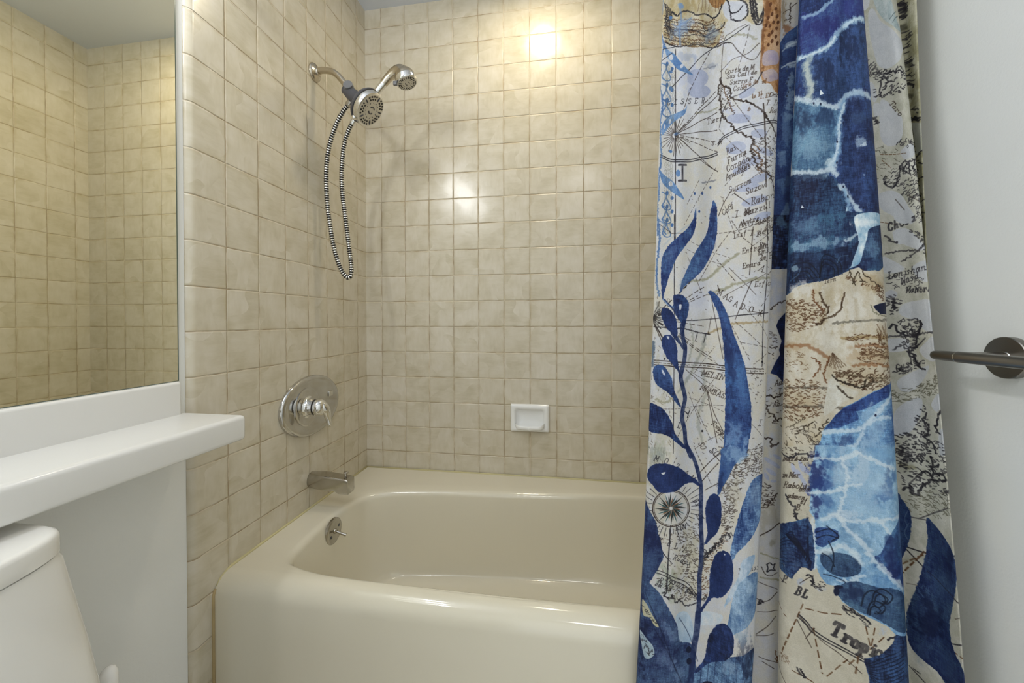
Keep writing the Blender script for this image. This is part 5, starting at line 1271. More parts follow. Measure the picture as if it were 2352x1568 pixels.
h;dfd9c4;0.6;0.5;1030,5299 1408,5378 1045,4701
h;b9c2b4;0.5;0.5;299,7632 461,7644 309,7424
h;a9bcae;0.6;0.5;535,5074 745,5053 544,4721
h;cfd9e6;0.7;0.5;1030,4162 1324,4221 1040,3805
s;7b8276;46;0;0.35;1;4;191,7711 177,7348
s;7b8276;46;0;0.35;1;4;245,7717 226,7356
s;7b8276;46;0;0.35;1;4;294,7721 270,7361
s;7b8276;46;0;0.35;1;4;348,7724 319,7365
s;7b8276;46;0;0.35;1;4;402,7728 368,7368
k;3a2b24;336;46;-20;12;1535,7035 1746,7456 1957,7775 2305,7875 2300,7332 2099,7291 1888,7112 1805,6665 1692,6175 1550,6196 1506,6356 1545,6659
k;3a2b24;192;39;25;12;1005,6140 1148,6082 1172,4831 1015,4760 873,5192 760,5582 687,5956 775,6173
k;3a2b24;72;39;15;12;353,5171 505,5130 1069,4822 1152,4591 628,4783
k;6b4526;72;46;-30;12;1211,5371 1354,5708 1579,6147 1613,5925 1452,5692 1358,5297 1339,4876 1226,4721
s;2a2730;23;0;1;1;8;1231,5345 1255,5558 1354,5678 1422,5825 1525,5956 1609,6126 1697,6090/1221,5492 1314,5634 1398,5785/486,4890 530,4778 628,4812 691,4685 790,4713 907,4558 1020,4565 1143,4620
h;b5ae92;0.45;0.5;299,6828 486,6845 329,6058
h;b8b195;0.4;0.5;981,5840 1152,5843 996,5359
h;c3bca4;0.4;0.5;1702,6927 1883,6900 1560,6459
h;b3ab8c;0.45;0.5;711,5063 1010,4999 721,4795
k;5a4632;128;29;30;9;275,6051 1094,6081 1152,4710 515,4894
s;2a2730;13;0;0.85;0;0;991,6466 1143,6455/981,6397 1079,6371/942,6332 1054,6287/922,6271 1015,6209/883,6221 956,6141/814,6189 883,6090/741,6172 799,6062/672,6161 770,5867/603,6154 618,6050/539,6150 535,6046/476,6153 446,5992/422,6170 329,5903/368,6198 319,6108/314,6237 226,6105/270,6284 167,6164/255,6342 167,6276/230,6403 132,6345/221,6470 78,6394/191,6534 78,6503/216,6609 78,6594/221,6676 78,6739/260,6744 78,6846/289,6802 181,6899/329,6852 280,6931/387,6893 265,7136/441,6923 363,7187/505,6943 466,7219/569,6950 579,7231/638,6938 701,7203/706,6906 829,7141/790,6855 844,6931/839,6801 966,6907/897,6739 1123,6900/951,6674 1182,6798/966,6608 1123,6652/991,6537 1143,6555
s;3a2b24;20;0;1;0;0;942,6497 942,6433 922,6373 897,6317 858,6271 809,6237 750,6216 687,6203 623,6195 564,6189 505,6189 451,6199 402,6220 353,6252 314,6293 284,6341 260,6395 240,6453 235,6515 240,6579 250,6642 270,6702 299,6757 338,6806 383,6846 432,6877 486,6899 539,6910 603,6907 667,6886 731,6849 790,6800 844,6744 883,6686 917,6624 937,6561 942,6497
s;3a2b24;10;0;1;0;0;912,6499 912,6440 897,6385 868,6335 834,6294 790,6262 736,6243 677,6230 618,6221 564,6216 510,6216 456,6224 412,6244 368,6274 333,6312 304,6357 280,6407 265,6461 260,6519 260,6578 270,6636 289,6691 319,6742 353,6786 392,6823 436,6852 490,6873 544,6884 598,6881 657,6862 716,6828 770,6783 819,6731 858,6676 888,6618 907,6559 912,6499
f;3b3f3c;3b3f3c;0.3;0;0;569,6576 721,6568 912,6499 726,6534
f;8a5632;8a5632;0.3;0;0;574,6572 677,6544 814,6466 677,6519
f;2f5a5e;2f5a5e;0.3;0;0;574,6568 701,6511 848,6393 696,6483
f;2b2a2a;2b2a2a;0.3;0;0;579,6563 672,6497 775,6385 657,6477
f;3b3f3c;3b3f3c;0.3;0;0;579,6557 696,6448 809,6280 672,6427
f;8a5632;8a5632;0.3;0;0;579,6552 642,6461 701,6333 623,6447
f;2f5a5e;2f5a5e;0.3;0;0;579,6546 638,6426 677,6271 608,6414
f;2b2a2a;2b2a2a;0.3;0;0;579,6540 603,6436 608,6307 579,6429
f;3b3f3c;3b3f3c;0.3;0;0;579,6535 589,6389 564,6219 554,6384
f;8a5632;8a5632;0.3;0;0;574,6530 554,6426 515,6302 530,6426
f;2f5a5e;2f5a5e;0.3;0;0;569,6526 530,6403 456,6265 500,6408
f;2b2a2a;2b2a2a;0.3;0;0;564,6523 510,6431 432,6329 490,6441
f;3b3f3c;3b3f3c;0.3;0;0;559,6521 471,6404 353,6294 446,6422
f;8a5632;8a5632;0.3;0;0;554,6520 471,6454 373,6393 461,6472
f;2f5a5e;2f5a5e;0.3;0;0;549,6520 441,6456 314,6412 432,6481
f;2b2a2a;2b2a2a;0.3;0;0;544,6522 451,6492 338,6479 441,6515
f;3b3f3c;3b3f3c;0.3;0;0;539,6524 407,6503 260,6519 402,6535
f;8a5632;8a5632;0.3;0;0;535,6527 441,6538 333,6576 441,6563
f;2f5a5e;2f5a5e;0.3;0;0;530,6531 422,6565 304,6639 427,6594
f;2b2a2a;2b2a2a;0.3;0;0;530,6536 446,6587 363,6669 456,6610
f;3b3f3c;3b3f3c;0.3;0;0;525,6541 427,6629 338,6763 441,6656
f;8a5632;8a5632;0.3;0;0;525,6547 471,6630 422,6743 486,6647
f;2f5a5e;2f5a5e;0.3;0;0;525,6553 476,6665 441,6812 495,6681
f;2b2a2a;2b2a2a;0.3;0;0;525,6558 505,6660 500,6789 530,6670
f;3b3f3c;3b3f3c;0.3;0;0;530,6564 520,6710 544,6881 549,6715
f;8a5632;8a5632;0.3;0;0;530,6568 549,6674 593,6795 574,6673
f;2f5a5e;2f5a5e;0.3;0;0;535,6573 579,6696 657,6821 603,6688
f;2b2a2a;2b2a2a;0.3;0;0;539,6576 598,6666 687,6750 618,6654
f;3b3f3c;3b3f3c;0.3;0;0;544,6578 642,6687 794,6756 667,6663
f;8a5632;8a5632;0.3;0;0;549,6579 638,6637 765,6666 657,6616
f;2f5a5e;2f5a5e;0.3;0;0;559,6579 677,6626 844,6624 691,6598
f;2b2a2a;2b2a2a;0.3;0;0;564,6578 667,6593 809,6565 677,6568
s;2a2730;23;0;1;0;0;559,6201 530,5488 520,4895
s;2a2730;16;0;1;1;0;152,5327 476,5274 947,5001 1152,4740/157,5269 476,5214 912,4946 1128,4708/280,5962 441,5654 608,5462/78,5547 441,5595
s;2a2730;13;0;0.92;0;0;255,7573 265,7570 265,7483 314,7559 324,7557/265,7571 230,7468/221,7469 235,7466/314,7559 284,7457/275,7458 289,7455
s;2a2730;13;0;0.92;0;0;466,7527 441,7522 417,7487 402,7448 417,7429 446,7434 471,7468 481,7508 466,7527
s;2a2730;13;0;0.92;0;0;652,7416 667,7430 716,7398 598,7351 647,7321 667,7335
s;2a2730;13;0;0.92;0;0;790,7204 902,7250 853,7156/785,7208 799,7197/844,7163 858,7151/834,7219 868,7193
s;2a2730;13;0;0.92;0;0;1005,7160 1015,7152 971,7077 1059,7115 1069,7107/1015,7154 927,7085/922,7091 937,7079/1059,7114 981,7041/971,7048 991,7036
s;2a2730;15;0;0.92;0;0;373,5951 392,5948/383,5949 363,5844/353,5845 373,5843/422,5946 373,5892/387,5906 397,5840 407,5839
s;2a2730;15;0;0.92;0;0;569,5909 539,5810 559,5809/559,5863 530,5868 510,5838 510,5807 530,5811 554,5847
s;2a2730;15;0;0.92;0;0;672,5857 696,5846/687,5851 647,5756/638,5760 696,5738 706,5760
s;2a2730;15;0;0.92;0;0;824,5651 902,5728 897,5619/819,5654 834,5646/888,5623 907,5615/858,5678 897,5661
s;2a2730;13;0;0.92;0;0;1216,5656 1246,5689 1260,5688 1275,5662 1270,5634 1251,5611/1270,5634 1290,5639 1305,5607 1295,5573 1265,5536/1226,5667 1275,5548/1344,5729 1324,5720 1319,5692 1349,5690 1354,5661 1339,5636 1329,5635/1408,5824 1383,5794 1383,5743 1403,5722 1417,5750 1412,5805/1408,5829 1447,5719/1437,5863 1442,5877 1461,5820 1476,5823 1486,5886/1476,5922 1496,5857 1515,5879/1525,5933 1555,5984 1540,6001 1525,5981 1520,5930 1540,5908 1560,5926 1574,5961/1574,6111 1613,6002 1638,6011/1628,6097 1648,6117 1677,6052/1663,6033 1697,6072/1623,6146 1633,6153/1663,6127 1667,6140 1697,6071/1677,6112 1692,6165 1707,6171 1726,6112 1746,6132
s;2a2730;13;0;0.92;0;0;427,5172 456,5158 461,5140 446,5119 422,5111 402,5121/436,5167 373,5074/363,5079 383,5069/422,5113 407,5056 417,5053/441,5044 446,5039/574,5102 618,5079/593,5091 525,5000/505,5009 544,4990/652,4999 638,5016 618,5016 623,4983 598,4966 579,4973 579,4988
s;2a2730;13;0;0.92;0;0;338,5032 368,5028 373,5045 363,5051 333,5032 329,5009 338,5000 358,5005/392,5033 402,5034 373,4987/387,5015 412,5029 417,5020 387,4980/407,5008 432,5021 432,5011 407,4976 417,4971/500,4965 535,4961 539,4979 525,4984 500,4966 490,4941 505,4934 525,4939/603,4947 598,4959 579,4957 584,4929 569,4913 549,4916 544,4928
s;2a2730;13;0;0.92;0;0;554,5205 593,5186/569,5196 510,5113/490,5121 530,5104/584,5140 593,5138 554,5094/574,5121 613,5127 623,5116 584,5084 598,5076/691,5072 682,5087 662,5090 662,5060 647,5047 623,5056 623,5069/726,5049 736,5044 696,5021 701,5007 745,5005/775,5015 726,4993 741,4981/853,4999 780,4957 790,4940/829,4939 873,4915 883,4930 863,4944 829,4940 809,4923 829,4906 858,4897/1035,4892 961,4822 976,4813/1000,4857 976,4873 942,4859 927,4836 947,4829 991,4846/1015,4821 1054,4811 1064,4829 1050,4837 1015,4822 1000,4798 1015,4787 1040,4788/1167,4824 1108,4752 1118,4740/1197,4763 1167,4773 1143,4753 1133,4730 1148,4725 1187,4757/1197,4763 1157,4721 1177,4716/1265,4778 1290,4770 1295,4755 1280,4732 1260,4722 1246,4729/1275,4775 1221,4685/1211,4689 1226,4681/1260,4724 1251,4672 1255,4669
s;2a2730;13;0;0.92;0;0;672,5628 706,5610 716,5592 701,5575 677,5573 652,5584/682,5623 623,5544/613,5548 633,5540/672,5575 662,5526 672,5521/726,5550 736,5547 701,5517 706,5503 750,5508/775,5523 736,5492 750,5481/883,5504 814,5442 834,5430/853,5473 824,5493 790,5482 780,5459 804,5449 839,5464/917,5445 888,5448 868,5436 863,5416 878,5399 907,5393 927,5408 932,5427 917,5445/1005,5401 996,5413 976,5410 981,5381 966,5363 942,5369 937,5382
s;2a2730;13;0;0.92;0;0;1869,5530 1913,5553/1888,5541 1893,5443/1869,5431 1918,5455/1937,5519 1947,5526 1947,5467/1947,5503 1971,5535 1986,5534 1981,5485 2001,5491/2074,5560 2035,5549 2025,5517 2035,5496 2055,5500 2070,5551/2074,5560 2070,5506 2089,5512/2099,5561 2109,5564 2109,5506/2109,5542 2128,5566 2138,5559 2138,5509/2138,5544 2163,5568 2173,5561 2173,5515 2192,5516/2285,5569 2227,5566 2217,5535 2227,5513 2251,5513 2280,5561/2285,5569 2276,5516 2310,5517/2334,5564 2374,5554 2398,5484/2344,5504 2413,5480/2383,5533 2413,5538 2413,5542 2413,5532/2413,5551 2413,5556 2413,5498/2413,5493 2413,5502/2413,5585 2413,5587/2413,5597 2413,5519 2413,5505 2413,5518/2413,5560 2413,5569
s;2a2730;13;0;0.92;0;0;1103,6691 1123,6665 1123,6649 1099,6638 1084,6643 1069,6660/1084,6643 1084,6622 1059,6609 1035,6618 1010,6645/1108,6682 1020,6636/1152,6627 1177,6592/1167,6610 1084,6563/1069,6580 1094,6545
s;2a2730;13;0;0.92;0;0;1167,6404 1182,6375 1182,6358 1162,6351 1138,6359 1128,6379/1172,6394 1084,6364/1079,6374 1089,6354/1138,6363 1103,6328 1108,6320/1206,6334 1226,6297/1216,6315 1128,6282/1118,6302 1138,6262
s;2a2730;13;0;0.92;0;0;662,6207 696,6207 706,6196 706,6173 691,6159 667,6160/672,6208 667,6111/657,6110 677,6111/687,6160 706,6111 716,6110/745,6204 790,6200/765,6202 760,6106/741,6107 785,6103/804,6198 819,6197 868,6096 873,6194/819,6197 814,6100/804,6101 824,6099/863,6194 883,6194
s;2a2730;13;0;0.92;0;0;996,4866 1000,4882 986,4893 961,4892 947,4872 956,4851 966,4830 951,4809 927,4811 907,4829 912,4844/1005,4837 1020,4837 986,4797 991,4784 1030,4802/1054,4826 1015,4781 1035,4776/1118,4805 1089,4812 1059,4787 1054,4764 1069,4760 1113,4798/1118,4805 1084,4759 1103,4757
s;2a2730;13;0;0.92;0;0;1403,7687 1412,7706 1403,7725 1373,7726 1354,7701 1354,7672 1358,7642 1329,7615 1309,7621 1295,7645 1309,7665/1471,7676 1437,7677 1393,7642 1363,7597 1373,7569 1408,7568 1447,7603 1476,7648 1471,7676/1432,7535 1437,7530
s;2a2730;13;0;0.92;0;0;314,4762 338,4749 343,4733 329,4714 309,4706 294,4715/319,4757 265,4670/260,4674 275,4667/304,4707 294,4657 299,4653/383,4722 329,4652 333,4639/363,4655 392,4645 402,4663 387,4671 358,4655 348,4631 363,4621 383,4623/427,4649 436,4642 402,4595/397,4601 417,4589/427,4629 446,4636 461,4629 456,4620
s;3a2b24;13;0;1;0;0;1236,6865 1457,7057/1182,7041 1452,7452/1324,7657 1476,7488/1123,7191 1525,7733
s;3a2b24;10;18;1;1;0;1025,7704 1334,7004/638,7563 422,7105/1805,5150 2300,4971
s;2a2730;20;0;1;1;5;1864,5113 2074,5033 2374,4946/1849,4740 1908,4816 2011,4794 2084,4865 2109,4750 2006,4640 1898,4672 1849,4740
k;2a2730;21;26;0;14;1815,4869 2158,4911 2177,4627 1824,4589
f;8fb2d6;c2d6ea;1.0;1;1;2227,5805 1937,5699 1864,5369 1716,5064 1594,4697 1751,4932 2153,5560
f;5d84b4;9bbbdc;1.2;1;1;2207,5468 1952,5335 1805,5064 1726,4696 1658,4162 1893,4332 2334,4678 2413,5354
f;3a5c96;86acd8;1.1;1;1;2413,7277 2133,7261 2016,7094 1932,6862 1829,6471 1756,6135 1702,5804 1746,5650 1844,5841 2025,6041 2236,6280 2413,6644
h;b6cfe8;0.5;0.5;2187,6973 2334,6933 2104,6705
f;5b7fb0;3a5f9c;1.0;1;1;1952,7832 1849,7649 1726,7446 1648,7256 1535,7000 1457,6813 1447,6862 1461,7161 1491,7579 1525,7763
h;9dbfe4;0.7;0.5;1741,7715 1927,7745 1746,7514
h;1b2f66;0.7;0.5;1506,7173 1560,7176 1476,6934
f;d3e2ee;a8c4e0;0.6;1;0;731,4438 932,4435 1059,4254 1094,3930 981,3775 814,3906 716,4207
f;c3d8ea;e2e6ea;0.6;1;0;1133,4381 1368,4508 1579,4534 1471,4305 1187,4180
f;27396c;47638f;1.2;1;1;78,6521 191,6452 299,6263 358,6002 402,5828 446,5596 378,5381 289,5161 245,5032 368,4906 584,4547 745,4227 824,3872 1099,3723 1064,2947 78,2838 78,4633
h;8fa9cc;0.5;0.5;525,3538 741,3277 417,3409
h;8fb0d8;0.6;0.5;770,3278 966,3211 775,3101
h;131e45;0.6;0.5;191,3814 260,3844 211,3224
h;55759f;0.5;0.5;226,5384 348,5382 196,5109
h;9fbbdc;0.5;0.5;647,4074 755,4106 785,3832
f;d4cda2;c9c7ae;0.8;1;0;137,4655 211,4602 289,4448 412,4201 338,4221 265,4352 162,4370
f;b9cdd8;8fa9c0;0.8;1;0;123,4039 235,3924 333,3805 353,3631 226,3531 157,3795
k;2a2730;14;33;40;14;157,4547 383,4257 265,4352
k;2a2730;21;39;60;12;147,3969 319,3772 333,3627 221,3618
f;33507f;6d93bd;1.2;1;1;1113,2955 1182,3322 1290,3472 1486,3650 1663,3738 1878,3877 2413,3982 2413,3241
h;a9c6e2;0.6;0.5;1790,3615 1996,3690 1795,3476
h;131e45;0.5;0.5;2148,3876 2413,3783 2177,3477
h;8fb0d4;0.5;0.5;1967,4298 2207,4283 1976,4132
s;1d2f5c;13;0;0.6;1;0;1246,3426 1211,2975
s;1d2f5c;13;0;0.6;1;0;1344,3486 1319,3017
s;1d2f5c;13;0;0.6;1;0;1457,3577 1437,3093
s;1d2f5c;13;0;0.6;1;0;1584,3673 1579,3192
s;1d2f5c;13;0;0.6;1;0;1726,3743 1741,3258
s;1d2f5c;13;0;0.6;1;0;1864,3815 1903,3327
s;1d2f5c;13;0;0.6;1;0;2025,3877 2099,3358
s;131e45;16;0;0.6;1;0;785,4360 1035,3924 1177,3469
s;131e45;16;0;0.6;1;0;177,4828 486,4034 770,3278
s;131e45;16;0;0.6;1;0;338,4162 667,3543 878,3056
f;1b2f66;2a4380;0.7;1;1;128,7244 230,7387 446,7420 682,7351 917,7167 1074,7071 1157,6921 1010,7006 824,6992 662,6903 486,6851 329,6854 206,6988 128,7093
f;dfe2e2;dfe2e2;0.2;1;0;358,7225 432,7255 402,7199
s;1b2f66;72;0;1;1;0;844,7775 996,7524 1094,7251 1157,6951 1167,6502 1177,6143 1197,5787 1192,5429 1172,5129 1177,4832 1172,4534 1162,4236
s;1b2f66;98;0;1;1;0;1167,4415 1148,4056 1113,3754 1084,3394 1064,2917
f;1b2f66;2a4380;0.6;1;1;1334,6790 1442,6831 1506,6706 1520,6507 1510,6300 1452,6102 1354,5938 1236,5762 1285,6004 1260,6267 1251,6563
f;1b2f66;2a4380;0.6;1;1;1452,5692 1589,5788 1707,5719 1756,5505 1751,5217 1609,4946 1471,4828 1368,4760 1206,4421 1182,4461 1329,4806 1334,5162 1378,5476
f;dfe2e2;dfe2e2;0.2;1;0;1574,5735 1604,5726 1589,5699
f;131e45;2a4380;0.6;1;1;1471,4305 1618,4400 1746,4333 1815,4160 1795,3898 1667,3734 1491,3618 1314,3448 1162,3229 1138,3284 1265,3515 1309,3768 1339,4017
f;131e45;131e45;0.3;1;0;1064,3673 1059,3646 1040,3624 1015,3614 996,3618 976,3635 961,3661 961,3690 971,3716 991,3735 1010,3744 1035,3741 1054,3726 1064,3702
f;131e45;131e45;0.3;1;0;1074,3443 1069,3416 1050,3393 1030,3383 1005,3386 991,3402 981,3427 976,3457 986,3483 1005,3503 1025,3512 1050,3510 1064,3496 1074,3472
f;131e45;131e45;0.3;1;0;1427,3130 1417,3095 1388,3052 1349,3015 1309,2993 1275,2990 1251,3003 1241,3028 1251,3059 1275,3091 1309,3119 1349,3140 1388,3152 1417,3150
s;3a2b24;13;0;1;1;4;2840,16320 2938,16371 3031,16446/2869,16163 2982,16180/2952,16481 2952,16076
h;96592a;0.8;0.5;2898,15979 2987,15946 2903,15890
h;8a6a40;0.5;0.5;2835,16409 2889,16389 2844,16055
f;2a4380;3d5f9a;1.2;0;0;2790,15746 2908,15911 3026,15981 3055,16016 3055,11833 2727,11854
h;cfe2ee;0.8;0.5;2962,15665 3036,15685 2982,15600
h;cfe2ee;0.8;0.5;2972,15255 3055,15259 2987,15188
h;a9c8e4;0.75;0.5;2977,14669 3041,14638 2952,14209
h;7ea6d2;0.7;0.5;2952,13971 3046,13946 2962,13439
h;9fc2e2;0.6;0.5;2913,13447 3016,13428 2918,13269
h;12204c;0.6;0.5;2805,15419 2849,15408 2815,15063
h;86b0d0;0.5;0.5;2928,12972 3021,12936 2898,12771
h;131e45;0.4;0.5;3001,12843 3055,12831 3011,12488
h;a7c9da;0.5;0.5;2992,12372 3055,12362 2992,12195
s;d9e8f0;29;0;0.8;1;3;2844,15571 2952,15669 3055,15684/2840,15249 2952,15305 3050,15310
f;3a4c6a;3a4c6a;0.3;1;0;2957,14675 2952,14666 2952,14658 2947,14655 2943,14656 2938,14662 2933,14671 2933,14681 2933,14692 2938,14698 2943,14702 2947,14700 2952,14694 2952,14686
f;3a4c6a;3a4c6a;0.3;1;0;2977,14748 2972,14739 2972,14731 2967,14728 2962,14730 2957,14735 2957,14744 2952,14755 2952,14765 2957,14772 2962,14775 2967,14774 2972,14768 2972,14760
f;3a4c6a;3a4c6a;0.3;1;0;2992,14825 2992,14815 2992,14807 2987,14804 2982,14806 2977,14812 2972,14821 2972,14831 2972,14841 2977,14848 2982,14851 2987,14849 2987,14845 2992,14835
f;3a4c6a;3a4c6a;0.3;1;0;2947,14918 2947,14907 2947,14899 2943,14896 2938,14898 2933,14903 2928,14913 2928,14923 2928,14933 2933,14940 2933,14945 2938,14943 2943,14937 2947,14928
f;3a4c6a;3a4c6a;0.3;1;0;2967,14994 2967,14983 2967,14975 2962,14972 2957,14974 2952,14980 2947,14989 2947,15000 2947,15010 2952,15016 2957,15019 2962,15018 2967,15012 2967,15004
f;3a4c6a;3a4c6a;0.3;1;0;2987,15066 2987,15056 2987,15048 2982,15045 2977,15046 2972,15053 2967,15062 2967,15072 2967,15083 2972,15089 2977,15092 2982,15090 2982,15086 2987,15076
f;3a4c6a;3a4c6a;0.3;1;0;2943,15162 2943,15152 2938,15145 2938,15141 2933,15142 2928,15148 2923,15158 2923,15168 2923,15178 2923,15186 2928,15189 2933,15188 2938,15182 2943,15172
f;3a4c6a;3a4c6a;0.3;1;0;2962,15234 2962,15224 2957,15218 2957,15213 2952,15215 2947,15221 2943,15231 2943,15241 2943,15251 2943,15259 2947,15262 2952,15260 2957,15254 2962,15245
f;131e45;3a5c96;1.0;0;0;2697,12354 3046,12329 3055,11274 2751,11275
h;7fb0cf;0.6;0.5;2893,12169 2996,12160 2898,12020
h;131e45;0.6;0.5;2938,11543 3055,11533 2943,11275
f;d7d0c0;c2c4cc;1.0;0;0;2737,11267 3055,11274 3055,10413 2918,10236 2854,10027 2815,9223 2737,9221
f;1b2f66;131e45;1.0;0;0;3055,10442 2918,10265 2874,10147 2928,9998 2982,9849 2938,9671 2962,9582 2874,9417 2800,9207 2918,9165 3031,9034 3055,9318
f;dcd8cc;c9ccd6;0.8;1;0;2741,10206 2849,10206 2913,9968 2972,9820 2933,9730 2874,9462 2810,9372 2727,9430
k;3a2b24;24;33;0;12;2776,10027 2928,9909 2884,9522 2781,9430
s;3a2b24;20;0;1;1;6;2761,10475 2854,10563 2962,10622 3036,10650/2776,9729 2849,9700 2903,9730
f;c9ccd4;d6d0be;1.0;0;0;2692,9222 2854,9164 3031,9034 3055,7539 2712,7519
s;3a2b24;23;0;1;1;8;2722,8729 2825,8776 2889,8718 3036,8812/2761,8564 2786,8446 2874,8391 2918,8272 3021,8305/2727,7937 2825,7912 2854,7735 2982,7827
s;3a2b24;13;0;0.92;0;0;2879,8957 2923,9079 2938,8967/2874,8956 2889,8959/2933,8966 2947,8968/2893,9003 2933,9009/3011,9095 2992,8982 3006,8985/3001,9042 2977,9040 2957,9002 2962,8971 2982,8980 3001,9024/3055,9060 3041,9050 3026,9012 3031,8987 3041,8990 3055,9051/3055,9060 3055,8998 3055,9004
s;3a2b24;13;0;0.92;0;0;2962,8904 3006,8913/2982,8908 2972,8785/2947,8780 2996,8789/3026,8801 3031,8800/3055,8933 3055,8941/3055,8937 3055,8815/3055,8811 3055,8818
s;3a2b24;13;0;0.92;0;0;2864,8540 2903,8656 2918,8550/2859,8539 2869,8541/2913,8548 2928,8551/2879,8584 2913,8590/2957,8664 2938,8558 2957,8556 2982,8587 2977,8619 2947,8598
s;3a2b24;13;0;0.92;0;0;2874,8268 2884,8271 2864,8212/2874,8247 2903,8271 2913,8265 2893,8217 2908,8217/2938,8216 2943,8214
k;3a2b24;29;33;0;12;2746,8922 3006,8869 3026,8128 2771,8266
f;aeb6d2;c3c9de;0.4;1;0;2903,7406 2889,7398 2859,7404 2825,7422 2790,7449 2766,7481 2751,7511 2751,7532 2766,7541 2790,7537 2825,7519 2859,7491 2889,7458 2903,7428
f;aeb6d2;c3c9de;0.4;1;0;2957,7180 2938,7172 2903,7180 2864,7201 2830,7231 2805,7263 2786,7293 2786,7315 2800,7324 2830,7319 2864,7300 2903,7269 2938,7233 2957,7202
f;aeb6d2;c3c9de;0.4;1;0;3016,7336 2996,7327 2967,7333 2928,7354 2889,7384 2859,7417 2844,7446 2844,7466 2859,7474 2884,7467 2923,7446 2962,7416 2996,7384 3016,7356
f;aeb6d2;c3c9de;0.4;1;0;2835,7082 2825,7081 2805,7094 2786,7119 2771,7152 2761,7185 2761,7213 2766,7229 2781,7230 2795,7217 2815,7192 2830,7159 2840,7125 2840,7098
f;aeb6d2;c3c9de;0.4;1;0;3031,7510 3016,7499 2996,7499 2962,7509 2933,7528 2903,7552 2893,7575 2889,7593 2903,7602 2928,7600 2962,7589 2992,7570 3016,7549 3031,7528
f;aeb6d2;c3c9de;0.4;1;0;2962,7074 2957,7061 2943,7050 2918,7044 2893,7044 2874,7050 2864,7060 2859,7072 2864,7085 2874,7096 2893,7102 2918,7102 2938,7097 2952,7086
s;3a2b24;16;0;1;1;6;2732,6537 2815,6547 2869,6613 2933,6599/2766,6569 2879,6673 2982,6837
k;3a2b24;56;29;10;12;2741,6970 2898,6984 2943,6629 2741,6612
h;b4aea0;0.6;0.5;2889,6303 3016,6308 2893,6007
s;3a2b24;20;0;1;0;0;2737,5969 3031,6251
s;8f8a62;26;0;0.6;1;4;2761,5629 3031,5544
s;8f8a62;33;0;0.6;1;4;2771,5155 3041,5135
h;8a8468;0.5;0.5;2923,5860 3001,5862 2923,5771
s;2a2730;20;0;1;1;0;2844,5426 2884,5461 2933,5418 2972,5448 2947,5359 2977,5316 2898,5324 2849,5280 2859,5355 2844,5426
s;3a2b24;13;10;1;1;0;2776,5364 2830,5231 2913,5212 3016,5276
s;3a2b24;13;0;0.85;1;0;2737,5059 3021,4954/2722,4732 2800,4690 2898,4743 3021,4895/3006,4425 2746,4020/2746,3990 2849,4033 2972,4087/2751,4466 3026,4545/3041,3531 2790,3596/2825,3526 2996,3407
s;2a2730;23;0;1;1;6;2751,4615 2786,4715 2820,4668
s;6b4526;16;0;1;1;6;3006,3755 3055,3565/3006,3610 3055,3536
f;1c2f68;33538f;1.1;0;0;3428,16501 5149,16221 5149,11413 3482,11496
f;2a3a86;43609c;1.0;1;0;3531,15991 3806,15903 4267,16050 5056,16083 5135,15718 4679,15670 4262,15397 3972,15214 3614,15170
h;2b2f7a;0.6;0.5;3963,15600 4326,15700 4095,15419
h;3c4a95;0.6;0.5;4693,15912 4978,15903 4684,15751
f;24406f;3a5a92;1.1;1;0;3811,15048 4120,15200 4561,15525 5037,15611 5037,14650 4782,14340 4463,14292 4321,14162 3938,14263 3825,14601
h;15244f;0.6;0.5;4649,15212 4934,15184 4630,14805
h;121f4a;0.5;0.5;4124,14762 4365,14729 4124,14461
f;3e668f;6a94b4;1.2;1;0;3472,14336 3835,14239 4321,14053 4379,13803 4286,13460 4257,13193 3992,12993 3467,13121
h;9dc0d6;0.6;0.5;3879,13427 4198,13390 3889,13094
h;1d3057;0.6;0.5;3693,13976 3869,13925 3703,13722
h;1f3562;0.5;0.5;4100,13970 4291,13949 4100,13806
f;1f3162;34518a;1.1;1;0;4492,14156 4840,14252 5149,14236 5149,12005 4811,12120 4581,12413 4389,12663 4311,12996 4409,13584
h;4f7099;0.5;0.5;4811,13874 5027,13883 4801,13739
f;182650;34567f;1.1;1;0;3428,12993 4139,12876 4360,12693 4468,12362 4404,12041 4036,11817 3448,11902
h;6f93ab;0.6;0.5;3894,12928 4227,12897 3894,12829
s;9fc0de;65;0;0.92;1;6;3575,15935 3806,15890 3987,15951 4267,16078
s;a9cbe6;111;0;0.92;1;6;3502,15180 3781,15154 4080,15225 4281,15379 4517,15539 4742,15628 5071,15679
s;dcebf2;46;0;0.92;1;6;3551,15155 3781,15154 4080,15217 4281,15366
s;d0e6f2;52;0;0.92;1;6;4517,15553 4777,15636 5071,15679
s;b3c3c4;157;0;0.92;1;6;3717,15083 3708,14863 3771,14621 3786,14367
s;c9d2cc;72;0;0.92;1;6;3708,15030 3732,14745 3815,14495 3717,14374
s;d8e8f0;98;0;0.92;1;6;3428,14471 3811,14286 3997,14192 4321,14102 4463,14232 4664,14330 4865,14312 5149,14214
s;8fb4d8;150;0;0.5;1;6;4424,14155 4605,14289 4840,14280
s;8db7dc;111;0;0.92;1;6;4478,14183 4399,13965 4340,13725 4350,13453 4291,13188 4154,13025
s;d8e9f3;46;0;0.92;1;6;4492,14156 4384,13884 4345,13535 4286,13243 4169,13065
s;dbeaf2;85;0;0.92;1;6;3428,13072 3771,12984 3992,12939 4169,12983 4296,12876
h;cfe2ee;0.9;0.5;4198,13036 4335,12997 4169,12877
f;e8f1f5;e8f1f5;0.2;0;0;3958,14456 4031,14368 3948,14354
h;c6dbea;0.7;0.5;4787,13443 4899,13437 4777,13336
h;d8e6f0;0.8;0.5;4821,13371 4890,13369 4821,13333
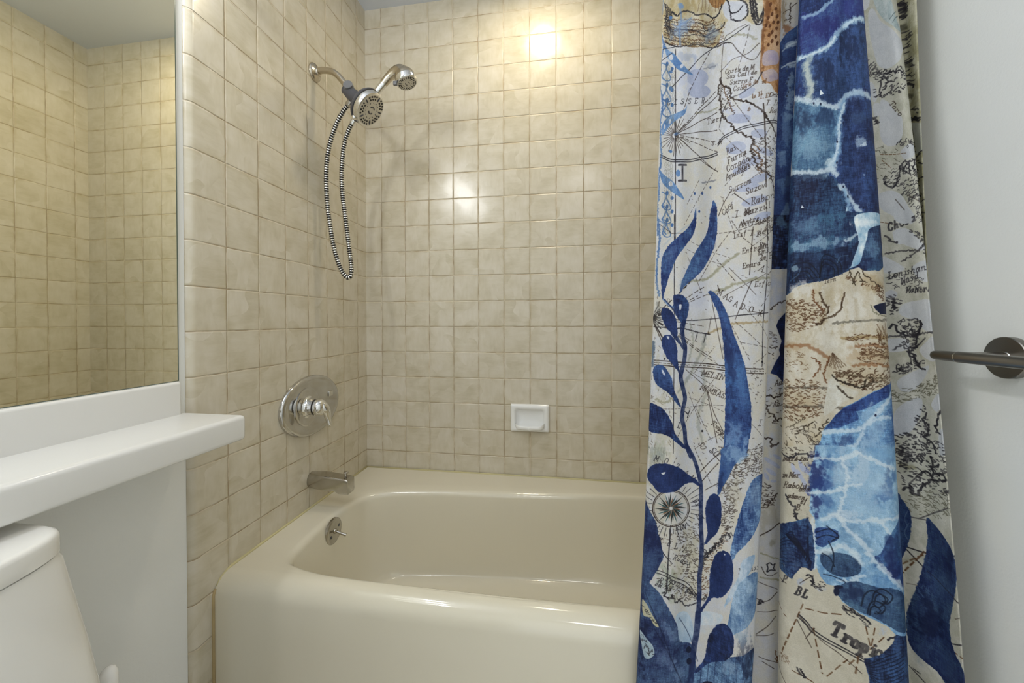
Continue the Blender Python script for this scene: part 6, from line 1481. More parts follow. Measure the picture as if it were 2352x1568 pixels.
f;e8f1f5;e8f1f5;0.2;0;0;3703,12389 3742,12336 3688,12335
h;cfe0ee;0.8;0.5;4801,12833 4826,12831 4801,12806
s;d5e7f2;79;0;0.92;1;6;4360,12679 4453,12593 4581,12372 4718,12170 4855,12032 5149,11978
s;9cc3e4;79;0;0.92;1;6;4443,12579 4497,12361 4507,12118 4429,11904
f;a5cae6;d6e8f2;1.1;1;0;4227,11702 4379,11961 4478,12281 4517,12036 4713,11996 4909,11956 5149,11938 5149,11682
h;5f8fbd;0.6;0.5;4728,11887 4821,11879 4728,11780
f;131e45;131e45;0.3;1;0;4330,13468 4330,13458 4326,13450 4316,13446 4311,13447 4306,13452 4301,13461 4301,13472 4301,13483 4306,13491 4311,13495 4321,13493 4326,13488 4330,13479
f;131e45;131e45;0.3;1;0;4321,13090 4316,13080 4316,13071 4311,13067 4301,13068 4296,13074 4291,13083 4291,13093 4291,13104 4296,13112 4301,13116 4311,13115 4316,13109 4321,13100
f;131e45;131e45;0.3;1;0;4512,12469 4512,12459 4507,12450 4502,12446 4492,12446 4487,12451 4487,12459 4482,12470 4487,12480 4487,12489 4497,12493 4502,12493 4507,12489 4512,12480
f;131e45;131e45;0.3;1;0;4772,12244 4767,12235 4767,12226 4757,12223 4752,12223 4752,12228 4747,12237 4747,12247 4747,12258 4752,12266 4757,12270 4762,12269 4767,12264 4767,12256
f;131e45;131e45;0.3;1;0;4433,12647 4429,12637 4424,12629 4419,12624 4414,12625 4409,12630 4404,12638 4404,12649 4404,12659 4409,12668 4414,12672 4419,12672 4429,12667 4429,12658
f;131e45;131e45;0.3;1;0;3860,14231 3860,14220 3855,14213 3850,14210 3845,14212 3840,14218 3835,14229 3835,14239 3835,14250 3840,14257 3845,14260 3850,14259 3855,14252 3860,14242
f;131e45;131e45;0.3;1;0;3982,14186 3982,14175 3977,14167 3972,14163 3968,14164 3958,14171 3958,14179 3953,14191 3958,14201 3958,14209 3963,14213 3972,14211 3977,14206 3982,14196
s;86a8cc;8;0;0.35;1;0;3835,15489 3840,15410
s;86a8cc;8;0;0.35;1;0;4963,13305 4948,13260
s;86a8cc;8;0;0.35;1;0;3894,15540 3909,15469
s;86a8cc;8;0;0.35;1;0;4316,13375 4330,13322
s;86a8cc;8;0;0.35;1;0;5149,15925 5149,15842
s;86a8cc;8;0;0.35;1;0;4713,15198 4723,15111
s;86a8cc;8;0;0.35;1;0;3659,13198 3659,13103
s;86a8cc;8;0;0.35;1;0;3845,12209 3840,12127
s;86a8cc;8;0;0.35;1;0;4723,15081 4713,14979
s;86a8cc;8;0;0.35;1;0;4193,13090 4198,12987
s;86a8cc;8;0;0.35;1;0;5149,14195 5149,14137
s;86a8cc;8;0;0.35;1;0;4085,14737 4085,14636
s;86a8cc;8;0;0.35;1;0;4198,14947 4208,14866
s;86a8cc;8;0;0.35;1;0;4546,11963 4531,11925
s;86a8cc;8;0;0.35;1;0;4360,13406 4355,13352
s;86a8cc;8;0;0.35;1;0;4576,13541 4590,13439
s;86a8cc;8;0;0.35;1;0;4610,13999 4595,13943
s;86a8cc;8;0;0.35;1;0;3801,14876 3806,14818
s;86a8cc;8;0;0.35;1;0;4620,14894 4615,14805
s;86a8cc;8;0;0.35;1;0;3575,13501 3590,13426
s;86a8cc;8;0;0.35;1;0;3825,12414 3815,12343
s;86a8cc;8;0;0.35;1;0;4115,13398 4105,13325
s;86a8cc;8;0;0.35;1;0;4634,15551 4649,15447
s;86a8cc;8;0;0.35;1;0;4718,13432 4713,13333
s;86a8cc;8;0;0.35;1;0;3830,12048 3825,11996
s;86a8cc;8;0;0.35;1;0;3830,15985 3820,15902
s;86a8cc;8;0;0.35;1;0;4840,12351 4821,12264
s;86a8cc;8;0;0.35;1;0;4865,12342 4855,12294
s;86a8cc;8;0;0.35;1;0;3840,16016 3830,15914
s;86a8cc;8;0;0.35;1;0;3850,13165 3865,13111
s;86a8cc;8;0;0.35;1;0;4958,14918 4939,14878
s;86a8cc;8;0;0.35;1;0;4286,14861 4276,14781
s;86a8cc;8;0;0.35;1;0;4242,12784 4242,12724
s;86a8cc;8;0;0.35;1;0;4939,15272 4904,15168
s;86a8cc;8;0;0.35;1;0;4605,13476 4610,13389
s;86a8cc;8;0;0.35;1;0;5149,13686 5149,13637
s;86a8cc;8;0;0.35;1;0;3977,13154 3982,13115
s;86a8cc;8;0;0.35;1;0;4992,14986 5002,14949
s;86a8cc;8;0;0.35;1;0;3923,15139 3914,15062
s;86a8cc;8;0;0.35;1;0;3899,12985 3884,12922
s;86a8cc;8;0;0.35;1;0;5149,13072 5149,12994
s;86a8cc;8;0;0.35;1;0;3865,12971 3850,12916
s;86a8cc;8;0;0.35;1;0;4071,14527 4056,14424
s;86a8cc;8;0;0.35;1;0;3835,13276 3840,13189
s;86a8cc;8;0;0.35;1;0;3531,15909 3536,15840
s;86a8cc;8;0;0.35;1;0;4988,12628 4992,12575
s;86a8cc;8;0;0.35;1;0;4355,13517 4360,13433
s;86a8cc;8;0;0.35;1;0;4943,13170 4924,13072
s;86a8cc;8;0;0.35;1;0;5149,14590 5149,14535
s;86a8cc;8;0;0.35;1;0;5081,15263 5071,15214
s;86a8cc;8;0;0.35;1;0;4713,13550 4708,13508
s;86a8cc;8;0;0.35;1;0;4247,13664 4232,13612
s;86a8cc;8;0;0.35;1;0;4507,15360 4531,15312
s;86a8cc;8;0;0.35;1;0;4728,15216 4718,15169
s;86a8cc;8;0;0.35;1;0;5149,14816 5149,14769
s;86a8cc;8;0;0.35;1;0;4718,13300 4703,13207
s;86a8cc;8;0;0.35;1;0;4188,15164 4208,15087
s;86a8cc;8;0;0.35;1;0;5149,13779 5149,13705
s;86a8cc;8;0;0.35;1;0;4095,14080 4095,14036
s;86a8cc;8;0;0.35;1;0;4777,15898 4767,15815
f;1c2e5e;3a5f86;1.2;0;1;3428,12330 3909,12152 4433,12210 5149,12135 5149,11113 4487,11143 4046,10941 3428,10725
h;a8cbe2;0.75;0.5;3938,11655 4527,11691 3953,11545
h;7fa6c4;0.6;0.5;3796,11976 4115,11945 3801,11809
h;1a2a58;0.6;0.5;4561,11841 4703,11831 4551,11680
f;8fb9d8;dcebf2;1.2;1;0;4644,12133 5149,12135 5149,11973 4845,11872 4791,11716 4723,11481 4659,11272 4536,11196 4473,11211 4595,11436 4654,11701 4615,11919
h;f0f6f8;0.8;0.5;4801,11982 5012,11984 4801,11915
h;7fa9c9;0.7;0.5;4904,11525 5056,11533 4890,11313
h;3a5f8c;0.6;0.5;4909,11207 5071,11214 4899,11075
f;14214a;2b4770;1.0;1;0;3428,11471 3918,11493 4419,11576 4546,11545 4600,11624 4664,11647 4541,11303 4463,11171 4046,10955 3703,10930 3428,10782
s;dbeaf2;46;0;0.8;1;5;4424,11684 4527,11707 4634,11783
s;0b1226;16;0;0.9;1;0;3688,10959 3678,11071 3796,11089 3860,10996
s;0b1226;16;0;0.9;1;0;3649,10961 3654,11128 3811,11148 3904,11010
s;0b1226;16;0;0.9;1;0;3590,10966 3619,11201 3825,11223 3963,11027
s;0b1226;16;0;0.9;1;0;3516,10974 3585,11275 3840,11297 4021,11045
s;0b1226;16;0;0.9;1;0;4247,11032 4232,11204 4066,11267 3997,11024
s;0b1226;16;0;0.9;1;0;4321,11029 4276,11258 4066,11348 3997,11024
s;0b1226;16;0;0.9;1;0;4384,11026 4321,11313 4066,11430 3997,11024
h;9fbccc;0.8;0.5;3614,11229 3678,11224 3614,11173
s;5a7f9f;16;0;0.7;1;0;3551,10998 3673,11099 3717,11235/4296,11287 4345,11392 4468,11413
f;ddd6c6;cdbfa2;0.8;0;1;3428,10610 3526,10732 3614,10857 3776,10927 4051,10968 4414,11087 4492,11157 4639,11193 4762,11090 4880,11085 5149,11215 5149,10207 5149,9189 4782,9037 4595,8895 4355,8711 4218,8509 4090,8315 4051,8123 3968,7766 3428,7626 3428,9346
h;e3e0da;0.8;0.5;3776,10816 4017,10858 3796,10679
h;e8e3d8;0.8;0.5;4335,10342 4693,10494 4409,10066
h;e6e0d2;0.8;0.5;4124,9965 4433,9968 4124,9803
h;eae6dc;0.7;0.5;4492,9731 4679,9693 4463,9574
h;b9935f;0.5;0.5;4782,9633 5149,9624 4777,9477
h;b08a58;0.45;0.5;3639,9763 3791,9735 3629,9692
h;b99c70;0.4;0.5;3747,8693 4002,8718 3747,8528
h;bfa77c;0.45;0.5;4605,9287 4948,9298 4600,9169
h;cbb48a;0.4;0.5;4173,9533 4281,9536 4173,9345
h;dfd9ca;0.7;0.5;4237,9078 4355,9087 4237,8917
h;c0a272;0.35;0.5;4943,10051 5076,10049 4934,9895
h;c9b58e;0.35;0.5;3737,10430 3958,10379 3717,10267
h;b59a6c;0.6;0.5;4840,10917 5046,10857 4787,10770
s;96592a;52;0;0.65;1;7;3448,9755 3727,9794 3879,9776 3987,9709 4149,9587
s;96592a;39;0;0.65;1;7;4536,9784 4708,9814 5125,9784
s;5c3d20;39;0;0.65;1;7;4620,9667 4801,9647 5149,9597
s;96592a;46;0;0.65;1;7;4482,9453 4693,9486 5149,9452
s;4b4034;33;0;0.65;1;7;3467,8980 3850,9036 4193,9036
s;4b4034;46;0;0.65;1;7;3487,8629 3855,8681 4350,8694
s;a58449;52;0;0.65;1;7;4350,9940 4630,9954 5149,9968
s;5a5548;33;0;0.65;1;7;4223,10195 4502,10235 5149,10260
s;5a4a30;33;0;0.65;1;7;4281,9322 4605,9261 5017,9255
k;5b3416;264;29;0;14;3453,10608 3776,10636 3958,10590 4124,10371 3963,10154 3654,10042 3487,10151
k;5b3416;72;39;-30;12;4433,11091 4664,10898 5017,10840 5032,10576 4791,10813 4478,10956
k;5b3416;120;39;10;12;4649,9839 5149,9809 5149,9518 4615,9523
k;4b2c14;176;39;-20;14;4237,9346 5140,9414 5125,9179 4757,9035 4473,9071
k;5b3416;264;33;0;12;3462,9093 4041,9126 4129,8617 3497,8419
k;5b3416;48;33;0;14;4350,9994 5149,10007 5149,9901 4350,9900
k;6b4420;56;29;20;9;3487,9667 3796,9658 3845,9331 3507,9328
s;5b3d22;13;0;0.7;1;3;4218,9669 4129,9436
s;5b3d22;13;0;0.7;1;3;4218,9669 4164,9420
s;5b3d22;13;0;0.7;1;3;4218,9669 4198,9404
s;5b3d22;13;0;0.7;1;3;4218,9669 4237,9389
s;5b3d22;13;0;0.7;1;3;4218,9669 4267,9375
s;5b3d22;13;0;0.7;1;3;4218,9669 4301,9392
s;5b3d22;13;0;0.7;1;3;4218,9669 4335,9411
s;5b3d22;13;0;0.7;1;3;4218,9669 4365,9428
s;5b3d22;13;0;0.7;1;3;4218,9669 4399,9446
s;6b4a2c;13;0;0.6;1;4;5027,10207 5007,9945
s;6b4a2c;13;0;0.6;1;4;4855,10182 4983,9925
s;6b4a2c;13;0;0.6;1;4;4958,10155 5056,9902
s;6b4a2c;13;0;0.6;1;4;4939,10129 5051,9881
s;6b4a2c;13;0;0.6;1;4;4860,10103 4875,9864
s;6b4a2c;13;0;0.6;1;4;4914,10077 4875,9843
s;6b4a2c;13;0;0.6;1;4;4865,10051 4924,9822
s;6b4a2c;13;0;0.6;1;4;4924,10025 4855,9801
s;6b4a2c;13;0;0.6;1;4;4894,9999 4924,9780
s;6b4a2c;13;0;0.6;1;4;4875,9973 4983,9758
s;4a3018;26;0;1;1;6;3972,10168 4124,10290 4291,10370 4355,10530 4404,10744/4021,10752 4051,10588 4149,10479 4124,10371
s;7b4a26;20;0;1;1;5;3909,10810 3933,10591 4075,10425/3904,9581 4036,9450 3933,9228/4173,9614 4080,9289 4129,9128
s;40301e;16;0;1;1;7;4527,10901 4630,11113 4669,10951 4752,10920/4679,11164 4757,11000 5012,10813/4487,11157 4576,10874/4659,9107 4762,9217 4703,9265/4595,9077 4890,9222/4149,8484 3968,8145/3943,8413 3688,8164/4281,9134 4468,8913
f;e2e0d6;d0c8b4;0.8;1;0;4218,9279 4321,9111 4551,8997 4468,8887 4350,8795 4193,8620 4085,8562 4129,8994
s;3c3022;23;0;1;1;5;4208,9278 4301,9176 4595,9077 4664,9211/4276,9081 4409,8908 4468,8887
f;131e45;131e45;0.4;0;0;4821,10502 4919,10543 5149,10579 5149,10353 4924,10365 4850,10443
s;8d8a70;16;0;1;1;5;4777,10523 4860,10365 5149,10313
s;3a2b24;9;0;0.92;0;0;4075,10980 4075,10999 4129,11012 4129,10994/4100,11005 4100,10921/4085,10918 4110,10923/4134,10955 4164,10969 4164,10985 4149,10982 4134,10955 4139,10933 4149,10934 4164,10947/4183,10990 4193,10993 4193,10944/4183,10941 4203,10947/4193,10980 4203,10996 4218,10999 4218,10991/4232,11001 4242,11005 4237,10955/4237,10985 4257,11009 4267,11006 4257,10965 4272,10968
k;3a2c1e;56;52;60;9;3639,8404 4066,8453 3987,7878 3521,7778
s;3a2c1e;13;0;0.7;1;4;3546,8238 3815,8452
s;3a2c1e;13;0;0.7;1;4;3624,8234 3860,8348
s;3a2c1e;13;0;0.7;1;4;3688,8219 3904,8244
s;3a2c1e;13;0;0.7;1;4;3757,8200 3943,8141
s;3a2c1e;13;0;0.7;1;4;3820,8179 3987,8040
s;3a2c1e;13;0;0.7;1;4;3884,8160 4026,7937
f;3f6cab;7fb0dd;1.2;0;1;5149,9189 4782,9037 4595,8895 4355,8711 4218,8509 4090,8315 4051,8123 3958,7737 5149,7824
f;1f3378;37589c;1.0;1;0;5002,9140 4772,9011 4585,8869 4370,8705 4330,8647 4497,8655 4703,8747 4850,8861 5002,8959
f;22397a;3f66a6;1.0;1;0;4311,8631 4129,8349 4085,8293 4272,8334 4419,8436 4536,8528 4497,8655
h;1d2f6e;0.7;0.5;4046,7940 4124,7911 4007,7783
h;1b2d66;0.5;0.5;4360,8137 4487,8160 4360,8032
h;b2d4ee;0.7;0.5;4733,8441 4904,8326 4561,8069
h;a5cbea;0.7;0.5;4737,8033 5012,8037 4728,7879
s;d7e8f4;65;0;0.92;1;6;4085,8244 4272,8286 4453,8311 4590,8377 4718,8542 4865,8759 5135,9021
s;cfe3f2;46;0;0.92;1;6;4448,7998 4522,8139 4590,8325/4693,8488 4860,8580 5022,8571/4267,7888 4448,8050
f;131e45;131e45;0.3;1;0;4782,8613 4782,8603 4777,8594 4772,8589 4762,8588 4757,8592 4757,8600 4752,8610 4757,8620 4762,8629 4767,8634 4772,8634 4777,8630 4782,8623
f;dad4c3;c9c2ae;0.6;0;0;3428,7874 3968,8001 3918,7613 3904,7393 3909,6635 3428,6361
h;c9c7c8;0.6;0.5;3722,7446 3850,7464 3727,7255
f;aeb6d2;c3c9de;0.4;1;0;3712,7419 3698,7421 3678,7442 3659,7479 3644,7523 3639,7568 3639,7603 3649,7622 3663,7621 3678,7598 3698,7561 3712,7516 3722,7471 3722,7437
f;aeb6d2;c3c9de;0.4;1;0;3815,7333 3796,7331 3776,7350 3752,7382 3732,7424 3717,7465 3712,7499 3717,7518 3737,7519 3757,7501 3781,7468 3801,7426 3815,7385 3820,7351
f;aeb6d2;c3c9de;0.4;1;0;3918,7444 3904,7439 3879,7450 3855,7476 3825,7511 3806,7548 3801,7580 3801,7600 3820,7604 3845,7592 3869,7566 3894,7531 3914,7495 3918,7463
f;aeb6d2;c3c9de;0.4;1;0;3879,7207 3865,7206 3840,7223 3820,7255 3796,7296 3786,7338 3781,7372 3786,7391 3801,7391 3825,7374 3845,7341 3869,7301 3879,7259 3884,7226
f;aeb6d2;c3c9de;0.4;1;0;3820,7489 3801,7491 3786,7514 3766,7552 3752,7599 3742,7643 3742,7678 3752,7695 3766,7692 3786,7669 3806,7631 3820,7585 3825,7540 3825,7506
f;aeb6d2;c3c9de;0.4;1;0;3909,7078 3894,7076 3874,7093 3850,7124 3830,7165 3820,7207 3815,7240 3820,7259 3835,7260 3855,7242 3879,7211 3899,7171 3909,7130 3914,7097
s;2a2730;26;0;1;1;8;3428,7731 3610,7722 3762,7808 3958,7796/3575,7011 3634,6901 3712,6842 3693,6700 3757,6604
s;3a2b24;13;0;0.92;0;0;3511,7663 3521,7670 3497,7603/3516,7646 3541,7679 3551,7676 3531,7619/3546,7659 3570,7692 3575,7686 3560,7637 3575,7643/3629,7714 3600,7701 3585,7667 3585,7645 3600,7651 3624,7705/3629,7714 3610,7657 3624,7665/3649,7716 3678,7723 3639,7664 3668,7671/3698,7727 3727,7731 3688,7675 3717,7680/3776,7737 3806,7741 3762,7686 3796,7691/3820,7720 3850,7731 3850,7750 3835,7748 3820,7720 3815,7694 3830,7693 3845,7707/3894,7796 3869,7708 3879,7703
s;3a2b24;13;0;0.92;0;0;3502,7350 3531,7365 3507,7297/3472,7280 3531,7310/3536,7396 3541,7399/3531,7362 3541,7370 3516,7302/3536,7346 3560,7380 3565,7375 3546,7317/3560,7358 3585,7391 3590,7386 3575,7337 3585,7341/3634,7450 3644,7454 3644,7379 3678,7463 3688,7465/3639,7452 3619,7351/3614,7349 3624,7353/3683,7464 3663,7365/3654,7363 3668,7367/3678,7397 3708,7411 3712,7430 3698,7427 3678,7397 3678,7372 3688,7371 3708,7386/3732,7433 3742,7435 3727,7378/3717,7377 3742,7381/3737,7419 3752,7436 3766,7438 3766,7429
s;3a2b24;13;0;0.92;0;0;3560,7241 3595,7255 3605,7246 3595,7218 3575,7194 3551,7183/3570,7245 3531,7120/3516,7113 3546,7127/3575,7194 3580,7143 3590,7147/3654,7228 3624,7218 3605,7179 3605,7155 3619,7160 3649,7219/3654,7228 3629,7166 3644,7173/3693,7279 3659,7174 3673,7171 3698,7201 3703,7233 3673,7213/3747,7242 3727,7230 3717,7208 3717,7185 3732,7178 3752,7188 3762,7211 3762,7232 3747,7242/3811,7287 3776,7191 3786,7183/3815,7243 3830,7244 3815,7183/3801,7182 3830,7184/3840,7276 3845,7277/3869,7281 3840,7201 3840,7185 3855,7194/3845,7245 3874,7248/3899,7251 3914,7252 3899,7191/3884,7189 3914,7193/3918,7284 3923,7284/3948,7290 3918,7209 3918,7193 3938,7204/3923,7253 3953,7257/3992,7264 3972,7252 3963,7230 3963,7207 3977,7201 3992,7211 4002,7235 4002,7255 3992,7264
s;3a2b24;13;0;0.92;0;0;3806,7187 3776,7180 3762,7148 3762,7126 3776,7128 3801,7179/3806,7187 3786,7132 3801,7137/3865,7238 3840,7141 3850,7142/3855,7192 3835,7192 3815,7159 3815,7132 3830,7139 3850,7177/3904,7205 3879,7197 3865,7165 3865,7142 3879,7145 3904,7197/3904,7205 3889,7150 3904,7156
s;3a2b24;13;0;0.92;0;0;3649,7033 3624,7026 3605,6992 3605,6970 3614,6973 3644,7025/3649,7033 3629,6980 3644,6986/3688,7077 3654,6984 3668,6982 3688,7006 3693,7035 3668,7019/3708,7036 3712,7038 3693,6983/3708,7017 3722,7038 3732,7032 3712,6984/3722,7017 3742,7038 3747,7031 3732,6989 3742,6989/3757,7012 3786,7019 3791,7037 3776,7038 3757,7012 3752,6987 3766,6984 3781,6994/3811,7034 3820,7037 3796,6983/3811,7016 3835,7037 3840,7031 3820,6987 3835,6987
s;3a2b24;13;0;0.92;0;0;3742,6888 3771,6893 3781,6882 3771,6855 3762,6840 3742,6837/3762,6840 3771,6828 3766,6796 3747,6780 3717,6774/3752,6890 3727,6776/3791,6792 3796,6790
s;3a2b24;13;0;0.92;0;0;3791,6938 3820,6950 3820,6968 3806,6966 3791,6938 3786,6912 3801,6911 3815,6925/3879,7014 3869,7009 3850,6957 3830,6893/3845,6973 3869,6977
k;3a2b24;40;33;0;12;3428,7817 3928,7940 3909,7638 3482,7582
f;6fa1d2;a3cbea;1.2;0;1;3977,8003 5149,8074 5149,7253 5149,6796 5149,5747 5149,4891 4870,5026 4796,5114 4620,5188 4438,5236 4306,5312 4218,5483 4276,5568 4120,5563 4041,5689 4002,5833 3963,5684 3977,6439 3982,6656 3909,6797 3918,7070 3899,7473 3968,7812
h;1c2a6e;0.9;0.5;3992,7492 4110,7510 3992,7196
h;2a4a96;0.6;0.5;4071,7318 4183,7333 4071,7158
h;16235c;0.45;0.5;4899,7611 5007,7600 4885,7310
h;2c55a0;0.5;0.5;4801,7225 4924,7235 4796,7074
h;f0f5f8;0.6;0.5;4326,6840 4527,6905 4326,6736
h;e4eef5;0.6;0.5;4546,7697 4664,7710 4536,7389
h;232f72;0.85;0.5;3977,6923 4061,6943 3977,6708
h;3d63a4;0.6;0.5;4129,7699 4247,7712 4129,7592
h;3d63a4;0.5;0.5;4124,7087 4223,7101 4124,6928
h;bcdaf0;0.6;0.5;4718,7539 5002,7551 4703,7159
h;b9d8ef;0.6;0.5;4531,7058 4796,7099 4522,6828
h;dcebf4;0.5;0.5;4321,7674 4419,7671 4276,7353
h;7fb2de;0.6;0.5;4890,7913 5149,7867 4885,7761
h;4d80be;0.6;0.5;4973,7581 5135,7538 4958,7383
f;29468a;4a75ac;1.1;1;0;5149,6923 4973,6759 4850,6562 4747,6294 4669,6229 4723,6092 4865,5927 5149,5747 5149,6746
h;16265a;0.5;0.5;4924,6322 5091,6229 4821,6011
f;22387a;3b5f9e;1.0;1;0;3982,6495 4124,6557 4272,6511 4252,6375 4144,6272 4071,6201 3987,6255
f;2b4670;46688e;1.0;1;0;4071,6122 4232,6148 4409,6154 4502,6042 4468,5878 4311,5750 4159,5778 4051,5930
f;6f9cc8;9cc4e4;1.0;1;0;4272,6563 4419,6719 4585,6564 4733,6316 4654,6227 4507,6269 4384,6347 4286,6385
s;e2eef5;46;0;0.8;1;7;3904,7127 4071,7185 4262,7227 4399,7356 4541,7415
s;e2eef5;52;0;0.8;1;7;3968,7758 4149,7775 4340,7810 4502,7960
s;e2eef5;46;0;0.8;1;7;4507,7935 4708,7842 5017,7699
s;e2eef5;59;0;0.8;1;7;4071,6692 4218,6811 4306,6729 4453,6757 4674,6828 5105,6914
s;e2eef5;72;0;0.8;1;7;4306,6755 4370,6572 4512,6447 4649,6176 4865,5927 5091,5681
s;e2eef5;79;0;0.8;1;7;3977,6091 4139,6139 4286,6282 4414,6232 4502,6067
s;e2eef5;52;0;0.8;1;7;3958,6675 3948,6430 3982,6066 3972,5795
s;e2eef5;39;0;0.8;1;7;4767,6794 4875,6639
s;e2eef5;39;0;0.8;1;7;4321,7831 4384,7482 4330,7127 4272,6823
s;e2eef5;46;0;0.8;1;7;4242,5672 4375,5730 4531,5877
s;0d1730;16;0;0.9;1;0;4124,6584 4218,6497 4267,6431 4178,6331/3997,6446 4144,6535 4252,6479/4002,6340 4124,6426 4262,6404/4144,6324 4198,6153 4203,5972 4173,5808/4071,6095 4159,6039 4213,5896/4085,5731 4173,5730 4326,5679 4311,5621
f;1b2d5e;3f6291;1.0;0;1;3428,6375 3673,6558 3889,6671 3943,6536 3968,6275 3982,6013 3972,5795 3938,5728 3879,5768 3806,5756 3737,5648 3683,5516 3575,5559 3428,5558
s;0c1430;16;0;0.85;1;0;3590,6283 3673,6366 3717,6160
s;0c1430;13;0;0.7;1;0;3428,6047 3654,6276 3806,6178
s;0c1430;16;0;0.85;1;0;3590,6283 3703,6314 3747,6118
s;0c1430;13;0;0.7;1;0;3428,5996 3654,6210 3806,6124
s;0c1430;16;0;0.85;1;0;3590,6283 3737,6263 3771,6074
s;0c1430;13;0;0.7;1;0;3428,5945 3659,6146 3806,6070
s;0c1430;16;0;0.85;1;0;3590,6283 3766,6209 3796,6030
s;0c1430;13;0;0.7;1;0;3428,5893 3659,6080 3806,6016
s;0c1430;16;0;0.85;1;0;3590,6283 3796,6155 3820,5986
s;0c1430;13;0;0.7;1;0;3428,5842 3659,6014 3806,5961
s;0c1430;16;0;0.85;1;0;3590,6283 3825,6101 3845,5943
s;0c1430;13;0;0.7;1;0;3428,5791 3659,5948 3806,5907
s;0c1430;16;0;0.85;1;0;3590,6283 3855,6048 3869,5900
s;0c1430;13;0;0.7;1;0;3428,5740 3659,5883 3806,5853
s;0c1430;16;0;0.85;1;0;3590,6283 3884,5996 3894,5859
s;0c1430;13;0;0.7;1;0;3428,5689 3663,5819 3806,5799
s;0c1430;16;0;0.85;1;0;3590,6283 3909,5944 3918,5818
s;0c1430;13;0;0.7;1;0;3433,5640 3663,5753 3806,5745
h;0d1538;0.8;0.5;3894,6198 3923,6207 3899,5769
h;7f9fc6;0.4;0.5;3703,5747 3801,5817 3727,5677
h;6f93bf;0.4;0.5;3595,5940 3678,5984 3600,5777
f;dcd6c5;cfc8b4;0.7;0;0;3428,5535 3575,5542 3688,5502 3786,5735 3879,5757 3943,5714 4002,5806 4051,5666 4129,5548 4276,5555 4223,5472 4311,5289 4448,5222 4625,5170 4801,5091 4875,5003 4845,4877 4708,4657 4502,4496 4556,4054 3428,3268
h;bfb8a6;0.5;0.5;3688,5169 3791,5225 3766,4665
h;e3ddcc;0.5;0.5;3428,4399 3590,4552 3428,3550
h;c9c2ae;0.5;0.5;3948,4454 4051,4510 3953,3798
h;b8c4de;0.7;0.5;4723,5020 4777,5036 4718,4923
h;b3bfdc;0.7;0.5;3820,5505 3879,5521 3820,5451
h;c0c8dc;0.7;0.5;4071,5463 4139,5486 4071,5410
s;2a2730;20;0;1;1;0;3776,4915 3894,4802 3968,4702 4232,4565 4507,4482/3766,4872 3884,4745 3958,4650 4218,4521 4482,4447
s;6b4526;20;34;1;0;0;3835,5105 3693,4628 3541,4028/3865,5038 4085,5054 4316,5108
s;6b4526;16;40;1;0;0;3428,4910 3610,4791/3703,3876 3968,3781/4527,5035 4571,4712/4630,5045 4576,4714/4737,4928 4566,4686/4115,3975 4335,4367/4350,4301 4473,4563/3968,4729 4066,3999/4409,4196 4443,4494
s;3a2b24;13;0;0.85;1;0;3776,4901 4036,4581 4232,4438 4468,4241/3757,4815 3948,4375/3982,4736 3874,4502/3428,3833 3624,3575/3791,5471 3963,5658/3428,5393 3605,5393
s;6b4526;13;0;0.6;1;5;3428,4003 3428,3833
s;6b4526;13;0;0.6;1;5;3438,3988 3428,3816
s;6b4526;13;0;0.6;1;5;3516,4041 3492,3858
s;6b4526;13;0;0.6;1;5;3560,4067 3551,3906
s;6b4526;13;0;0.6;1;5;3595,4082 3590,3934
s;6b4526;13;0;0.6;1;5;3619,4085 3619,3948
s;6b4526;13;0;0.6;1;5;3644,4085 3649,3958
s;2a2730;23;0;1;1;3;3762,3957 3801,3865 3879,3814 3801,3944
s;2a2730;23;0;1;1;7;3879,5628 3928,5658 3972,5581 3938,5514 4002,5487/4306,5261 4335,5200 4394,5247 4424,5177 4482,5186 4581,5104/4782,4906 4826,4931 4875,4979
k;2a2730;13;16;0;16;3963,5551 4071,5620 4139,5460 4002,5408
k;2a2730;32;23;20;14;4306,5261 4438,5236 4615,5090 4541,5041 4335,5149
s;2a2730;28;0;0.92;0;0;3776,5409 3811,5398 3815,5376 3806,5343 3786,5329 3762,5336/3786,5329 3801,5304 3786,5263 3757,5250 3722,5260/3786,5405 3732,5256/3869,5381 3894,5377/3879,5378 3830,5230/3815,5233 3874,5220 3889,5256
s;2a2730;15;0;0.92;0;0;3575,5512 3610,5531 3624,5522 3614,5487 3595,5460 3565,5441/3590,5521 3546,5368/3526,5354 3560,5378
s;2a2730;44;0;0.92;0;0;4203,4902 4223,4951 4306,4922 4296,4870/4267,4936 4198,4706/4178,4713 4218,4699
s;2a2730;44;0;0.92;0;0;4321,4784 4335,4777 4296,4647/4281,4654 4316,4642/4326,4741 4355,4773 4375,4766 4365,4741
s;2a2730;44;0;0.92;0;0;4433,4754 4404,4736 4389,4694 4379,4641 4399,4619 4424,4630 4443,4679 4448,4725 4433,4754
s;2a2730;44;0;0.92;0;0;4478,4734 4497,4734 4448,4525/4433,4525 4468,4526/4492,4707 4517,4736 4536,4716 4531,4666 4512,4618 4487,4605 4473,4631
s;2a2730;44;0;0.92;0;0;4590,4708 4615,4706 4585,4589/4566,4591 4615,4589/4625,4766 4630,4764
s;2a2730;44;0;0.92;0;0;4698,4665 4693,4692 4669,4699 4639,4678 4625,4638 4625,4594 4649,4580 4679,4593 4693,4614
f;31507c;4f7398;1.1;1;1;4203,5492 4242,5556 4311,5634 4463,5750 4708,5720 4919,5739 5149,5476 5149,5012 4890,5077 4728,5166 4551,5241 4379,5276 4272,5374
h;192a5a;0.7;0.5;4370,5524 4507,5595 4370,5372
h;7fa6c6;0.5;0.5;4816,5553 4934,5570 4811,5431
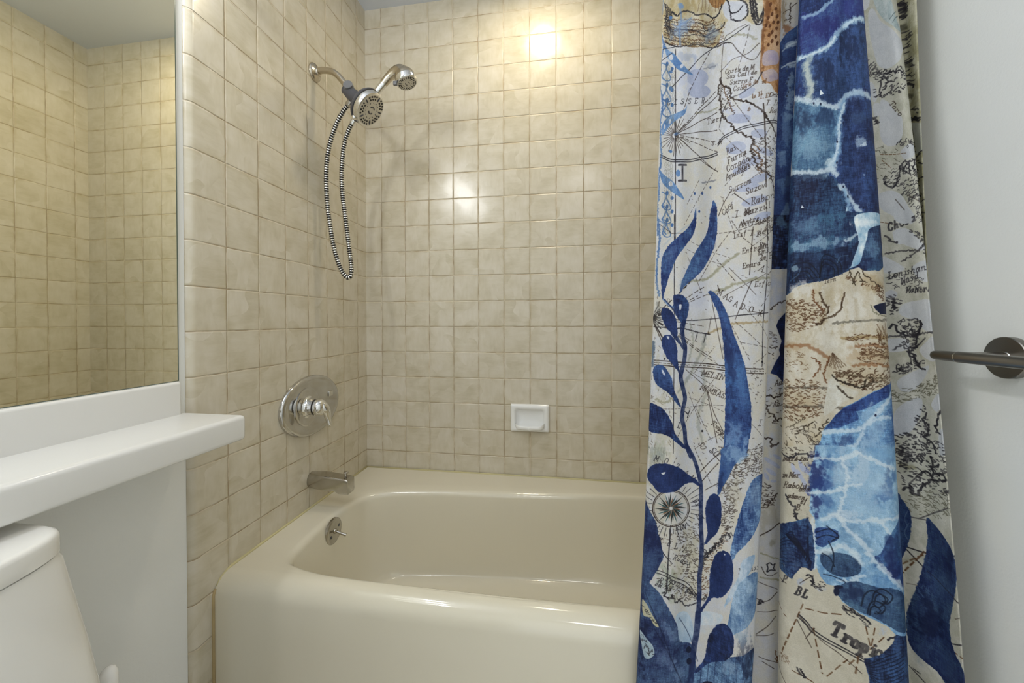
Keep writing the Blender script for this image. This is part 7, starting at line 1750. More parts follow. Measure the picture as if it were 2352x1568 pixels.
f;131e45;131e45;0.4;1;0;4267,5487 4262,5452 4252,5422 4237,5401 4223,5396 4213,5408 4203,5432 4198,5464 4203,5499 4213,5529 4227,5549 4242,5554 4252,5542 4262,5519
f;131e45;131e45;0.4;1;0;4306,5581 4301,5565 4286,5548 4267,5534 4242,5526 4223,5525 4208,5531 4203,5543 4208,5558 4223,5574 4242,5586 4267,5595 4286,5596 4301,5592
s;0d1730;20;0;0.9;1;0;4605,5453 4649,5632 4747,5705 4870,5615 4801,5481 4737,5508
s;0d1730;20;0;0.9;1;0;4634,5436 4664,5568 4723,5614 4806,5559 4762,5470 4718,5479
s;0d1730;20;0;0.9;1;0;4551,5266 4585,5429 4664,5491 4772,5415 4713,5298 4659,5319
s;0d1730;20;0;0.9;1;0;4576,5249 4595,5366 4644,5404 4708,5357 4674,5288 4639,5290
s;0d1730;20;0;0.9;1;0;4487,5362 4531,5569 4634,5656 4777,5552 4698,5396 4625,5433
f;18264f;35568a;1.0;0;1;4492,4502 4708,4657 4845,4865 4890,5018 5149,4915 5145,4056 4551,4051 4527,4327
s;0a1128;13;0;0.8;1;0;4522,4422 4708,4585 4988,4800
s;0a1128;13;0;0.8;1;0;4527,4395 4703,4526 4983,4741
s;0a1128;13;0;0.8;1;0;4531,4369 4703,4469 4978,4681
s;0a1128;13;0;0.8;1;0;4536,4343 4698,4411 4978,4620
s;0a1128;13;0;0.8;1;0;4541,4316 4698,4354 4973,4560
s;0a1128;13;0;0.8;1;0;4551,4292 4698,4297 4968,4501
s;0a1128;13;0;0.8;1;0;4556,4266 4693,4239 4968,4440
s;0a1128;13;0;0.8;1;0;4561,4239 4693,4182 4963,4380
s;0a1128;13;0;0.8;1;0;4566,4213 4688,4124 4958,4321
h;4d77ae;0.5;0.5;4899,4806 4953,4808 4894,4664
f;9fb0b2;c6d0d0;0.8;1;0;5797,16296 6116,16168 6228,15756 6307,15503 6145,15585 5910,15848
s;5f7072;16;0;1;1;0;6047,15754 6243,15875/6116,15676 6272,15796
f;c6c9ce;d4d6d8;0.5;1;0;5689,16022 5782,16066 5900,15768 6174,15460 6302,15262 6219,14967 6013,14881 5885,14899 5767,15014 5713,15318 5674,15697
f;c6c9ce;d4d6d8;0.5;1;0;5610,16367 5733,16342 5704,16148 5615,16081
f;c6c9ce;d4d6d8;0.5;1;0;5758,14333 5880,14266 5983,14051 6091,13894 6081,13619 5983,13464 5816,13459 5713,13634 5713,13980
f;c6c9ce;d4d6d8;0.5;1;0;5625,12607 5802,12634 5949,12507 6057,12256 6160,12045 6052,11960 5851,12117 5655,12292 5606,12470
f;c6c9ce;d4d6d8;0.5;1;0;5601,14688 5669,14672 5709,14407 5645,14337
f;c6c9ce;d4d6d8;0.5;1;0;5787,11883 5968,11904 6057,11754 5993,11627 5797,11660
f;c6c9ce;d4d6d8;0.5;1;0;5640,14281 5733,14287 5733,14088 5650,14051
f;c6c9ce;d4d6d8;0.5;1;0;6017,13317 6268,13365 6268,13144 6057,13136
s;2a2730;26;0;1;1;10;5767,14421 5782,14702 5851,14793 5968,14796 6091,14770 6243,14686/5802,14525 5875,14613 5914,14738/5900,12805 5954,12926 5993,13077 6111,13064 6032,12925 6155,12862 6140,13029 6292,13064 6228,12876/5723,12818 5802,12690 5900,12777
k;2a2730;32;72;-40;12;5606,15142 5738,14970 5821,14832 5674,14785 5591,14917
k;2a2730;88;33;0;19;5802,14867 6292,14757 6268,14373 5905,14374 5674,14415
k;2a2730;13;26;0;24;5625,14057 5713,14008 5709,13896 5620,13944
k;2a2730;21;46;-20;16;5983,13497 6272,13420 6258,13310 5993,13354
k;2a2730;120;46;-20;14;5664,12859 6307,13097 6277,12437 6013,12438 5890,12641
k;2a2730;48;46;-20;14;5968,12507 6307,12469 6307,11905 6160,12131
k;4a4638;40;46;20;9;5630,13432 5949,13400 5949,12844 5635,12752
s;3a2b24;13;0;0.92;0;0;5944,14253 5964,14253 6003,14182 5983,14178/5983,14217 5900,14206/5895,14220 5910,14190/5993,14131 5968,14154 5949,14157 5934,14149 5944,14124 5954,14107 5978,14103 5993,14110 5993,14131/6017,14080 6022,14066 5973,14060/5968,14073 5983,14044/6008,14065 6032,14050 6047,14029 6037,14028/6086,13968 6062,13988 6037,13993 6022,13984 6022,13964 6047,13941 6071,13938 6091,13945 6086,13968
s;6b4526;13;14;1;1;0;5689,13334 6096,13233/5704,13217 5826,13049/5615,12079 5841,11986
s;2a2730;28;0;0.92;0;0;5767,12019 5762,12046 5743,12047 5723,12025 5713,11961 5723,11905 5743,11897 5762,11914 5767,11945/5811,12071 5802,11918/5807,11971 5826,12014 5846,12006 5836,11938 5856,11943/5914,12042 5890,12022 5885,11990 5895,11958 5914,11953 5939,11971 5944,12005 5939,12033 5914,12042/5973,12052 5993,12055 5988,11970/5973,11967 6008,11973/5988,12032 6008,12059 6032,12062 6032,12047/6150,12078 6096,12067 6081,12020 6091,11989 6111,11992 6145,12066/6150,12078 6140,11999 6170,12008
s;3a2b24;16;0;0.7;1;0;5851,12456 5973,12231/6047,12482 6307,12307
f;c6c9ce;d4d6d8;0.5;1;0;5767,11867 5949,11909 6120,11758 6307,11529 6223,11458 5993,11563 5826,11701
f;c6c9ce;d4d6d8;0.5;1;0;6017,11187 6199,11276 6307,11245 6302,10916 6101,10986
f;c6c9ce;d4d6d8;0.5;1;0;5758,10417 5851,10556 6096,10603 6302,10585 6302,10247 6067,10253 5836,10307
f;c6c9ce;d4d6d8;0.5;1;0;6013,9728 6140,9871 6302,9965 6302,9588 6135,9584
f;c6c9ce;d4d6d8;0.5;1;0;5669,9136 5811,9294 6125,9473 6145,9407 5993,9154 5851,9002 5718,8972
f;c6c9ce;d4d6d8;0.5;1;0;5610,8558 5743,8779 5905,8890 5993,8844 5929,8573 5767,8251 5586,8176
f;c6c9ce;d4d6d8;0.5;1;0;6135,8830 6302,9035 6302,8804 6214,8717
f;c6c9ce;d4d6d8;0.5;1;0;5610,11423 5718,11360 5895,11171 5620,11126
f;c6c9ce;d4d6d8;0.5;1;0;5601,9895 5831,9914 5865,9745 5606,9675
f;c6c9ce;d4d6d8;0.5;1;0;5606,10759 5684,10810 5758,10750 5733,10669 5620,10675
f;c6c9ce;d4d6d8;0.5;1;0;5836,12231 6037,12126 6086,12006 5929,11990 5807,12097
f;c6c9ce;d4d6d8;0.5;1;0;6096,10232 6302,10232 6302,10054 6111,10102
f;c6c9ce;d4d6d8;0.5;1;0;6223,8357 6302,8445 6302,8065 6204,8039
s;2a2730;29;0;1;1;11;5659,11814 5738,11691 5816,11680/5625,10108 5704,10150 5718,10041 5816,10016 5851,9936 6013,10021 6081,10206 6003,9890 5856,9723 5929,9595 5851,9669/5743,10477 5699,10534 5728,10587 5694,10644/6042,8656 5983,8488 6047,8404 5988,8235 6101,8171 6135,8016/6302,8736 6179,8443 6248,8363/5851,9669 5988,9444 6086,9405
s;2a2730;23;0;0.8;1;5;5645,11481 5914,11501 6179,11457/5856,11317 6223,11505 6307,11555/5606,9956 6302,10054/5851,9669 6140,9948/5650,9710 5762,9799
k;2a2730;32;23;0;21;5625,10703 5758,10750 5807,10584 5733,10368 5625,10370
k;2a2730;64;39;20;16;5851,10259 6081,10232 6017,9786 5851,9669 5767,9934
k;2a2730;112;26;0;21;5606,8186 5802,8291 5905,8625 6057,8762 6013,7970 5591,7839
k;2a2730;32;46;20;16;6013,11834 6307,11714 6307,11397 6228,11558
k;54503c;112;52;-15;9;5591,8941 6042,9167 6302,9326 6238,8998 5968,8896 5635,8758
k;2a2730;32;52;-15;12;5645,11091 6003,11136 6214,10878 5669,10839
k;2a2730;48;33;-20;16;5606,9269 5880,9512 6125,9563 5826,9322
s;2a2730;15;0;0.92;0;0;5669,11139 5694,11143/5679,11141 5674,11010/5664,11008 5709,11020 5713,11054/5762,11110 5738,11093 5733,11065 5738,11038 5758,11032 5772,11048 5782,11077 5782,11101 5762,11110/5802,11114 5811,11120 5802,11044/5807,11090 5836,11125 5846,11120 5836,11058 5851,11062/5885,11136 5905,11139 5900,11065/5880,11061 5919,11069/5905,11177 5910,11178/5959,11142 5949,11149 5929,11134 5954,11106 5944,11078 5924,11071 5914,11081/6017,11209 5993,11082/6003,11126 6027,11158 6047,11150 6032,11093 6052,11096/6150,11171 6101,11163 6081,11124 6091,11096 6111,11098 6145,11161/6150,11171 6135,11104 6160,11111/6184,11170 6194,11175 6184,11103/6194,11147 6214,11178 6228,11170 6219,11107/6228,11151 6253,11183 6272,11174 6258,11118 6282,11120
s;2a2730;15;0;0.92;0;0;5826,11014 5841,11018 5880,10917 5880,11034/5836,11018 5836,10900/5831,10897 5846,10904/5870,11031 5890,11036/5944,11005 5914,10992 5905,10953 5910,10929 5924,10934 5939,10996/5944,11005 5939,10942 5954,10951/6013,11018 5998,11023 5983,11008 6008,10985 6003,10959 5983,10950 5973,10958/6096,11093 6091,10983 6111,10988/6096,11041 6062,11038 6047,11000 6057,10969 6076,10980 6096,11024
s;2a2730;15;0;0.92;0;0;5900,10847 5910,10848 5914,10767 5954,10850 5964,10850/5910,10848 5890,10744/5885,10743 5895,10745/5959,10850 5939,10747/5934,10747 5944,10748/6008,10809 5978,10805 5959,10774 5964,10750 5978,10751 6003,10801/6008,10809 5988,10755 6008,10758/6032,10806 6047,10809 6027,10751/6037,10786 6067,10810 6081,10804 6062,10757 6076,10757/6150,10843 6116,10768 6120,10754 6145,10762/6120,10811 6165,10812/6199,10813 6219,10813 6204,10756/6189,10755 6223,10756/6214,10797 6238,10814 6263,10815 6258,10805
s;2a2730;15;0;0.92;0;0;6042,10830 6057,10830 6076,10736 6106,10830/6057,10830 6027,10735/6022,10734 6042,10735/6096,10830 6116,10831/6150,10794 6125,10784 6111,10765 6111,10744 6135,10737 6160,10745 6170,10766 6170,10785 6150,10794/6199,10793 6219,10794 6204,10739/6189,10739 6219,10740/6209,10779 6233,10795 6258,10795 6258,10786/6302,10842 6302,10751 6302,10752/6302,10799 6287,10768 6287,10742 6302,10750 6302,10784
s;2a2730;15;0;0.92;0;0;5713,9436 5704,9456 5689,9452 5679,9428 5674,9372 5684,9328 5699,9327 5713,9348 5718,9375/5733,9426 5738,9435 5738,9372 5748,9366 5767,9418/5767,9456 5767,9386 5782,9396/5831,9491 5816,9492 5802,9471 5826,9453 5821,9424 5807,9409 5797,9415/5870,9581 5870,9466 5885,9465/5914,9595 5910,9496 5919,9483 5939,9504/5900,9545 5939,9567
s;2a2730;15;0;0.92;0;0;5811,10289 5831,10260 5831,10240 5811,10225 5792,10229 5777,10248/5816,10279 5738,10216/5733,10225 5748,10206/5787,10232 5762,10181 5767,10174/5787,10152 5787,10146/5885,10185 5914,10148/5900,10166 5811,10103/5802,10121 5826,10084/5914,10062 5910,10079 5895,10085 5885,10051 5865,10040 5851,10053 5851,10069/5993,10050 5905,9998 5905,9981/5944,9984 5973,9959 5993,9975 5983,9990 5944,9985 5919,9963 5929,9946 5954,9939
s;2a2730;15;0;0.92;0;0;5924,10086 5934,10090 5914,10018/5929,10062 5959,10090 5973,10083 5949,10025 5964,10026/6027,10143 6081,10143/6057,10143 6017,10022/5993,10021 6047,10023
s;2a2730;15;0;0.92;0;0;5767,9851 5777,9859 5792,9761/5782,9753 5802,9769/5782,9845 5787,9870 5802,9873 5811,9854 5811,9825 5797,9807 5787,9810/5831,9868 5861,9898 5851,9917 5841,9907 5831,9868 5841,9842 5856,9850 5865,9873
s;2a2730;15;0;0.92;0;0;5807,7916 5743,7911 5738,7895/5777,7895 5777,7887 5733,7881/5758,7884 5777,7872 5772,7861 5738,7858/5762,7861 5777,7845 5772,7835 5743,7833 5743,7819/5782,7812 5782,7802 5748,7801 5743,7788 5767,7769/5787,7768 5748,7766 5748,7749
s;2a2730;15;0;0.92;0;0;5929,8315 5959,8323 5968,8312 5964,8287 5944,8268 5924,8263/5939,8318 5914,8214/5905,8211 5924,8217/5978,8285 5983,8289 5964,8227/5978,8266 5998,8294 6008,8289 5988,8235/6003,8273 6027,8303 6027,8295 6013,8247 6022,8250
h;d6d3c4;0.6;0.5;5807,5721 6057,5884 5777,4965
k;2a2730;176;39;0;16;5650,8002 6302,8196 6302,7437 6076,7290 5861,7347 5713,7186 5625,7410
s;2a2730;33;0;1;1;12;5875,7556 5964,7662 6032,7590 6155,7693 6282,7625 6096,7569 5924,7421 5856,7295/6057,7923 6037,7691 6170,7845/5650,7209 5718,7318 5748,7176 5841,7290
k;54503c;120;46;10;9;5664,7137 6302,7437 6302,7087 5699,6816
s;8f8a62;72;0;0.5;1;8;5650,7657 5802,7660
s;2a2730;20;0;0.7;1;0;5718,7344 5836,7543/5645,6762 5905,6812/5797,6789 6258,7190
s;2a2730;25;0;0.92;0;0;5630,7614 5635,7631 5713,7672 5640,7688/5635,7628 5699,7609/5699,7598 5704,7624/5640,7677 5645,7701/5679,7721 5679,7742 5718,7732/5713,7709 5723,7755/5659,7745 5659,7751/5684,7751 5684,7761 5723,7746/5699,7756 5684,7778 5694,7789 5728,7775/5704,7785 5689,7810 5699,7820 5728,7806 5728,7822
s;2a2730;25;0;0.92;0;0;5645,7815 5645,7858 5630,7857 5625,7836 5645,7814 5659,7813 5664,7834 5659,7856/5610,7927 5669,7902 5674,7916/5655,7988 5645,7972 5650,7954 5669,7974 5684,7966 5684,7946 5674,7935
s;2a2730;25;0;0.92;0;0;5826,7829 5846,7864 5861,7877 5890,7866 5905,7837 5910,7806 5890,7771/5831,7841 5895,7784/5895,7889 5900,7902 5934,7863/5910,7885 5910,7927 5919,7937 5949,7904 5959,7924
s;2a2730;20;0;1;1;0;5625,6193 5944,5879 6297,5759/5640,6220 5870,6251 6091,6331 6302,6476
s;6b4526;20;30;1;0;0;5836,6258 5586,5747/5591,5904 5856,6244/6120,4922 6297,4940
h;9a9578;0.6;0.5;5679,6008 5762,6065 5679,5932
s;3a2b24;13;0;0.5;1;0;5615,5583 5777,5652/6067,6558 6238,6482/6223,5470 6297,5539
s;2a2730;16;0;1;1;0;5591,4176 5758,4060/5640,4168 5704,4162/6101,4994 6297,5139
f;1b2f66;2e4a7a;0.9;1;1;5571,7075 5625,7041 5674,6959 5718,6775 5704,6510 5664,6281 5601,6059 5552,6073
s;7f95b4;13;0;0.6;1;0;5684,6860 5645,6710 5674,6596/5689,6656 5635,6471 5664,6358
f;24386a;3d577f;1.2;1;1;5900,6840 5993,6806 6150,6683 6272,6503 6297,6193 6263,5905 6194,5626 6125,5245 6170,4948 6287,4766 6297,4501 6052,4267 5875,4381 5728,4427 5635,4506 5586,4675 5591,5007 5655,5305 5743,5676 5831,6107 5895,6510
h;5b7ca6;0.5;0.5;6037,5869 6199,5995 6013,5568
h;131f44;0.55;0.5;5831,5131 6013,5263 5811,4755
h;4a6992;0.45;0.5;6037,4660 6160,4848 6155,4544
h;131f44;0.4;0.5;6199,6225 6272,6275 6165,5853
h;6a88ac;0.35;0.5;5733,4558 5797,4681 5787,4446
s;2a2730;16;0;0.7;1;0;5856,5948 6297,5759
k;5b7ca6;16;52;60;9;5758,5637 5856,5680 5851,5507 5733,5444
h;2c2a20;0.6;0.5;6832,16089 6871,16033 6832,16019
h;2c2a20;0.6;0.5;6832,15711 6876,15655 6832,15641
h;2c2a20;0.6;0.5;6832,15017 6886,14961 6832,14948
h;2c2a20;0.6;0.5;6832,14413 6895,14358 6832,14345
h;2c2a20;0.6;0.5;6832,13728 6905,13678 6832,13660
h;2c2a20;0.6;0.5;6836,13074 6915,13032 6832,13010
h;2c2a20;0.6;0.5;6836,12569 6925,12532 6836,12502
s;2a2730;33;0;1;1;10;6817,16221 6836,16078 6832,15914/6812,15342 6856,15361/6822,14662 6890,14531/6827,13994 6979,13899/6822,13955 6974,13860/6846,13236 6993,13300
k;2a2730;72;52;20;19;6807,16324 6871,16206 6974,13308 6993,12210 6856,12532
f;c9cabd;bcbcae;0.8;0;0;6832,13899 6993,13795 6993,13300 6876,13276"""


def paint_print():
    STEP = 5.5                                     # tenths of a millimetre per cell
    U1 = UMAX * 1e4
    Z0, Z1 = ZLO * 1e4, ZHI * 1e4
    W, H = int(U1 / STEP), int((Z1 - Z0) / STEP)
    rng = np.random.default_rng(11)

    def up(gr, h, w):
        yy = np.linspace(0, gr.shape[0] - 1.001, h)
        xx = np.linspace(0, gr.shape[1] - 1.001, w)
        y0, x0 = yy.astype(int), xx.astype(int)
        fy, fx = (yy - y0)[:, None], (xx - x0)[None]
        fy, fx = fy * fy * (3 - 2 * fy), fx * fx * (3 - 2 * fx)
        a = gr[y0][:, x0] * (1 - fx) + gr[y0][:, x0 + 1] * fx
        b = gr[y0 + 1][:, x0] * (1 - fx) + gr[y0 + 1][:, x0 + 1] * fx
        return (a * (1 - fy) + b * fy).astype(np.float32)

    def fbm(cell, octs, sx=1.0):
        out = np.zeros((H, W), np.float32)
        amp, tot = 1.0, 0.0
        for _ in range(octs):
            g = rng.random((max(3, int(H / cell) + 2), max(3, int(W / (cell * sx)) + 2))).astype(np.float32)
            out += amp * up(g, H, W)
            tot += amp
            amp *= 0.62
            cell = max(1.5, cell / 2)
        out /= tot
        return np.clip((out - 0.5) * 2.6 + 0.5, 0, 1)

    NZ = fbm(90, 7)                                # wash
    NS = fbm(26, 5, 0.5)                           # streaky pigment
    NF = rng.random((H, W)).astype(np.float32)     # grain of the weave
    NG = fbm(14, 4)
    NW = np.clip(0.5 + 1.4 * (0.5 * up(rng.random((H // 14, W)).astype(np.float32), H, W) + 0.5 * up(rng.random((H, W // 10)).astype(np.float32), H, W) - 0.5), 0, 1)   # threads
    TH = 0.5 * up(rng.random((H // 2, W // 13)).astype(np.float32), H, W) + 0.5 * up(rng.random((H // 13, W // 2)).astype(np.float32), H, W)
    TH = (TH - 0.5) * 2.2                          # dry-brush threads
    can = np.zeros((H, W, 3), np.float32)

    def hexc(s):
        return np.array([int(s[i:i + 2], 16) for i in (0, 2, 4)], np.float32) / 255.0

    can[:] = hexc('dad3c1')

    def px(p):
        return np.array([((u) / STEP, (Z1 - z) / STEP) for u, z in p], np.float64)

    def closed(p):
        q = np.vstack([p[-1:], p, p[:2]])
        out = []
        for i in range(1, len(q) - 2):
            p0, p1, p2, p3 = q[i - 1], q[i], q[i + 1], q[i + 2]
            for t in (0, .2, .4, .6, .8):
                out.append(0.5 * (2 * p1 + (p2 - p0) * t + (2 * p0 - 5 * p1 + 4 * p2 - p3) * t * t + (3 * p1 - p0 - 3 * p2 + p3) * t ** 3))
        return np.array(out)

    def roughen(p, step, amp, close):
        q = np.vstack([p, p[:1]]) if close else p
        d = np.r_[0, np.cumsum(np.hypot(*np.diff(q, axis=0).T))]
        n = max(2, int(d[-1] / step) + 1)
        t = np.linspace(0, d[-1], n)
        r = np.stack([np.interp(t, d, q[:, 0]), np.interp(t, d, q[:, 1])], 1)
        r[(0 if close else 1):-1] += rng.normal(size=r[(0 if close else 1):-1].shape) * amp
        return r[:-1] if close else r

    def fill_mask(p):
        SS = 3
        x0, x1 = max(0, int(p[:, 0].min()) - 1), min(W, int(p[:, 0].max()) + 2)
        y0, y1 = max(0, int(p[:, 1].min()) - 1), min(H, int(p[:, 1].max()) + 2)
        if x1 <= x0 or y1 <= y0:
            return None
        m = np.zeros((y1 - y0, x1 - x0 + 1), np.float32)
        a, b = p, np.roll(p, -1, axis=0)
        xs = np.arange(x0, x1 + 1)
        for j in range((y1 - y0) * SS):
            y = y0 + (j + 0.5) / SS
            k = ((a[:, 1] <= y) & (b[:, 1] > y)) | ((b[:, 1] <= y) & (a[:, 1] > y))
            if not k.any():
                continue
            aa, bb = a[k], b[k]
            xc = np.sort(aa[:, 0] + (y - aa[:, 1]) / (bb[:, 1] - aa[:, 1]) * (bb[:, 0] - aa[:, 0]))
            row = m[j // SS]
            for l, r in zip(xc[::2], xc[1::2]):
                row += np.clip(np.minimum(r, xs + 1) - np.maximum(l, xs), 0, 1) / SS
        return x0, y0, m[:, :-1]

    def blend(x0, y0, m, col):
        h, w = m.shape
        c = can[y0:y0 + h, x0:x0 + w]
        c += (col - c) * m[..., None]

    def stroke(ps, w, col, alpha, rag=False):
        allp = np.vstack(ps)
        r = w / 2 * (1.35 if rag else 1)
        x0, x1 = max(0, int(allp[:, 0].min() - r - 2)), min(W, int(allp[:, 0].max() + r + 3))
        y0, y1 = max(0, int(allp[:, 1].min() - r - 2)), min(H, int(allp[:, 1].max() + r + 3))
        if x1 <= x0 or y1 <= y0:
            return
        m = np.zeros((y1 - y0, x1 - x0), np.float32)
        for p in ps:
            for (ax, ay), (bx, by) in zip(p, p[1:]):
                i0, i1 = max(x0, int(min(ax, bx) - r - 1.5)), min(x1, int(max(ax, bx) + r + 2.5))
                j0, j1 = max(y0, int(min(ay, by) - r - 1.5)), min(y1, int(max(ay, by) + r + 2.5))
                if i1 <= i0 or j1 <= j0:
                    continue
                X = np.arange(i0, i1)[None] + 0.5
                Y = np.arange(j0, j1)[:, None] + 0.5
                dx, dy = bx - ax, by - ay
                L = dx * dx + dy * dy
                t = np.clip(((X - ax) * dx + (Y - ay) * dy) / L, 0, 1) if L > 1e-9 else 0.0
                d = np.sqrt((X - ax - t * dx) ** 2 + (Y - ay - t * dy) ** 2)
                s = m[j0 - y0:j1 - y0, i0 - x0:i1 - x0]
                np.maximum(s, np.clip((r - d) / (r * 0.85), 0, 1) if rag else np.clip(r + 0.5 - d, 0, 1) * min(1.0, w + .25), out=s)
        ink = 0.66 + 0.34 * NG[y0:y1, x0:x1]
        if rag:                                    # pigment edge of a broad brush line
            g = (NG[y0:y1, x0:x1] - 0.5) * 0.8 + (NS[y0:y1, x0:x1] - 0.5) * 0.7 + (NF[y0:y1, x0:x1] - 0.5) * 0.35
            m = np.where(m > 0, np.clip(m * 1.25 + g * (1.3 - m) - 0.05, 0, 1), 0)
            ink = 0.8 + 0.2 * NF[y0:y1, x0:x1]
        blend(x0, y0, m * alpha * ink, col)

    for line in PRINT.split('\n'):
        f = line.split(';')
        polys = [px([tuple(map(int, q.split(','))) for q in s.split(' ')]) for s in f[-1].split('/')]
        if f[0] == 'f':
            c1, c2, tex, smooth, edge = hexc(f[1]), hexc(f[2]), float(f[3]), int(f[4]), int(f[5])
            p = polys[0]
            if len(p) < 3:
                continue
            if smooth:
                p = closed(p)
            if edge:
                p = roughen(p, 5.0, 0.7, True)
            r = fill_mask(p)
            if r is None:
                continue
            x0, y0, m = r
            h, w = m.shape
            n = NZ[y0:y0 + h, x0:x0 + w] * 0.48 + NS[y0:y0 + h, x0:x0 + w] * 0.34 + (NG[y0:y0 + h, x0:x0 + w] * 0.5 + NW[y0:y0 + h, x0:x0 + w] * 0.5) * 0.18
            dk = max(0.0, 0.72 - float(c1.mean()))
            n = np.clip(0.5 + (n - 0.5) * (0.7 + 1.4 * tex) + TH[y0:y0 + h, x0:x0 + w] * (0.12 + 1.3 * dk) * min(1, tex), -0.35, 1.35)[..., None]
            col = np.clip(c1 * (1 - n) + c2 * n, 0.02, 1)
            col = col * (1 + (NF[y0:y0 + h, x0:x0 + w, None] - 0.5) * (0.05 + 0.30 * max(0.0, 0.72 - float(c1.mean())) * (1 + tex)))
            blend(x0, y0, np.clip(m, 0, 1), col)
        elif f[0] == 's':
            col, w, dash, alpha, smooth, jag = hexc(f[1]), float(f[2]) / STEP, float(f[3]), float(f[4]), int(f[5]), float(f[6])
            ps = []
            for p in polys:
                if smooth and len(p) > 2:
                    p = catmull(p, 6)
                if jag:
                    p = roughen(p, max(2.5, jag * 0.55), jag * 0.33, False)
                if dash:
                    L = dash * 0.55
                    q = resample(p, 1.5)
                    n = max(1, int(L / 1.5))
                    for i in range(0, len(q) - 1, int(n * 1.5) + 1):
                        if len(q[i:i + n + 1]) > 1:
                            ps.append(q[i:i + n + 1])
                else:
                    ps.append(p)
            if ps:
                stroke(ps, w, col, alpha, bool(jag) and w > 6.5)
        elif f[0] == 'k':
            col, n, ln, ang, w = hexc(f[1]), int(f[2]), float(f[3]) / STEP, math.radians(float(f[4])), float(f[5]) / STEP
            r = fill_mask(closed(polys[0]))
            if r is None:
                continue
            x0, y0, m = r
            ok = np.argwhere(m > 0.5)
            if len(ok) == 0:
                continue
            ps = []
            for j, i in ok[rng.integers(0, len(ok), n)]:
                a = ang + rng.normal() * 0.5
                l = ln * rng.uniform(0.3, 0.75)
                c, s = math.cos(a) * l, math.sin(a) * l
                k = rng.normal(size=2) * l * 0.3
                ps.append(np.array([(x0 + i - c, y0 + j - s), (x0 + i + k[0], y0 + j + k[1]), (x0 + i + c, y0 + j + s)]))
            stroke(ps, w, col, 0.9)
        elif f[0] == 'h':
            col, alpha, rough = hexc(f[1]), float(f[2]), float(f[3])
            if len(polys[0]) < 3:
                continue
            c, a, b = polys[0][0], polys[0][1] - polys[0][0], polys[0][2] - polys[0][0]
            ex = abs(a) + abs(b)
            x0, x1 = max(0, int(c[0] - ex[0] * 1.4)), min(W, int(c[0] + ex[0] * 1.4) + 1)
            y0, y1 = max(0, int(c[1] - ex[1] * 1.4)), min(H, int(c[1] + ex[1] * 1.4) + 1)
            det = a[0] * b[1] - a[1] * b[0]
            if x1 <= x0 or y1 <= y0 or abs(det) < 1e-6:
                continue
            X = np.arange(x0, x1)[None] + 0.5 - c[0]
            Y = np.arange(y0, y1)[:, None] + 0.5 - c[1]
            s = (X * b[1] - Y * b[0]) / det
            t = (Y * a[0] - X * a[1]) / det
            d = np.sqrt(s * s + t * t) + (NS[y0:y1, x0:x1] - 0.5) * 0.9 + (NG[y0:y1, x0:x1] - .5) * 0.5
            m = np.clip((1.15 - d) / 0.75, 0, 1)
            m = m * m * (3 - 2 * m)
            m = np.clip(m + TH[y0:y1, x0:x1] * 0.7 * m * (1.15 - m), 0, 1) * alpha * (0.75 + 0.25 * NF[y0:y1, x0:x1])
            blend(x0, y0, m.astype(np.float32), col)
    grey = can.mean(-1, keepdims=True)
    can[:] = np.clip(grey + (can - grey) * 0.86, 0, 1) ** 1.13 * (0.89 + 0.06 * NF[..., None])
    # the turned-back folds between the faces carry the pattern on
    for a, b, s in ((0.2415, 0.248, 0), (0.306, 0.324, 0), (0.515, 0.535, 0), (0.631, 0.666, 0), (0.703, 0.725, 0),
                    (0.248, 0.255, 1), (0.324, 0.3425, 1), (0.535, 0.555, 1), (0.667, 0.679, 1)):
        i0, i1 = int(a * 1e4 / STEP), int(b * 1e4 / STEP)
        k = i1 - i0
        can[:, i0:i1] = can[:, i1 + 2:i1 + 2 + k][:, ::-1] if s else can[:, i0 - 2 - k:i0 - 2][:, ::-1]
    px4 = np.ones((H, W, 4), np.float32)
    px4[..., :3] = can[::-1]
    img = bpy.data.images.new('curtain_print', W, H, alpha=False)
    img.pixels.foreach_set(px4.ravel())
    img.update()
    img.pack()
    return img



def curtain_material():
    t = NT('printed_map_cloth')
    if 'paint_print' in globals():
        img = paint_print()
        tx = t.n('ShaderNodeTexImage', image=img, interpolation='Cubic', extension='EXTEND',
                 ins={0: t.n('ShaderNodeUVMap', uv_map='print').outputs[0]})
        col = tx.outputs[0]
    else:
        col = srgb(225, 220, 205)
    tc = t.n('ShaderNodeUVMap', uv_map='print')
    mp = t.n('ShaderNodeMapping', ins={0: tc.outputs[0], 3: (900.0, 1600.0, 1.0)})
    wv = t.n('ShaderNodeTexNoise', ins={'Vector': mp.outputs[0], 'Scale': 1.0, 'Detail': 2.0})
    bp = t.n('ShaderNodeBump', ins={'Height': wv.outputs[0], 'Strength': 0.25, 'Distance': 0.0006})
    t.set(Base_Color=col, Roughness=0.62, Normal=bp)
    t.b.inputs['Specular IOR Level'].default_value = 0.25
    return t.m


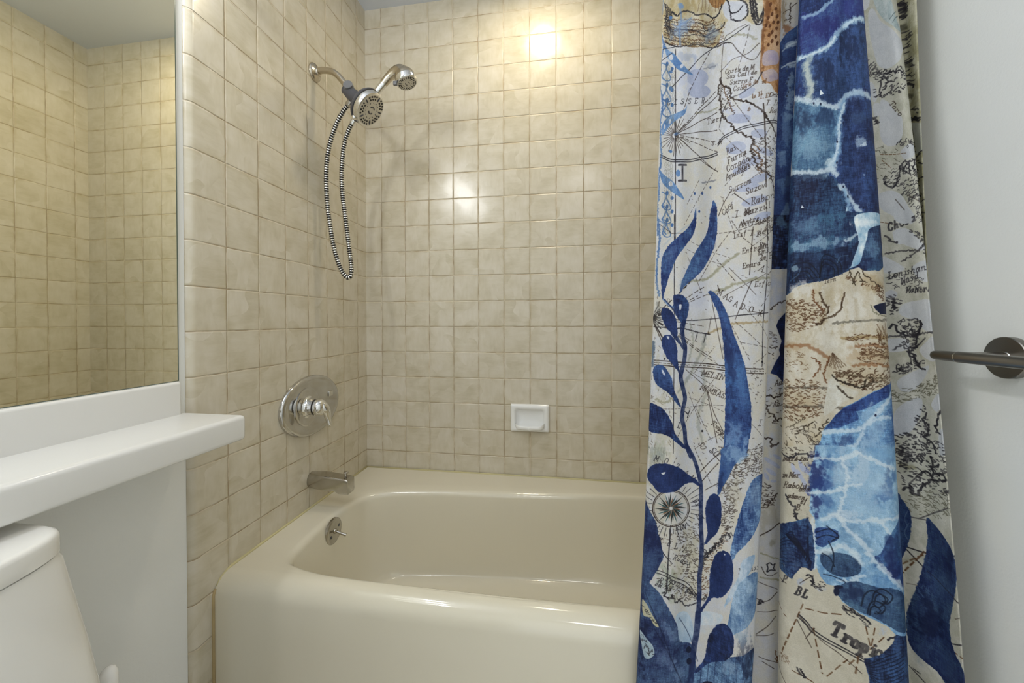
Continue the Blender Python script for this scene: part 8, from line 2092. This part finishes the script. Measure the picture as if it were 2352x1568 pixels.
M_CLOTH = curtain_material()
G, UU, ZZ = curtain_grid()
nz, nu = G.shape[:2]
cu = thing('shower_curtain', 'white curtain printed with antique maps, blue kelp and shells, bunched at the right', 'shower curtain', (1.25, -0.82, 1.9))


def cloth_mesh(name, i0, i1, push=0.0):
    g = G[:, i0:i1].copy()
    h, w = g.shape[:2]
    me = bpy.data.meshes.new(name)
    vts = g.reshape(-1, 3)
    me.vertices.add(len(vts))
    me.vertices.foreach_set('co', vts.ravel())
    ii, jj = np.meshgrid(np.arange(h - 1), np.arange(w - 1), indexing='ij')
    q = np.stack([ii * w + jj, (ii + 1) * w + jj, (ii + 1) * w + jj + 1, ii * w + jj + 1], -1).reshape(-1, 4)
    me.loops.add(q.size)
    me.loops.foreach_set('vertex_index', q.ravel().astype(np.int32))
    me.polygons.add(len(q))
    me.polygons.foreach_set('loop_start', np.arange(0, q.size, 4, dtype=np.int32))
    me.polygons.foreach_set('loop_total', np.full(len(q), 4, dtype=np.int32))
    me.update(calc_edges=True)
    uv = me.uv_layers.new(name='print')
    uu = (UU[i0:i1] / UMAX)
    vv = (ZZ - ZLO) / (ZHI - ZLO)
    c = np.stack([np.tile(uu, h), np.repeat(vv, w)], 1)[q.ravel()]
    uv.data.foreach_set('uv', c.ravel())
    me.polygons.foreach_set('use_smooth', np.ones(len(q), bool))
    me.materials.append(M_CLOTH)
    o = bpy.data.objects.new(name, me)
    COL.objects.link(o)
    o.parent = cu
    o.matrix_parent_inverse = Matrix.Translation(-cu.location)
    sm = o.modifiers.new('cloth_thickness', 'SOLIDIFY')
    sm.thickness = 0.0012
    sm.offset = 0.0
    return o


kh = int(np.searchsorted(UU, 0.0155))
cloth_mesh('curtain_fabric', kh, nu)
cloth_mesh('side_hem', 0, kh + 1)['label'] = 'narrow stitched side hem of the curtain'
rd = thing('curtain_rod', 'slim chrome curtain rod above the tub front', 'curtain rod', (0.75, -0.812, 1.94))
bm = bmesh.new()
lathe(bm, (0.0005, -0.812, 1.94), (1, 0, 0), [(0, .028), (.006, .028), (.010, .014), (.012, .0125), (XE - .0135, .0125), (XE - .011, .014), (XE - .007, .028), (XE - .001, .028)], 32)
build('rod', bm, M_CHROME, rd, angle=40)
